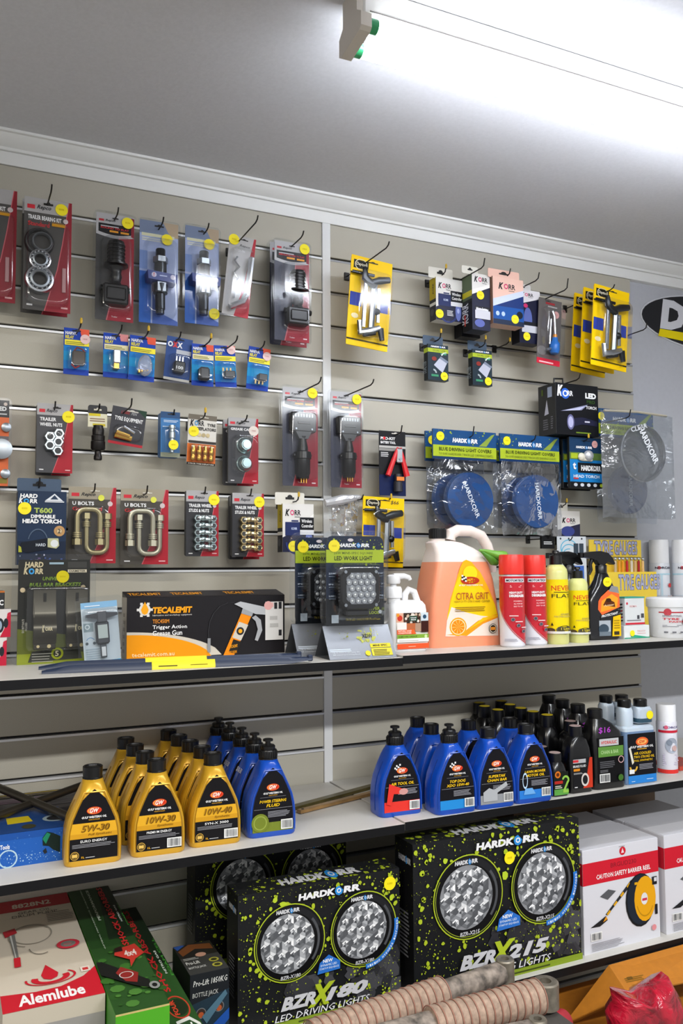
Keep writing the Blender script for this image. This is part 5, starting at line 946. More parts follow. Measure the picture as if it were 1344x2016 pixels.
def redart(a):
    n = 24; e = [(i / n, max(.02, .40 - .42 * (i / n - .12) - .18 * math.sin(PI * i / n) * .5)) for i in range(n + 1)]
    pts, fs = [], []
    for i, (u, v) in enumerate(e): pts += [(u, v), (u, .5), (u, .765)]
    for i in range(n): fs += [(3 * i, 3 * i + 3, 3 * i + 4, 3 * i + 1), (3 * i + 1, 3 * i + 4, 3 * i + 5, 3 * i + 2)]
    a.raw(pts, fs, RB); a.raw([p for u, v in e for p in ((u, v - .018), (u, v - .008))], [(2 * i, 2 * i + 2, 2 * i + 3, 2 * i + 1) for i in range(n)], '#c01628')
    a.rect(.26, .70, .78, .74, '#e9e9ee', 8); a.text('MOTORTECH', .28, .707, .47, .026, '#23232a', .04, .2); a.lines(.38, .645, .3, .03, 2, '#e8a0a4'); a.text('HEAVY-DUTY', .36, .575, .34, .025, WH, .04); a.text('DEGREASER', .36, .54, .38, .028, WH, .05); [a.text(t, .46, .49 - .028 * i, .22, .014, '#f0c4c6', .02) for i, t in enumerate(('POWERFUL', 'ALL PURPOSE', 'EASY TO USE'))]
    for i in range(3): a.ell(.44 + .12 * i, .30 - .062 * i, .045, '#8a8a92'); a.ell(.44 + .12 * i, .30 - .062 * i, .033, '#4a4a52'); a.rect(.36 + .13 * i, .335 - .062 * i, .56 + .1 * i, .345 - .062 * i, '#e8c8ca')
    a.lines(.25, .07, .3, .03, 2, '#9a9aa6')
can('degreaser_can', 'red capped degreaser can standing next to the orange jug', 1009, 1275, 1092, S1R, .0325, redp, 0, redart, grp='red degreaser cans')
can('degreaser_can', 'red capped degreaser can standing next to the yellow washer bottle', 1053, 1271, 1093, S1R, .0325, redp, 0, redart, grp='red degreaser cans')
YL = mat('#c9c66a', .25, sss=.2); YB = mat('#e9d3a0' if 0 else '#d3d488', .3, sss=.2)
def nevp(R, H, sq=1):
    s = H
    return [('body', [(R * .93, 0), (R, .005), (R, s * .76), (R * .93, s * .80), (R * .72, s * .835), (R * .5, s * .85), (R * .48, s * .87)], YB, None), ('cap', [(R * .56, s * .85), (R * .53, s * .945), (R * .48, s * .95)], BLK, 'black cap'), ('nozzle', [(R * .18, s * .95), (R * .18, s * .965), (R * .32, s * .97), (R * .3, s * .99), (R * .26, s)], BLK, 'black pull nozzle')]
def nevart(v1):
    def f(a):
        a.rect(0, .12, 1, v1, '#ead20e', 24); a.text('NEVER', .27, v1 - .12, .62, .055, '#d23a20', .01); a.rect(.34, v1 - .14, .94, v1 - .133, '#2a2a1c', 8); a.text('FLAT', .28, v1 - .195, .58, .04, '#2a2a1c', 0); a.text('ADVANCED', .5, .31, .3, .02, '#a89a5a', .02); a.text('PUNCTURE PREVENTION', .34, .285, .52, .02, '#b8a860', .02)
        a.poly([(.24, .20), (.28, .235), (.32, .20)], '#3a3a20'); a.ell(.24, .15, .12, '#5a4a34', .025); a.ell(.62, .155, .24, '#6a6248', .045); a.rect(.42, .15, .86, .185, '#4a4634', 6); a.text('1 Litre' if v1 > .6 else '500ml', .5, .155, .26, .025, '#e6d23a', .02); a.rect(.1, .115, .95, .14, '#d9d9d2', 12)
    return f
can('washer_bottle', 'tall yellow labelled bottle of tyre sealant next to the red cans', 1097, 1269, 1084, S1R, .031, nevp, 0, nevart(.69), 'bottle')
can('washer_bottle', 'shorter yellow labelled bottle of tyre sealant next to the black sprays', 1139, 1266, 1116, S1R, .0275, nevp, 0, nevart(.69), 'bottle')
# black trigger sprays
def spray(label, X, Y, proto=None):
    if proto: return dup(proto, (X, Y, S1R), label)
    r = thing('trigger_spray', label, 'spray bottle', (X, Y, S1R), (0, 0, math.radians(-6)), 'black trigger sprays'); D = .046; r.scale = (1.14, 1, 1.09)
    BS = mat('#121216', .18, coat=.3); g = G(); lo = []
    for z, l, q, i in ((0, -.045, .045, .003), (.004, -.047, .047, 0), (.05, -.047, .047, 0), (.085, -.046, .047, 0), (.105, -.044, .046, .001), (.125, -.034, .042, .003), (.14, -.024, .037, .005), (.155, -.016, .031, .008), (.17, -.010, .024, .011), (.176, -.006, .019, .013)):
        lo.append([(x, y, z) for x, _, y in rrect(l, q, i, D - i, min(.014, D / 2 - i - .001), 0)])
    g.loft(lo, BS); g.put('body', r)
    g = G(); g.lathe([(.0145, .172), (.015, .192), (.013, .195)], BLK, (.006, D / 2, 0), 'z', 20); g.put('collar', r)
    g = G(); side = [(-.050, .215), (-.050, .225), (-.030, .229), (0, .231), (.022, .226), (.036, .212), (.042, .198), (.038, .195), (.020, .203), (.012, .195), (-.004, .195), (-.012, .207), (-.03, .212)]
    g.loft([[(x, y, z) for x, z in side] for y in (D / 2 - .011, D / 2 + .011)], BLK); g.box(-.058, -.049, D / 2 - .008, D / 2 + .008, .213, .227, BLK, .001); g.put('trigger_head', r)
    g = G(); g.tube([(-.020, D / 2, .210), (-.026, D / 2, .196), (-.024, D / 2, .182), (-.030, D / 2, .170)], [.006, .005, .005, .004], BLK, 8); g.put('trigger', r)
    W, H = .094, .18; a = Art(W, H, lambda x, z, l: (x - .047, -l, z)); a.poly([(.28, .44), (.30, .56), (.38, .62), (.62, .72), (.96, .66), (.97, .47), (.40, .36)], '#ef6a35'); a.poly([(.36, .40), (.40, .56), (.72, .66), (.92, .60), (.88, .46)], '#f2a02a'); a.poly([(.62, .70), (.72, .78), (.92, .76), (.95, .67)], '#8a8a8c'); a.poly([(.44, .50), (.56, .60), (.80, .54), (.82, .47)], '#5a2c12'); a.text('Armor', .47, .475, .32, .03, '#e8c89a', .03, slope=.02); a.ell(.62, .57, .08, '#3a2010', .03, n=10)
    a.poly([(.34, .34), (.98, .44), (.98, .39), (.36, .28)], '#26262a'); a.text('PROTECTANT', .38, .32, .52, .035, WH, .03, .2, slope=.05); a.rect(.30, .06, .66, .28, '#a8b0b8'); a.ell(.44, .16, .16, '#3a4a58', .07); a.rect(.3, .06, .66, .12, '#6a7680'); a.poly([(.70, .05), (.98, .05), (.98, .36), (.74, .33)], '#e9bd12'); a.lines(.76, .16, .18, .14, 4, '#a08010'); a.rect(.76, .07, .92, .12, '#3a3420'); a.put(r, 'label')
    sticker(r, .012, .150, .0055, .0125); return r
X, Y = onz(1192, 1260, S1R); sp = spray('front black trigger spray bottle with an orange label', X, Y); spray('rear black trigger spray mostly behind the short yellow bottle', X - .064, Y + .062, sp)
# white boxes, tub, white cans at the end
X, Y = onz(1256, 1257, S1R); r, W, H = carton('patch_box', 'flat white patch box lying under the bigger white box', 'box', X - .052, X + .044, Y, .05, S1R, .038, '#d9dcdc')
a = Art(W, H); a.rect(0, .03, 1, .10, '#1d9a76'); a.poly([(.3, .1), (.3, .32), (.95, .1)], '#d4d8d6'); a.poly([(.25, .34), (.95, .08), (.25, .12)], '#2aa07c'); a.text('TYRE PATCH', .5, .5, .32, .12, '#d99a9a', .01); a.lines(.5, .36, .34, .1, 1, '#d8b0b0'); a.put(r); sticker(r, -W * .2, H * .42, -.001, .0085, marks=False)
X2, Y2 = X - .004, Y + .015; r, W, H = carton('plug_box', 'white box with a red stripe stacked on the flat box', 'box', X2 - .040, X2 + .034, Y2 - .012, .045, S1R + .0385, .078, '#d4d7d8')
a = Art(W, H); a.rect(0, .02, 1, .09, '#c82a3a'); a.text('REMA', .24, .66, .36, .07, '#d99a9a', .01); a.ell(.1, .8, .05, '#c83a4a'); a.rect(.6, .22, .72, .36, '#4a4a50'); a.rect(.8, .26, .95, .42, '#4a4a50'); a.lines(.08, .16, .8, .06, 1, '#6a6a70'); a.put(r)
a = Art(.045, H, lambda x, z, l: (-W / 2 - l, .045 - x, z)); [a.poly([(.2, v), (.8, v + .05), (.8, v + .1), (.2, v + .05)], random.choice(['#b02a3a', '#2a2a2e'])) for v in (.1, .22, .34, .46, .58, .7)]; a.put(r)
G().box(-W / 2 - .001, W / 2 + .001, -.001, .046, H, H + .003, mat('#2fa08a', .4)).put('lid_edge', r, 'teal lid edge')
tx, ty = behind(1316, 1257, S1R, .062); r = thing('paste_tub', 'white lidded tub of mounting paste at the shelf end', 'tub', (tx, ty, S1R))
G().lathe([(.050, 0), (.053, .004), (.057, .090), (.056, .094)], mat('#d8d9db', .35), seg=40).put('body', r); G().lathe([(.060, .088), (.0615, .092), (.0615, .112), (.058, .116), (.052, .1165)], mat('#e2e3e5', .35), seg=40).put('lid', r)
r.rotation_euler = (0, 0, CAN_YAW)
def tubart(a): a.rect(.22, .66, .9, .69, '#b02a34', 10); a.ell(.36, .68, .06, '#b8434c'); a.text('MOUNTING', .28, .56, .3, .05, '#8a8a90', .02); a.text('TYRE', .28, .48, .26, .05, '#c8343e', .03); a.text('PASTE', .38, .41, .24, .045, '#c8343e', .03); a.lines(.28, .3, .3, .06, 2, '#8a8a90'); a.ell(.66, .44, .07, '#3a3a40'); a.ell(.66, .44, .035, '#a8a8ae'); [a.rect(.3 + .12 * i, .14, .36 + .12 * i, .18, '#6a6a70') for i in range(5)]
cylart(r, .0565, .11, 0, tubart)
def whp(R, H): return [('body', [(R * .93, 0), (R, .004), (R, H * .72), (R * .95, H * .74)], mat('#d3d6dc', .3), None), ('cap', [(R * .97, H * .735), (R * .97, H * .97), (R * .92, H)], mat('#e6e7ea', .35), 'white cap')]
def wart(a): a.rect(.0, .60, 1, .615, '#a9cfdc', 16); a.ell(.36, .68, .055, '#d04a50'); a.text('NORCAN', .24, .665, .56, .028, '#3c3c48', .03); a.rect(.4, .05, .46, .6, '#b4ccd8'); a.rect(.0, .36, 1, .37, '#c2ccd6', 16); a.lines(.1, .1, .25, .22, 5, '#b4b8c2'); a.ell(.7, .48, .07, '#c83a3a'); a.lines(.6, .2, .3, .2, 3, '#c0a8a0')
for px, lb in ((1301, 'white capped can behind the tub, nearest the tyre gauges'), (1346, 'white capped can behind the tub at the photo edge')): can('white_spray_can', lb, px, 1236, 1063, S1R, .033, whp, 0, wart, grp='white spray cans behind the tub')
# tyre gauge display
Xg, _ = at(1160, 1100, -.06); Xe, _ = at(1262, 1100, -.06); zt = at(1210, 1063, -.06)[1]
r = thing('gauge_display', 'stepped yellow display lettered tyre gauges with hanging pen gauges', 'display', ((Xg + Xe) / 2, -.06, S1R)); W = Xe - Xg; H = zt - S1R; YC = mat('#e6c63a', .45)
g = G(); g.box(-W / 2, W / 2, 0, .003, 0, H, YC); g.put('back_panel', r)
a = Art(W, H); u = lambda px, py: ((at(px, py, -.06)[0] - Xg) / W, (at(px, py, -.06)[1] - S1R) / H)
def blk(a, s, u0, v0, w, h): a.text(s, u0 - .008, v0 - .008, w + .016, h + .016, '#6a6c78', .06); a.text(s, u0, v0, w, h, '#a5a8c6', .02)
(u0, v0), (u1, v1) = u(1170, 1092), u(1253, 1066); blk(a, 'TYRE', u0, v0, (u1 - u0) * .42, v1 - v0); blk(a, 'GAUGES', u0 + (u1 - u0) * .46, v0, (u1 - u0) * .54, v1 - v0); a.put(r)
Xl, _ = at(1196, 1146, -.12); Xr = at(1292, 1146, -.12)[0]; z2 = at(1244, 1126, -.12)[1]; cxo = (Xl + Xr) / 2 - r.location.x; w2_ = (Xr - Xl) / 2
g = G(); g.box(cxo - w2_, cxo + w2_, -.06, -.057, 0, z2 - S1R, YC); g.box(cxo - w2_, cxo + w2_, -.057, 0, z2 - S1R - .003, z2 - S1R, YC); fp = g.put('front_panel', r)
a = Art(2 * w2_, z2 - S1R, lambda x, z, l: (cxo - w2_ + x, -.06 - l, z)); hh = z2 - S1R; v_ = lambda py: (at(1244, py, -.12)[1] - S1R) / hh; blk(a, 'TYRE', .22, v_(1161), .30, v_(1131) - v_(1161)); blk(a, 'GAUGES', .56, v_(1161), .50, v_(1131) - v_(1161)); a.put(fp)
for i, (px, c) in enumerate(((1174, '#d89a1c'), (1206, '#b9a88a'), (1214, '#e0941a'), (1221, '#e0941a'), (1229, '#b01c24'), (1238, '#c9c2b2'), (1245, '#c8a070'), (1252, '#a01820'), (1260, '#d8b070'))):
    gx = at(px, 1100, -.08)[0]; gt = thing('pen_gauge', ('amber', 'cream', 'orange', 'second orange', 'red', 'white', 'tan', 'dark red', 'pale gold')[i] + ' pen gauge hanging on the yellow tyre gauge display', 'gauge', (gx, -.09, at(px, 1127, -.09)[1]), group='pen gauges on the display')
    g = G(); g.lathe([(.0045, 0), (.0045, .036), (.003, .038)], mat(c, .3), seg=10); g.put('barrel', gt); g = G(); g.ball((0, 0, .044), .0058, CHROME, 8, 6); g.put('chuck', gt); g = G(); g.tube([(0, 0, .046), (0, .014, .050), (0, .031, .050)], .0012, STEEL, 5); g.put('hanger', gt)
# ================================================================ middle shelf: oil bottles
OD, OH, OW = .074, .190, .118
HW = [(0, .0545), (.004, .0562), (.03, .0566), (.05, .0563), (.068, .0548), (.09, .0500), (.11, .0415), (.125, .0345), (.137, .0285), (.15, .0240), (.158, .0215), (.165, .0205)]
def hw(z):
    for (a, x), (b, y) in zip(HW, HW[1:]):
        if z <= b: return x + (y - x) * (z - a) / (b - a)
    return HW[-1][1]
def oil_body(r, m, cap, strip):
    g = G(); lo = []
    for z, w in HW:
        t = max(0, (z - .140) / .025); i = .0 + .0165 * min(1, t) ** 1.3 + (.002 if z == 0 else 0); d0, d1 = i, OD - i
        lo.append([(x, y, z) for x, _, y in rrect(-w, w, d0, d1, min(w * .98, .016 + .0045 * min(1, t), (d1 - d0) / 2.02), 0)])
    g.loft(lo, m); g.put('body', r, ang=60)
    # raised rim round the front arch and the moulded rib down each side
    g = G(); arch = [(s * (hw(z) - .0055), -.0006, z) for s, zs in ((-1, (.012, .03, .05, .07, .09, .11, .13, .145)), (1, (.145, .13, .11, .09, .07, .05, .03, .012))) for z in zs]
    g.tube(arch, .0016, m, 6); g.put('arch_rim', r)
    g = G(); zs = (.012, .04, .07, .09, .11, .125)
    g.tube([(-hw(z) - .0002, OD * .5 - .004, z) for z in zs], .0014, mat(strip, .5), 5); g.put('level_strip', r)
    g = G(); c = OD / 2
    if cap == 'screw':
        g.lathe([(.0205, .163), (.0205, .167), (.0195, .168), (.0198, .174), (.0202, .1885), (.0185, .190), (.016, .1895), (.0155, .1875)], BLK, (0, c, 0), 'z', 26)
    else:
        g.lathe([(.0215, .163), (.0215, .167), (.020, .168), (.0205, .182), (.0195, .184), (.0165, .185), (.0165, .192), (.014, .1945), (.006, .195), (.006, .202), (.0115, .203), (.0115, .207), (.009, .208)], BLK, (0, c, 0), 'z', 26)
        for i in range(22): t = 2 * PI * i / 22; g.box(.0208 * math.cos(t) - .0008, .0208 * math.cos(t) + .0008, c + .0208 * math.sin(t) - .0008, c + .0208 * math.sin(t) + .0008, .169, .181, BLK)
    g.put('cap', r, 'black screw cap' if cap == 'screw' else 'black pull cap')
    if cap == 'screw':
        a = Art(.03, .03, lambda x, z, l: (x - .015, c - .015 + z, .190 + l)); a.text('TWIST', .2, .55, .6, .16, '#8e8e90', .02); a.text('OPEN', .24, .3, .5, .14, '#8e8e90', .02); a.put(r, 'cap_lettering')
def lwid(z): return max(.0006, hw(z) - .0095 if z < .135 else (.0190) * (.150 - z) / .015)
def band(a, z0, z1, c, n=8):
    zs = [z0 + (z1 - z0) * i / n for i in range(n + 1)]; a.poly([((.5 - lwid(z) / OW), z / OH) for z in zs] + [((.5 + lwid(z) / OW), z / OH) for z in zs[::-1]], c)
def oart(r, fn): a = Art(OW, OH, lambda x, z, l: (x - OW / 2, -l, z)); fn(a); a.put(r, 'label')
def tz(a, t, zc, w, h, c, off=.02, sh=0, dx=0): a.text(t, .5 - w / OW / 2 + dx / OW, (zc - h / 2) / OH, w / OW, h / OH, c, off, sh)
def gwlogo(a, zc, flag=False, dx=0):
    v = zc / OH; u = .5 + dx / OW
    if flag:
        for i in range(4):
            for j in range(3): a.rect(u - .17 + .035 * i, v + .0 + .022 * j + .006 * i, u - .135 + .035 * i, v + .022 + .022 * j + .006 * i, '#e8e8e8' if (i + j) % 2 else '#151515')
    a.ell(u, v, .125, '#c8321c', .040); a.ell(u, v, .112, '#f0a24a', .034); a.ell(u + .01, v, .10, '#c92f1a', .030); a.text('GW', u - .075, v - .022, .15, .046, '#f6efe2', .03, .25)
def seal(a, u, z, rr=.0085): v = z / OH; k = rr / OW; a.ell(u, v, k, '#c8a046'); a.ell(u, v, k * .86, '#17130c'); a.ring(u, v, k * .60, k * .68, '#c8a046', n=18); a.rect(u - k * .55, v - k * .22, u + k * .55, v + k * .22, '#d9b35a')
def goldlabel(big, sub, name, bar):
    def f(a):
        band(a, .012, .150, '#121114', 14); band(a, .0545, .0845, '#dba528', 5); band(a, .0545, .064, '#c99320', 3)
        gwlogo(a, .108); tz(a, 'GULF WESTERN OIL', .0955, .049, .0046, WH, .03, .1); tz(a, 'THE BIG AUSTRALIAN', .0905, .022, .0022, '#d8a032', .02)
        tz(a, big, .0735, .062 if len(big) > 5 else .056, .0135, '#5a3d0c', .03, .25, .003); tz(a, big, .0742, .060 if len(big) > 5 else .054, .0130, '#9a6c14', .005, .25, .002); tz(a, sub, .061, .034 if len(sub) < 10 else .046, .0055, '#7a5510', .01, .2, .012)
        tz(a, name, .0490, .052, .0050, WH, .01); a.lines(.5 - .042 / OW, .0375 / OH, .084 / OW, .008 / OH, 3, '#9a9aa0', .35, .12)
        seal(a, .5 - .037 / OW, .0225); a.text('1L', .5 - .024 / OW, .0165 / OH, .05, .02, '#f0b41e', .02); a.lines(.5 - .016 / OW, .0168 / OH, .02 / OW, .0025 / OH, 1, '#b9b9bc')
        if bar: a.bars(.5 + .016 / OW, .015 / OH, .5 + .046 / OW, .034 / OH)
    return f
GOLD = mat('#d3a228', .30, .30, coat=.25); BLUE = mat('#0a48b2', .25, coat=.35)
def bottle(label, X, Y, z, body, cap, fn, group, strip='#7a5a14'):
    r = thing('oil_bottle', label, 'oil bottle', (X, Y - OD / 2, z), (0, 0, OYAW), group); oil_body(r, body, cap, strip); oart(r, fn); return r
OYAW = math.radians(-3)
def row(front, caps, names, z, hcap, grp):
    for (px, py), lb in zip(caps, names): X, Y = onz(px, py, z + hcap); dup(front, (X, min(Y, -.045) - OD / 2, z), lb, grp)
def cpos(px, py, z, h): return onz(px, py, z + h)
X, Y = onz(184, 1703, S2L); bottle('front gold bottle labelled 5W-30, standing alone beside the blue box', X, Y + OD / 2, S2L, GOLD, 'screw', goldlabel('5W-30', 'Full Synthetic', 'EURO ENERGY', 0), 'gold oil bottles')
X, Y = onz(313, 1684, S2L); b = bottle('front gold bottle labelled 10W-30 with a premium label', X, Y + OD / 2, S2L, GOLD, 'screw', goldlabel('10W-30', 'Synthetic', 'PREMIUM ENERGY', 1), 'gold oil bottles')
g1 = 'gold bottle %s behind the front 10W-30 one'; g1n = ['first', 'second', 'third and last']
for k, lb in enumerate(g1n): dup(b, (X - .006 - .004 * k, Y + .088 * (k + 1), S2L), g1 % lb)
X, Y = onz(426, 1665, S2L); b = bottle('front gold bottle labelled 10W-40, beside the blue power steering fluid', X, Y + OD / 2, S2L, GOLD, 'screw', goldlabel('10W-40', 'Synthetic', 'SYN-X 3000', 1), 'gold oil bottles')
for k, lb in enumerate(['first', 'second', 'third', 'fourth and last']): dup(b, (X - .002 - .007 * k, Y + .0775 * (k + 1), S2L), 'gold bottle %s behind the front 10W-40 one' % lb)
def bluelabel(t, foot, deco=None, flag=False, fz=.032):
    def f(a):
        band(a, .012, .150, '#111015', 14); band(a, .012, fz, foot, 3); gwlogo(a, .108, flag); tz(a, 'GULF WESTERN OIL', .0955, .045, .0044, WH, .03, .1); tz(a, 'THE BIG AUSTRALIAN', .0905, .02, .002, '#d8a032', .02)
        a.rect(.5 - .030 / OW, .0868 / OH, .5 + .030 / OW, .0872 / OH, '#9a9aa0'); z = .078
        for s in t: tz(a, s, z, min(.062, .0062 * len(s)), .0066, '#f2c41c', .02, .2); z -= .0092
        a.rect(.5 - .044 / OW, (z + .002) / OH, .5 + .044 / OW, (z + .0024) / OH, '#b9b9c0'); a.lines(.5 - .012 / OW, (z - .016) / OH, .052 / OW, .014 / OH, 5, '#9a9aa2', .4)
        if deco: deco(a)
        a.bars(.5 + .018 / OW, .015 / OH, .5 + .045 / OW, .036 / OH)
    return f
def psf(a): a.ell(.5 - .030 / OW, .033 / OH, .17, '#6f7c2a'); a.ring(.5 - .030 / OW, .033 / OH, .11, .13, '#8d9a44', n=20)
X, Y = onz(537, 1647, S2L); b = bottle('front blue bottle of power steering fluid next to the gold ones', X, Y + OD / 2, S2L, BLUE, 'pull', bluelabel(('POWER STEERING', 'FLUID'), '#6f7c2a', psf), 'blue oil bottles', '#08307a')
mk = []
for k, lb in enumerate(['first', 'second', 'third', 'fourth and last']):
    q = dup(b, (X - .004 - .005 * k, Y + .080 * (k + 1), S2L), 'blue bottle %s behind the power steering fluid' % lb)
    if k in (0, 1, 3): a = Art(.05, .02, lambda x, z, l: (-hw(.118 + z) - .002 - l, OD * .82 - x, .118 + z)); a.text('$10-50', .05, 0, .8, .6, '#e6e9f0', .01, .2); a.put(q, 'hand_marking')
def drill(a): a.poly([(.14, .17), (.2, .42), (.52, .34), (.5, .28), (.3, .29), (.24, .15)], '#d8352c'); a.ell(.52, .31, .1, '#c9928c', .04)
X, Y = onz(790, 1606, S2L); bottle('blue bottle of air tool oil at the shelf joint', X, Y + OD / 2 - .004, S2L, BLUE, 'pull', bluelabel(('AIR TOOL OIL',), '#d8352c', drill, True, .036), 'blue oil bottles', '#08307a')
X, Y = onz(900.5, 1602, S2R); b = bottle('front blue bottle of 15W-40 with a pull cap and pale blue foot', X, Y + OD / 2, S2R, BLUE, 'pull', bluelabel(('TOP DOG', 'XDO 15W-40'), '#2486cf', None, True, .034), 'blue oil bottles', '#08307a')
bb = thing('oil_bottle', 'first blue screw cap bottle behind the 15W-40 one', 'oil bottle', (X + .012, Y + .105, S2R), (0, 0, OYAW), 'blue oil bottles'); oil_body(bb, BLUE, 'screw', '#08307a'); dup(bb, (X + .030, Y + .205, S2R), 'second blue screw cap bottle behind the 15W-40 one, half behind the air tool oil')
def saw(a): a.poly([(.16, .1), (.16, .22), (.3, .27), (.42, .24), (.72, .33), (.75, .28), (.5, .2), (.5, .1)], '#a9acb0')
X, Y = onz(978.5, 1591, S2R); b = bottle('front blue bottle of chain bar oil with a grey foot', X, Y + OD / 2, S2R, BLUE, 'screw', bluelabel(('SUPERTAK', 'CHAIN BAR'), '#8f9296', saw, False, .034), 'blue oil bottles', '#08307a'); dup(b, (X + .016, Y + .112, S2R), 'blue bottle right behind the chain bar oil')
def mow(a): a.ring(.24, .3, .05, .065, '#b9d4ec', asp=1.6); a.poly([(.2, .12), (.24, .2), (.42, .2), (.5, .12)], '#6aa4dc')
X, Y = onz(1053.5, 1580, S2R); b = bottle('front blue bottle of lawn mower oil beside the small green bottle', X, Y + OD / 2, S2R, BLUE, 'screw', bluelabel(('LAWN MOWER', 'MOTOR OIL'), '#2a78cc', mow, False, .033), 'blue oil bottles', '#08307a'); dup(b, (X + .016, Y + .088, S2R), 'blue bottle right behind the lawn mower oil')
# ---- black bottles at the end
def rbot(name, label, X, Y, z, W, D, H, rc, hc, m, capm, shoulder=.62, grp=None, capang=24, ctop=None):
    r = thing(name, label, 'bottle', (X, Y, z), (0, 0, OYAW), grp); hn = H - hc; g = G(); lo = []
    for f, k in ((0, .94), (.01, 1), (shoulder, 1), (shoulder + (1 - shoulder) * .45, .86), (shoulder + (1 - shoulder) * .8, .55), (1, .0)):
        w = max(rc * .9, W / 2 * k); d = max(rc * .9, D / 2 * (k if k < 1 else 1)); w = W / 2 * k if k > .9 else rc * .92 + (W / 2 - rc * .92) * k; d = D / 2 * k if k > .9 else rc * .92 + (D / 2 - rc * .92) * k
        lo.append([(x, y + D / 2, f * hn) for x, _, y in rrect(-w, w, -d, d, min(w, d) * (.45 if k > .9 else .45 + .54 * (1 - k)), 0)])
    g.loft(lo, m).put('body', r, ang=50)
    G().lathe([(rc, hn - .002), (rc * 1.03, hn + .002), (rc, H - .0015), (rc * .9, H)], capm, (0, D / 2, 0), 'z', capang).put('cap', r)
    if ctop: G().lathe([(rc * .85, H + .0001), (rc * .8, H + .0008)], mat(ctop, .5), (0, D / 2, 0), 'z', 20).put('cap_disc', r, 'coloured cap disc')
    return r
BB = mat('#09090b', .25, coat=.15)
yb = rbot('oil_bottle_small', 'last yellow topped black bottle in the longer row, against the board', .568, -.055, S2R, .056, .056, .184, .0185, .03, BB, BLK, .6, 'yellow topped black bottles', ctop='#c8b012')
for k, (x, y, lb) in enumerate(((.551, -.122, 'fourth'), (.540, -.189, 'third'), (.535, -.251, 'second'), (.535, -.314, 'front'))): dup(yb, (x, y, S2R), f'{lb} yellow topped black bottle in the longer row behind the brake fluid')
for x, y, lb in ((.4885, -.053, 'last'), (.467, -.112, 'middle'), (.464, -.182, 'front')): dup(yb, (x - .0, y, S2R), f'{lb} yellow topped black bottle in the shorter row behind the lawn mower oil')
X, Y = onz(1105, 1568, S2R); gb = rbot('oil_bottle_small', 'little black bottle with a green figure two, front of its pair', X, Y, S2R, .050, .050, .107, .0175, .020, BB, BLK, .45, 'little two stroke bottles', ctop='#b09a94')
a = Art(.044, .062, lambda x, z, l: (x - .022, -l, .004 + z)); a.rect(0, 0, 1, .24, '#5a9a44'); a.rect(0, .24, 1, .95, '#151a14'); a.ell(.26, .84, .2, '#d0701c'); a.ell(.26, .84, .11, '#5a2a10'); a.rect(.02, .46, .6, .58, '#b02a22'); a.lines(.05, .28, .5, .14, 2, '#c9c9b8'); a.ring(.80, .60, .14, .26, '#8ab84a', -60, 170); a.poly([(.90, .56), (1, .50), (.74, .16), (.62, .20)], '#8ab84a'); a.rect(.6, .08, 1, .2, '#8ab84a'); a.put(gb, 'label')
dup(gb, (X + .018, Y + .078, S2R), 'little black bottle behind the green figure two one')
X, Y = onz(1146, 1561, S2R); bf = rbot('brake_fluid_bottle', 'black bottle with a red and black tyre label, front of its pair', X, Y, S2R, .072, .048, .170, .018, .024, BB, BLK, .62, 'black brake fluid bottles', ctop='#a8908c')
a = Art(.062, .078, lambda x, z, l: (x - .028, -l, .012 + z)); a.rect(0, 0, 1, 1, '#17171a'); a.poly([(.86, 1), (1, 1), (1, 0), (.5, 0), (.7, .4)], '#c0361f'); a.rect(0, .84, .66, .97, '#a9a9ac'); a.rect(0, .87, .28, .95, '#c8323a'); a.text('BRAKE FLUID', 0, .70, .66, .08, '#d8d8d8', .02); a.rect(.02, .58, .34, .66, '#d8861c'); a.lines(.02, .48, .5, .06, 2, '#a8a8a8'); a.ell(.60, .28, .2, '#c9c2bc', .22); a.ell(.60, .28, .13, '#1a1a1c', .15); a.rect(.05, .04, .2, .07, '#d0d0d0'); a.put(bf, 'label'); dup(bf, (X + .036, Y + .062, S2R), 'black bottle right behind the brake fluid one')
# tall black bottles with purple marks
X, Y = onz(1203, 1553, S2R); tb = thing('oil_bottle_tall', 'tall black bottle with a green and silver label, front of its row', 'bottle', (X, Y, S2R), (0, 0, OYAW), 'tall black bottles with purple marks'); D = .066
g = G(); lo = []
for z, l, q, i in ((0, -.052, .052, .003), (.004, -.053, .053, 0), (.12, -.053, .053, 0), (.148, -.050, .046, .004), (.168, -.046, .026, .010), (.180, -.042, .004, .014), (.185, -.040, -.004, .015)): lo.append([(x, y, z) for x, _, y in rrect(l, q, i, D - i, .016, 0)])
g.loft(lo, BB).put('body', tb, ang=50); G().lathe([(.019, .183), (.0205, .186), (.0205, .206), (.018, .208)], BLK, (-.022, D / 2, 0), 'z', 24).put('cap', tb)
a = Art(.106, .19, lambda x, z, l: (x - .053, -l, z)); a.rect(.10, .09, .92, .715, '#0b0b0d'); a.rect(.16, .60, .76, .70, '#b9babc'); a.text('PENRITE' if 0 else 'HYDRAULIC', .22, .625, .48, .045, '#c83a34', .03); a.rect(.12, .45, .9, .59, '#5c8a3c'); a.text('CHAIN & BAR', .2, .49, .55, .05, '#a4c487', .02); a.lines(.16, .30, .5, .10, 4, '#5a5a5e'); a.lines(.16, .24, .3, .04, 2, '#6a6a6e'); a.bars(.14, .10, .46, .22); a.ring(.80, .40, .07, .09, '#c9a0a0', n=18); a.ell(.78, .15, .08, '#3f6a2a'); a.put(tb, 'label')
def mark(o, t): a = Art(.04, .02, lambda x, z, l: (-.034 + x, .0032 - l + (z / .02) * .0056, .146 + z)); a.text(t, 0, 0, 1, .8, '#a03cae', .01, .2); a.put(o, 'hand_marking')
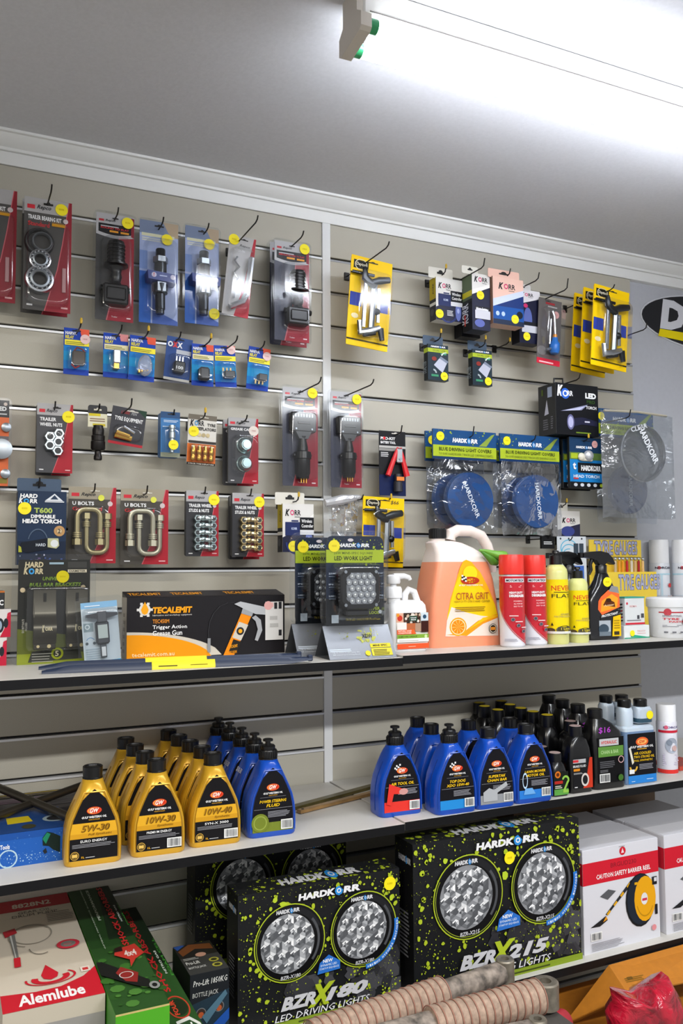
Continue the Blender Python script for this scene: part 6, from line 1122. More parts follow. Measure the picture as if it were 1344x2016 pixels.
for k, (x, y, lb, t) in enumerate(((.652, -.330, 'second', '$'), (.668, -.246, 'third', '$'), (.690, -.158, 'fourth and last', '$'))):
    q = dup(tb, (x + .004, y, S2R), f'tall black bottle, {lb} in the row behind the green labelled one'); mark(q, t)
mark(tb, '$16')
# clear twin neck bottles of blue oil
X, Y = onz(1263, 1543, S2R); tn = thing('twin_neck_bottle', 'clear twin neck bottle of blue two stroke oil, the front one', 'bottle', (X, Y, S2R), (0, 0, OYAW), 'clear twin neck bottles'); D = .055
FB = mat('#6d86a8', .3, sss=.3); FC = mat('#bcc8d4', .3, sss=.3); W = .107
G().loft([[(x, y, z) for x, _, y in rrect(-W / 2 * k, W / 2 * k, i, D - i, .012, 0)] for z, k, i in ((0, .96, .002), (.004, 1, 0), (.142, 1, 0))], FB).put('body', tn, 'blue oil filled body')
g = G(); g.loft([[(x, y, z) for x, _, y in rrect(-W / 2 * k, W / 2 * k, i, D - i, .012, 0)] for z, k, i in ((.142, 1, 0), (.150, .99, .001), (.156, .9, .008))], FC)
g.loft([[(x, y, z) for x, _, y in rrect(-.050, -.010, i, D - i, .016, 0)] for z, i in ((.150, .006), (.196, .006), (.202, .010), (.206, .012))], FC); g.loft([[(x, y, z) for x, _, y in rrect(.0, .050, i, D - i, .012, 0)] for z, i in ((.160, .008), (.164, .003), (.198, .003), (.204, .010))], FC); g.put('necks', tn, 'clear twin necks')
G().loft([[(x, y, z) for x, _, y in rrect(-.0005, .0505, .0025, D - .0025, .012, 0)] for z in (.163, .174)], mat('#2c4a5c', .3)).put('measured_oil', tn, 'dark oil in the measuring chamber')
for cxx, h0 in ((-.030, .204), (.026, .202)): G().lathe([(.017, h0), (.0185, h0 + .003), (.0185, h0 + .020), (.017, h0 + .022)], BLK, (cxx, D / 2, 0), 'z', 24).put('cap', tn)
a = Art(W, .142, lambda x, z, l: (x - W / 2, -l, z)); a.rect(.08, .02, .98, .96, '#111015'); a.rect(.08, .02, .98, .17, '#2a7cc8'); a.ell(.54, .80, .2, '#e0602a', .085); a.ell(.54, .80, .15, '#f0b060', .05); a.text('GW', .44, .77, .2, .06, '#c02a18', .03, .2); a.text('GULF WESTERN OIL', .14, .685, .76, .045, WH, .03); a.rect(.38, .655, .68, .67, '#d8a032')
for t, v, w in (('AIR COOLED', .56, .56), ('TWO STROKE OIL', .49, .66), ('FULL SYNTHETIC', .43, .6)): a.text(t, .26, v, w, .05 if v > .44 else .035, '#e8bc1c', .02, .1)
a.poly([(.1, .7), (.16, .7), (.26, .42), (.2, .38)], '#d9d4c4'); a.ring(.24, .34, .08, .13, '#d8a83a', 180, 360, asp=.75); a.lines(.42, .28, .45, .11, 4, '#8a8a92'); a.rect(.1, .21, .26, .29, '#e0e0e0'); a.lines(.16, .06, .14, .02, 1, '#cfe2f2'); a.lines(.64, .08, .26, .02, 1, '#cfe2f2'); a.put(tn, 'label')
dup(tn, (X + .010, Y + .082, S2R), 'clear twin neck bottle of blue oil, the one behind'); sticker(tn, .036, .183, .0025, .0115, marks=False)
# white can at the end and a red wallet behind it
def wc2(R, H): return [('body', [(R * .94, 0), (R, .004), (R, H * .74), (R * .93, H * .76)], mat('#dcdbe4', .3), None), ('cap', [(R * .95, H * .755), (R * .95, H * .985), (R * .9, H)], mat('#ecedf1', .35), 'white cap')]
def wc2a(a): a.rect(0, .015, 1, .07, '#d8342e', 16); a.rect(.1, .60, .95, .635, '#c8243a', 10); a.text('NORCAN', .28, .665, .6, .03, '#5a4a80', .02); a.ell(.36, .68, .06, '#d8607a'); a.ell(.52, .42, .2, '#9fa6b4', .11); a.ell(.6, .38, .08, '#c9a8a4', .04); a.ell(.44, .46, .08, '#7f8896', .04); a.lines(.25, .14, .5, .16, 6, '#b9b0c4')
can('white_spray_can', 'white spray can with a red foot band at the end of the middle shelf', 1314, 1525, 1385, S2R, .0285, wc2, 0, wc2a)
X, Y = onz(1360, 1515, S2R); r, W, H = carton('red_wallet', 'flat red vinyl wallet lying behind the white can', 'wallet', X - .045, X + .06, Y, .10, S2R, .012, '#b8402c'); a = Art(W, .1, lambda x, z, l: (x - W / 2, z, H + l)); a.rect(.1, .1, .9, .5, '#a0483c'); a.put(r)
# ---- left end: blue power tool carton, black case, wheel brace, two flat bars
X0, Y0 = onz(60, 1702, S2L); xr = at(132, 1660, Y0)[0]; zt = at(60, 1636, Y0)[1] - S2L
r, W, H = carton('power_tool_box', 'worn blue carton of an air tool under the crossed wheel brace', 'box', -1.02, xr, Y0, .16, S2L, zt, '#1c4fa0')
a = Art(W, H); a.rect(0, 0, 1, 1, '#2157a8'); a.rect(0, .8, 1, 1, '#1d4c98'); px_ = lambda px: (at(px, 1670, Y0)[0] + 1.02) / W
splat(a, 420, '#9fc0d8', .2, .02, 1, .35, .0045, lambda u, v: v * 1.2); splat(a, 160, '#4a78ba', .2, .1, 1, .9, .006); a.text('Tools', px_(0), .55, px_(19) - px_(0), .14, WH, .02); a.ring(px_(16), .26, .055, .065, '#a8c4d4', n=20, asp=W / H)
a.poly([(px_(83), .75), (px_(92), .92), (px_(104), .86), (px_(118), .74), (px_(118), .25), (px_(104), .36), (px_(96), .48), (px_(84), .52)], '#12231f'); a.poly([(px_(83), .72), (px_(92), .9), (px_(99), .84), (px_(90), .56)], '#1d7a5a'); a.poly([(px_(84), .36), (px_(90), .44), (px_(93), .3), (px_(88), .26)], '#22262a'); a.put(r)
a = Art(W, .16, lambda x, z, l: (x - W / 2, z, H + l)); a.rect(0, 0, 1, 1, '#1c3f78'); a.poly([(.6, .4), (.78, .42), (.76, .7), (.6, .7)], '#c9b41c'); a.ell(.95, .45, .07, '#151a22', .1); a.ring(.95, .45, .07, .1, '#8f9fa8', n=20, asp=1.6); a.ell(.74, .2, .05, '#3a3a26', .1); splat(a, 60, '#2a5294', 0, 0, 1, 1, .008); a.put(r)
r, W, H = carton('tool_case', 'dark flat case with a yellow edge lying behind the blue carton', 'case', -1.02, at(178, 1560, -.02)[0], Y0 + .163, -.008 - Y0 - .163, S2L, zt - .004, '#1d1a1c')
a = Art(W, -.008 - Y0 - .163, lambda x, z, l: (x - W / 2, z, H + l)); a.rect(0, 0, 1, 1, '#221d21'); a.rect(0, .93, 1, .97, '#b3981f'); a.lines(.3, .5, .4, .25, 3, '#6a3f5c'); a.lines(.55, .2, .4, .3, 5, '#5a565a'); a.rect(.0, .8, 1, .86, '#5a4a2c'); a.put(r)
r = thing('wheel_brace', 'dark steel cross wheel brace lying over the blue carton', 'tool', (-.75, -.24, S2L + zt)); DM = mat('#4c473f', .35, .8)
zz = S2L + zt + .012
def L3(px, py, z): x, y = onz(px, py, z); return (x + .75, y + .24, z - S2L - zt)
A0, A1 = L3(-26, 1541, zz + .018), L3(146, 1613, zz); B0, B1 = L3(-20, 1612, zz), L3(176, 1541, zz + .012)
g = G(); g.tube([A0, A1], .0092, DM, 12); g.put('brace_bar', r); g = G(); g.tube([B0, B1], .0088, DM, 12); g.put('brace_bar', r)
c_ = L3(58, 1577, zz + .006); g = G(); g.ball(c_, .0125, DM, 12, 8); g.put('weld_hub', r)
for lb, p0, p1, w, c in (('brass toned flat bar lying between the blue bottles, nearer the edge', (588, 1603), (775, 1555), .017, '#b08a58'), ('dark olive flat bar lying between the blue bottles, nearer the wall', (570, 1597), (775, 1541), .022, '#6a6038')):
    (xa, ya), (xb, yb2) = onz(*p0, S2L), onz(*p1, S2L); an = math.atan2(yb2 - ya, xb - xa); L_ = math.hypot(xb - xa, yb2 - ya)
    r = thing('steel_bar', lb, 'bar', ((xa + xb) / 2, (ya + yb2) / 2, S2L), (0, 0, an), 'flat bars on the middle shelf'); z1_ = .0025 if S2L else 0
    g = G(); g.box(-L_ / 2, L_ / 2, -w / 2, w / 2, .0022, .0102, mat(c, .35, .6, grain=.35, gscale=25), .001); g.put('bar', r)
    g = G(); [g.lathe([(.0035, .0), (.0035, .0108)], DARK, (-L_ / 2 + .012, 0, 0), 'z', 10)]; g.put('end_hole', r)
# ================================================================ bottom shelf: driving light cartons
def facets(a, u, v, ru, rows, cell, rot=0):
    """printed photo of a many-cell reflector: hexagonal cups, each with bright and dark facets"""
    k = a.W / a.H; buckets = {}
    a.ell(u, v, ru, '#85878b', ru * k, 40); clip = lambda x, y: (x, y) if math.hypot(x, y) < ru else (x * ru / math.hypot(x, y), y * ru / math.hypot(x, y))
    base = ['#d9dadc', '#8a8c90', '#54565a', '#a9abaf', '#6b6d71', '#55575b', '#f4f4f5', '#77797d', '#c9cacd', '#494b4f', '#97999d', '#5f6165']
    for j in range(-rows, rows + 1):
        for i in range(-rows, rows + 1):
            x = (i + .5 * (j % 2)) * cell; y = j * cell * .866
            if math.hypot(x, y) > ru + cell * .2: continue
            for q in range(6):
                t0, t1 = PI / 6 + q * PI / 3, PI / 6 + (q + 1) * PI / 3; rr = cell * .577
                for f0, f1, off in ((.14, .52, 6), (.52, 1, 0)):
                    c = base[(q + off + (random.random() < .25)) % 12]; P_ = [(f * rr * math.cos(t) + x, f * rr * math.sin(t) + y) for f, t in ((f0, t0), (f1, t0), (f1, t1), (f0, t1))]
                    buckets.setdefault(c, []).append([(u + p, v + s * k) for p, s in (clip(*z) for z in P_)])
            g0 = [clip(x + cell * p, y + cell * s) for p, s in ((-.34, .10), (-.02, .30), (.03, .24), (-.26, .02))]; buckets.setdefault('#fbfbfc', []).append([(u + p, v + s * k) for p, s in g0])
    for c, L_ in buckets.items():
        pts = [p for q in L_ for p in q]; a.raw(pts, [tuple(range(4 * i, 4 * i + 4)) for i in range(len(L_))], c)
def cracks(a, n, u0, v0, u1, v1):
    for i in range(n):
        u, v = random.uniform(u0, u1), random.uniform(v0, v1); r = random.uniform(.03, .075)
        a.poly([(min(1, u + r * random.uniform(.7, 1.1) * math.cos(t)), max(.05, v + r * a.W / a.H * random.uniform(.7, 1.1) * math.sin(t))) for t in (0, 1.1, 2.1, 3.2, 4.3, 5.4)], random.choice(['#38383c', '#2e2e32', '#46464a']))
def lightbox(label, X0, X1, Y, z, H, D, num, cell, rows, ru, u1, u2, vl, st):
    r, W, H = carton('driving_light_box', label, 'box', X0, X1, Y, D, z, H, '#17181a', 'black and lime driving light boxes')
    a = Art(W, H); a.rect(0, 0, 1, 1, '#1a1b1d'); cracks(a, 22, .62, .05, .98, .36); cracks(a, 8, .3, .25, .7, .34)
    splat(a, 760, LIME, .0, .05, 1, .99, .013, lambda u, v: .25 + 1.1 * abs(u - .42) + .3 * abs(v - .5)); splat(a, 1300, LIME, .0, .05, 1, .99, .0045, lambda u, v: .2 + 1.0 * abs(u - .45) + .3 * abs(v - .5)); splat(a, 16, '#b3c832', .0, .35, .95, .95, .03); a.rect(0, 0, 1, .045, '#7f9426'); a.lines(.35, .012, .5, .02, 1, '#3f4a14', .6)
    k = W / H
    for ui, vi in ((u1, vl), (u2, vl - .004)):
        a.ell(ui, vi, ru * 1.06, LIME, ru * 1.06 * k, 44); a.ell(ui, vi, ru * 1.03, '#141416', ru * 1.03 * k, 44); a.ring(ui, vi, ru * .98, ru * .995, '#9aab2c', 150, 330, asp=k); a.ell(ui, vi, ru * .97, '#0c0c0e', ru * .97 * k, 44); a.ring(ui, vi, ru * .80, ru * .97, '#1f2023', 20, 110, asp=k); a.ring(ui, vi, ru * .83, ru * .9, '#4a4c50', -40, 40, asp=k)
        facets(a, ui - ru * .07, vi, ru * .80, rows, cell); hardkorr(a, ui - ru * .42, vi + ru * k * .83, ru * .7, ru * k * .11, '#cfcfd2', .1); a.text('BZR-X' + num, ui - ru * .3, vi - ru * k * .94, ru * .6, ru * k * .1, '#b9b9bc', .03, .2)
    a.ring(u2, vl - .004, ru * .98, ru * 1.11, '#2b74c8', -88, 8, asp=k)
    t = 'WIRING HARNESS INCLUDED'; rr = ru * 1.02
    for i, ch in enumerate(t):
        if ch == ' ': continue
        th = math.radians(-84 + 88 * i / (len(t) - 1)); vs, fs = glyphs(ch, .03, 0); s = ru * .058; ex, ey = math.cos(th), math.sin(th)
        a.raw([(u2 + (rr * ex - (x - .5) * s * ey * .9 + (y * .07 * ru) * -ex * -1 * .9 * .9) , vl - .004 + k * (rr * ey + (x - .5) * s * ex * .9 + y * .07 * ru * ey * .9)) for x, y in vs], fs, '#dbe6f4')
    a.poly([(.455, .34), (.47, .42), (.525, .47), (.595, .41), (.595, .35)], '#2b6cc0'); a.text('NEW', .49, .415, .06, .025, WH, .03); a.text('DYNAMIC LED', .475, .39, .1, .016, '#d8e4f2', .01); a.text('STARTUP SEQUENCE', .468, .365, .118, .016, '#d8e4f2', .01)
    hardkorr(a, .34, .905, .385, .05, '#e2e2e4', .1); a.text('X', .395, .115, .17, .16, '#a9bb2b', .05, .35)
    a.text('BZR', .235, .135, .21, .095, '#c6c6ca', .05, .3); a.text(num, .50, .135, .27, .095, '#c6c6ca', .05, .3); a.text('LED DRIVING LIGHTS', .20, .065, .58, .048, '#dcdce0', .005, .25); a.put(r)
    a = Art(W, D, lambda x, z, l: (x - W / 2, z, H + l)); a.rect(0, 0, 1, 1, '#202123'); splat(a, 160, LIME, 0, 0, 1, 1, .018); hardkorr(a, .27, .2, .5, .5, '#cfcfd2', .1); a.put(r)
    a = Art(D, H, lambda x, z, l: (-W / 2 - l, D - x, z)); a.rect(0, 0, 1, 1, '#121214'); splat(a, 40, '#7f8a2a', 0, .3, 1, 1, .03); hardkorr(a, .2, .86, .7, .04, '#b0b0b4'); a.lines(.25, .25, .55, .3, 12, '#6a6a6e'); a.put(r)
    if st: sticker(r, (st[0] - .5) * W, st[1] * H, -.0045, .0155)
    return r
lb180 = lightbox('front box of the pair of smaller driving lights, in front of its twin', -.395, .002, -.400, S3, .295, .075, '180', .070, 4, .200, .30, .755, .60, (.93, .90))
Xa = -.395 - .12
r, W, H = carton('riser_box', 'dark flat carton lifting the rear driving light box', 'box', -.43, .02, -.19, .12, S3, .055, '#161617')
q = dup(lb180, (-.228, -.175, S3 + .0555), 'rear box of smaller driving lights, dim under the middle shelf'); [(bpy.data.objects.remove(e), 0) for c in list(q.children) if c.name.startswith('price') for e in list(c.children) + [c]]
lightbox('wide box of the larger driving lights next to the white reel boxes', .0235, .517, -.4275, S3, .352, .085, '215', .064, 4, .190, .305, .755, .60, (.55, .81))
# white reel boxes
def reel(label, X0, Y, z):
    W, H, D = .262, .262, .15; r, W, H = carton('barrier_reel_box', label, 'box', X0, X0 + W, Y, D, z, H, '#d4d4da', 'white reel boxes')
    a = Art(W, H); a.rect(0, 0, 1, 1, '#d2d2d8'); a.rect(0, .66, 1, .875, '#c81c2e'); a.text('BRGUD230', .36, .79, .34, .045, '#8c1826', .01); a.text('CAUTION SAFETY BARRIER REEL', .17, .70, .72, .048, WH, .02); a.ell(.52, .935, .042, '#c81c2e'); a.poly([(.50, .915), (.52, .965), (.54, .915)], '#e8d4d6'); a.lines(.47, .978, .1, .012, 1, '#8a8a8e')
    a.poly([(.21, .53), (.32, .585), (.42, .555), (.31, .485)], '#55565a'); a.poly([(.62, .63), (.645, .60), (.30, .335), (.275, .345)], '#26262a'); [a.poly([(.60 - .09 * i, .61 - .075 * i), (.615 - .09 * i, .59 - .075 * i), (.575 - .09 * i, .558 - .075 * i), (.56 - .09 * i, .575 - .075 * i)], '#d8a018') for i in range(4)]; a.poly([(.08, .25), (.2, .245), (.3, .29), (.28, .335), (.2, .3)], '#1e1e20'); a.poly([(.24, .28), (.3, .30), (.28, .33)], '#e0941c')
    a.ell(.74, .415, .20, '#16171a', .265); a.ell(.745, .42, .185, '#1c2430', .25); a.ell(.80, .42, .145, '#e0a012', .225); a.ring(.80, .42, .11, .12, '#b9840c', 200, 330, asp=1.5); a.ell(.79, .42, .045, '#d9d9d9', .06); a.rect(.76, .40, .825, .425, '#c8344a'); a.rect(.93, .24, .965, .34, '#1c1c1f'); a.rect(.90, .54, .965, .62, '#1c1c1f'); a.rect(.925, .57, .96, .61, '#cfcfd4'); a.rect(.66, .575, .70, .60, '#d8a018')
    a.bars(.08, .12, .22, .20); a.lines(.08, .03, .42, .08, 6, '#9a9aa2', .4); a.ell(.90, .12, .03, '#d88a90'); a.put(r)
    a = Art(D, H, lambda x, z, l: (-W / 2 - l, D - x, z)); a.rect(0, .66, 1, .875, '#c01a2c'); a.lines(.3, .2, .4, .3, 8, '#b0b0b8'); a.put(r)
    g = G(); g.box(-W / 2 + .001, W / 2 - .001, .001, D * .5, H, H + .0012, mat('#d8d8de', .5)); g.box(-W / 2 + .001, W / 2 - .001, D * .5 + .001, D - .001, H, H + .0012, mat('#c4c4ca', .5)); g.put('top_flaps', r); return r
rb = reel('white caution reel box standing against the big black light box', .5325, -.4205, S3); dup(rb, (.5325 + .131 + .285, -.4205, S3), 'white caution reel box at the end of the bottom shelf')
carton('white_carton', 'plain white carton behind the first white reel box', 'box', .5325, .7945, -.268, .13, S3, .2615, '#c9c9cf')
carton('white_carton', 'plain white carton behind the reel box at the shelf end', 'box', .8175, 1.08, -.268, .13, S3, .2615, '#c2c2c8')
carton('brown_carton', 'brown cardboard carton against the board under the middle shelf', 'box', .56, 1.12, -.092, .088, S3, .337, '#5d452c')
# ---- left: gear oil pump box, shock absorber boxes, bottle jack box
zt = .62; X1, Yf = onz(207, 1955, zt); X0, _ = onz(5, 1997, zt); D = -.004 - Yf
r, W, H = carton('drum_pump_box', 'long white and red gear oil drum pump box at the photo edge', 'box', X0, X1, Yf, D, S3, zt - S3, '#c2b8a6')
a = Art(W, D, lambda x, z, l: (x - W / 2, z, H + l)); a.rect(0, 0, 1, 1, '#c9bfae'); a.poly([(0, 0), (1, 0), (1, .22), (.85, .16), (.6, .115), (.35, .11), (0, .13)], '#c2202e'); a.text('Alemlube', .16, .025, .66, .078, WH, .03); a.rect(0, .87, 1, 1, '#a81e2a'); a.text('8828N2', .28, .90, .48, .05, '#cfc4b4', .03); a.text('GEAR OIL', .34, .83, .40, .026, '#55504a', -.005); a.text('DRUM PUMP', .26, .795, .55, .026, '#55504a', -.005)
a.lines(.66, .70, .34, .11, 6, '#6a645c', .25, .35); a.poly([(.50, .30), (.43, .22), (.45, .19), (.52, .175), (.59, .19), (.61, .22)], '#c2202e'); a.ring(.52, .19, .13, .20, '#c2202e', -200, 20, asp=.22); a.ring(.52, .19, .24, .265, '#c2202e', -190, 40, asp=.2); a.rect(.84, .185, .94, .225, '#e0d4c8'); a.rect(.86, .195, .92, .215, '#c83a3a')
a.ring(.44, .60, .22, .232, '#8a8478', asp=.42); a.ring(.42, .585, .24, .25, '#7d776c', 30, 250, asp=.42); a.ring(.5, .46, .12, .13, '#6f6a60', 180, 300, asp=.5); a.poly([(.18, .62), (.25, .62), (.245, .40), (.2, .40)], '#6f6f6c'); a.poly([(.19, .62), (.21, .62), (.22, .40), (.21, .40)], '#b9b9b4'); a.poly([(.19, .40), (.26, .40), (.25, .32), (.18, .32)], '#c2202e'); a.poly([(.12, .66), (.26, .68), (.28, .63), (.14, .60)], '#a01c28')
a.ell(.80, .44, .095, '#c23040', .032, 14); a.ell(.80, .44, .075, '#8d8a84', .024); a.ring(.80, .44, .075, .13, '#c23040', asp=.32, n=20); a.ell(.80, .44, .085, '#77746e', .027); a.lines(.75, .43, .1, .02, 2, '#b96a6a'); a.put(r)
a = Art(W, H); a.rect(0, 0, 1, 1, '#8d8a86'); a.rect(0, .86, 1, 1, '#b5ac9c'); a.text('8828N2', .2, .66, .58, .14, '#c9c6c0', .04); a.poly([(.7, .5), (.76, .62), (.82, .5)], '#c2bfba'); a.put(r)
GR = '#2c5a22'
def shock(label, X0, X1, Yf, zt, logo):
    D = -.004 - Yf; r, W, H = carton('shock_absorber_box', label, 'box', X0, X1, Yf, D, S3, zt - S3, '#3f8a22', 'green shock absorber boxes')
    a = Art(W, D, lambda x, z, l: (x - W / 2, z, H + l)); a.rect(0, 0, 1, 1, '#2b4d24'); a.rect(0, .45, 1, 1, '#24441f'); a.poly([(.45, .5), (1, .5), (1, 1), (.7, 1)], '#182a18'); [a.ell(random.random(), random.random() * .4, .12 * random.random() + .03, random.choice(['#3a6a2a', '#2f5624', '#4a7a34']), n=8) for _ in range(26)] if logo == 1 else None
    if logo == 1:
        a.text('SHOCK ABSORBERS', .60, .47, 2.5, .036, '#c02a2a', .04, 0, rot=90) if 0 else None
    a.raw(*vert(a, 'SHOCK ABSORBERS', .66 if logo == 1 else .46, .98, .80 if logo == 1 else .66, .42 if logo == 1 else .30), '#c42a2c')
    a.raw(*vert(a, 'FOAM CELL', .96, .80, .99, .58), '#3f8a32') if logo == 1 else a.raw(*vert(a, 'FOAM CELL', .9, .70, .98, .40), '#3f8a32')
    a.raw(*vert(a, 'NITRO GAS', .86, .78, .90, .62), '#cfd4cc') if logo == 1 else a.raw(*vert(a, 'NITRO GAS', .76, .6, .83, .42), '#cfd4cc')
    if logo == 1:
        a.raw(*vert(a, 'PERFORMANCE', .40, .97, .46, .66), '#b9c4b4'); a.raw(*vert(a, 'OPTIMAL PERFORMANCE GUARANTEED', .27, .98, .30, .42), '#a9b8a4')
        a.poly([(.46, .40), (.9, .42), (1, .34), (.78, .31), (.62, .26), (.66, .31), (.40, .36)], '#b9362c'); a.poly([(.46, .41), (.62, .42), (.60, .38), (.42, .38)], '#2a1a18'); a.text('4x4', .60, .335, .25, .045, '#d8c8c0', .03)
        a.poly([(-.0, .33), (.0, .24), (.55, .13), (.80, .10), (.84, .15), (.6, .21), (.1, .33)], '#1d1e1c'); a.poly([(.28, .235), (.42, .27), (.70, .21), (.60, .15), (.40, .17)], '#8a2a26'); a.ring(.46, .21, .12, .14, '#d0cdc8', asp=.16); a.ell(.88, .11, .11, '#1c1d1c', .024); a.ring(.88, .11, .05, .1, '#8a8c88', asp=.24)
    else:
        a.ring(.60, .20, .28, .32, '#b9402c', asp=.22); a.ell(.6, .2, .26, '#22301e', .05); a.raw(*vert(a, 'FOUR', .42, .245, .56, .155), '#d8472c'); a.poly([(.34, .02), (.34, .12), (.75, .135), (.95, .09), (1, .02)], '#d9d9d2'); a.poly([(.40, .03), (.40, .105), (.72, .115), (.88, .08), (.92, .03)], '#2c4a2a'); a.raw(*vert(a, 'SEAL', .50, .10, .74, .0), '#e6e6e0')
    a.put(r); a = Art(W, H); a.rect(0, 0, 1, 1, '#4a9a24'); a.rect(0, .985, 1, 1, '#b9a46a'); a.put(r); return r
def vert(a, t, u0, v0, u1, v1):
    vs, fs = glyphs(t, .03, 0); return [(u1 + (u0 - u1) * y, v1 + (v0 - v1) * x) for x, y in vs], fs
Xa, Yf = onz(222, 2000, zt); Xa = max(Xa, X1 + .003); Xb, _ = onz(335, 1977, zt); shock('long green shock absorber box with a printed damper, next to the pump box', Xa, Xb, Yf, zt, 1)
z2 = .557; shock('lower green shock absorber box on the side of the bottle jack', Xb + .002, -.531, -.66, z2, 2)
X0, Yj = onz(374, 1921, .56); X1, _ = onz(450, 1901, .56)
r, W, H = carton('bottle_jack_box', 'small dark bottle jack box between the green boxes and the driving lights', 'box', X0, X1 - .002, Yj - .0, .145, S3, .16, '#202225')
a = Art(W, H); a.rect(0, 0, 1, 1, '#1b1e22'); a.poly([(0, .62), (1, .74), (1, .2), (0, 0)], '#20303c'); a.text('Pro-Lift 1850KG', .08, .845, .88, .075, '#c9c9c6', .01, .2); a.text('BOTTLE JACK', .06, .69, .66, .075, '#a9a9a6', .01, .1); [(a.ell(u, v, .13, '#6a6e70'), a.ell(u, v, .11, '#3a2a24'), a.ell(u, v - .02, .07, '#a8502c')) for u, v in ((.28, .50), (.74, .54), (.28, .14), (.74, .24))]; a.poly([(.2, .06), (.3, .22), (1, .5), (1, .36), (.5, .1)], '#1f4c9a'); a.poly([(.3, .46), (.42, .36), (.95, .68), (.9, .74)], '#4a6a7c'); a.put(r)
a = Art(W, .145, lambda x, z, l: (x - W / 2, z, H + l)); a.rect(0, 0, 1, 1, '#3a3a38'); a.rect(0, .55, 1, 1, '#24221f'); a.poly([(.1, .62), (.5, .8), (.95, .7), (.95, .9), (.4, .98), (.05, .8)], '#6a3f22'); a.poly([(.05, .84), (.3, .98), (.2, 1), (0, .98)], '#2a4a8a'); a.ell(.55, .58, .14, '#b58a74', .07); a.ell(.78, .34, .13, '#a09a3a', .07); a.ell(.78, .34, .08, '#3a3a20', .04); a.ell(.78, .16, .13, '#a09a3a', .07); a.ell(.78, .16, .08, '#3a3a20', .04); a.text('Pro-Lift', .06, .3, .35, .1, '#c9c9c4', .02); a.text('BOTTLE JACK', .06, .14, .45, .08, '#b9b9b4', .02); a.lines(.05, .45, .4, .08, 2, '#9a9a94'); a.put(r)
a = Art(.145, H, lambda x, z, l: (-W / 2 - l, .145 - x, z)); a.rect(0, 0, 1, 1, '#17181a'); a.put(r)
# ---- in front: conveyor rollers on a low bench, orange carton, red bag
bn = thing('low_bench', 'low grey bench carrying the ribbed rollers under the shelf front', 'bench', (-.10, -.70, 0)); BG = mat('#4b4743', .6)
G().box(-.42, .36, -.10, .215, .4035, .4235, BG, .002).put('bench_top', bn); G().box(-.42, .44, -.22, .215, .28, .30, BG, .002).put('lower_tray', bn)
for sx in (-.40, .34):
    for sy in (-.08, .195): G().box(sx - .015, sx + .015, sy - .015, sy + .015, .3, .4034, BG).put('leg', bn)
    for sy in (-.19, .19): G().box(sx - .02, sx + .02, sy - .02, sy + .02, 0, .2799, BG).put('leg', bn)
RP = mat('#a88f7c', .8, grain=.3, gscale=90, bump=.4); RS = mat('#8f8378', .7, grain=.8, gscale=45); RE = mat('#8a8274', .45, .5, grain=.4, gscale=40)
def roller(label, pa, pb, z, R, parts):
    (xa, ya), (xb, yb) = onz(*pa, z), onz(*pb, z); L_ = math.hypot(xb - xa, yb - ya); an = math.atan2(yb - ya, xb - xa)
    r = thing('conveyor_roller', label, 'roller', (xa, ya, z - R), (0, 0, an), 'used rollers in front of the bottom shelf')
    for kind, f0, f1, k in parts:
        g = G(); s0, s1 = f0 * L_, f1 * L_
        if kind == 'sleeve':
            n = int((s1 - s0) / .019); pf = [(R * .7, s0)]
            for i in range(n): p = s0 + (s1 - s0) * i / n; w = (s1 - s0) / n; pf += [(R * .93, p + .0004), (R * .985, p + w * .18), (R, p + w * .5), (R * .985, p + w * .86), (R * .93, p + w - .0004)]
            pf += [(R * .7, s1)]; g.lathe(pf, RP, (0, 0, R), 'x', 26); g.put('ribbed_sleeve', r, 'dusty pink ribbed rubber sleeve', ang=25)
            for zz in [s0 + (s1 - s0) * i / n for i in range(n + 1)]: g = G(); g.tube([(zz, R * 1.004 * math.cos(t), R + R * 1.004 * math.sin(t)) for t in [2 * PI * i / 26 for i in range(26)]], .0013, mat('#a0705f', .7), 5, True); g.put('red_band', r)
        elif kind == 'shaft': g.lathe([(R * k * .8, s0), (R * k, s0 + .002), (R * k, s1 - .002), (R * k * .8, s1)], RS, (0, 0, R), 'x', 20); g.put('shaft', r, 'dirt speckled bare shaft')
        else:
            g.lathe([(R * k, -.026), (R * k, .026), (R * k * .9, .029), (R * k * .45, .029), (R * k * .45, .012), (.001, .011)], RE, ((s0 + s1) / 2, 0, R), 'z', 24); e_ = g.put('end_eye', r, 'worn metal end bush')
            g = G(); g.lathe([(R * k * .44, .012), (.0005, .0125)], DARK, ((s0 + s1) / 2, 0, R), 'z', 16); g.put('eye_hole', e_)
    return r
roller('rear dusty ribbed roller with a long speckled shaft', (560, 2064), (1005, 1908), .4589, .0350, (('sleeve', .10, .655, 1), ('shaft', .64, .95, .70), ('eye', .955, .985, .62)))
roller('middle dusty ribbed roller with a round metal eye at its end', (720, 2053), (1082, 1955), .4599, .0360, (('sleeve', .33, .925, 1), ('shaft', .05, .35, .75), ('eye', .95, 1.0, .80)))
roller('front speckled roller shaft at the bottom edge, before the middle ribbed one', (920, 2064), (1062, 2033), .4510, .0272, (('shaft', 0, .93, 1), ('eye', .95, 1.0, .7)))
X, Y = onz(1086, 2022, .326); r = thing('striped_roller', 'short red roller end with black, white and yellow rings', 'roller', (X, Y, .3005), (0, 0, .28)); R = .025
for s0, s1, c in ((-.05, -.036, '#3a3632'), (-.036, -.026, '#c8a82a'), (-.026, -.006, '#2c2a28'), (-.006, .003, '#d8d2c8'), (.003, .05, '#b8323e')): G().lathe([(R * .98, s0), (R, s0 + .001), (R, s1 - .001), (R * .98, s1)], mat(c, .5), (0, 0, R), 'x', 24).put('ring', r)
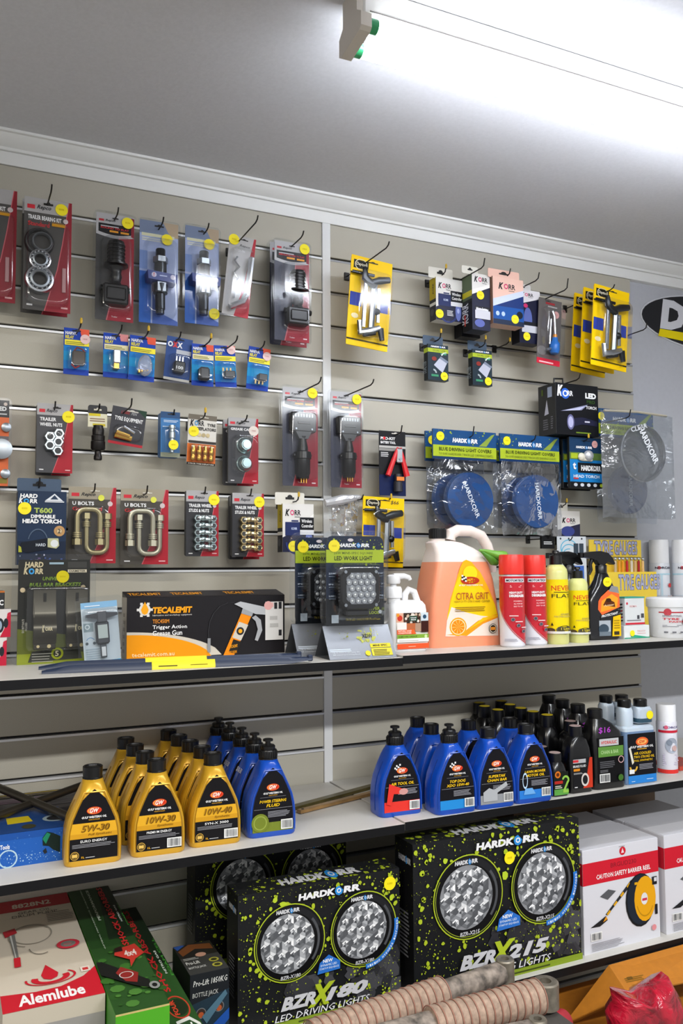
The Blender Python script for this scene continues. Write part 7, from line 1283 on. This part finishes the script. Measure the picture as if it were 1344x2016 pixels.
# orange carton with raised flap
X, Y = onz(1236, 1958, .36); r = thing('orange_carton', 'open orange cardboard carton below the white reel boxes', 'box', (X, Y, 0)); OC = mat('#b9741a', .65, grain=.08, gscale=60)
Bz = .20; g = G(); K = lambda px, py, dy: (at(px, py, Y + dy)[0] - X, dy, at(px, py, Y + dy)[1])
p0, p1, p2, p3 = K(1236, 1958, 0), K(1480, 1905, 0), K(1420, 1838, .10), K(1198, 1900, .10)
th = .004
def slab(g, q): g.loft([[Vector(v) for v in q], [Vector(v) + Vector((0, .002, -.004)) for v in q]], OC)
g = G(); slab(g, (p0, p1, p2, p3)); fl_ = g.put('front_flap', r, 'lit amber front flap')
a = Art(1, 1, lambda u, v, l: tuple(Vector(p0) + (Vector(p1) - Vector(p0)) * u + (Vector(p3) - Vector(p0)) * v + Vector((0, -.0008 - l, .0006)))); a.lines(.04, .36, .16, .16, 3, '#7a5a1c', .5); a.lines(.06, .22, .12, .06, 2, '#96701f', .4); a.rect(.06, .42, .1, .52, '#6a4c18'); a.put(fl_)
g = G(); q0, q1 = K(1110, 2016, .13), K(1198, 1900, .10); slab(g, (p0, p3, q1, q0)); g.put('side_flap', r, 'darker side flap')
w_ = p1[0] - p0[0]; g = G(); g.box(q0[0], w_, .004, .30, Bz - .2, min(p0[2], q0[2]) - .012, OC, .001); g.put('body', r)
# crumpled red bag
X, Y = onz(1275, 2010, .345); r = thing('red_bag', 'crumpled shiny red plastic bag resting on the orange carton', 'bag', (X, Y - .03, .301)); RBM = bpy.data.materials.new('red_film'); RBM.use_nodes = True; b = RBM.node_tree.nodes['Principled BSDF']; b.inputs['Base Color'].default_value = lin('#a80f2a'); b.inputs['Roughness'].default_value = .18; b.inputs['Coat Weight'].default_value = .6
nt = RBM.node_tree; n = nt.nodes.new('ShaderNodeTexNoise'); n.inputs['Scale'].default_value = 13; n.inputs['Detail'].default_value = 4; n.inputs['Distortion'].default_value = 1.5; tc = nt.nodes.new('ShaderNodeTexCoord'); bp = nt.nodes.new('ShaderNodeBump'); bp.inputs['Strength'].default_value = .9; bp.inputs['Distance'].default_value = .02; nt.links.new(tc.outputs['Object'], n.inputs['Vector']); nt.links.new(n.outputs['Fac'], bp.inputs['Height']); nt.links.new(bp.outputs[0], b.inputs['Normal'])
rp = nt.nodes.new('ShaderNodeValToRGB'); rp.color_ramp.elements[0].color = lin('#78081c'); rp.color_ramp.elements[0].position = .35; rp.color_ramp.elements[1].color = lin('#c01230'); rp.color_ramp.elements[1].position = .6; nt.links.new(n.outputs['Fac'], rp.inputs[0]); nt.links.new(rp.outputs[0], b.inputs['Base Color'])
def P2(px, py): x, z = at(px, py, Y - .03); return x - X, z - .301
sil = [(1205, 2040), (1200, 2000), (1212, 1975), (1204, 1950), (1222, 1953), (1250, 1962), (1275, 1945), (1312, 1917), (1326, 1940), (1338, 1965), (1346, 2000), (1345, 2040)]
pts = [P2(*p) for p in sil]; cx_ = sum(p[0] for p in pts) / len(pts); cz_ = sum(p[1] for p in pts) / len(pts); mz = min(p[1] for p in pts)
pts = [(x, max(.0, z)) for x, z in pts]
g = G(); lo = []
for k, y in ((.25, -.045), (.7, -.036), (.92, -.014), (1.0, .012), (.8, .034), (.3, .046)):
    lo.append([(cx_ + (x - cx_) * k + .004 * random.uniform(-1, 1), y + .006 * random.uniform(-1, 1), max(0, cz_ + (z - cz_) * k + .003 * random.uniform(-1, 1))) for x, z in pts])
g.loft(lo, RBM); g.put('film', r, ang=80)
bpy.context.view_layer.update()
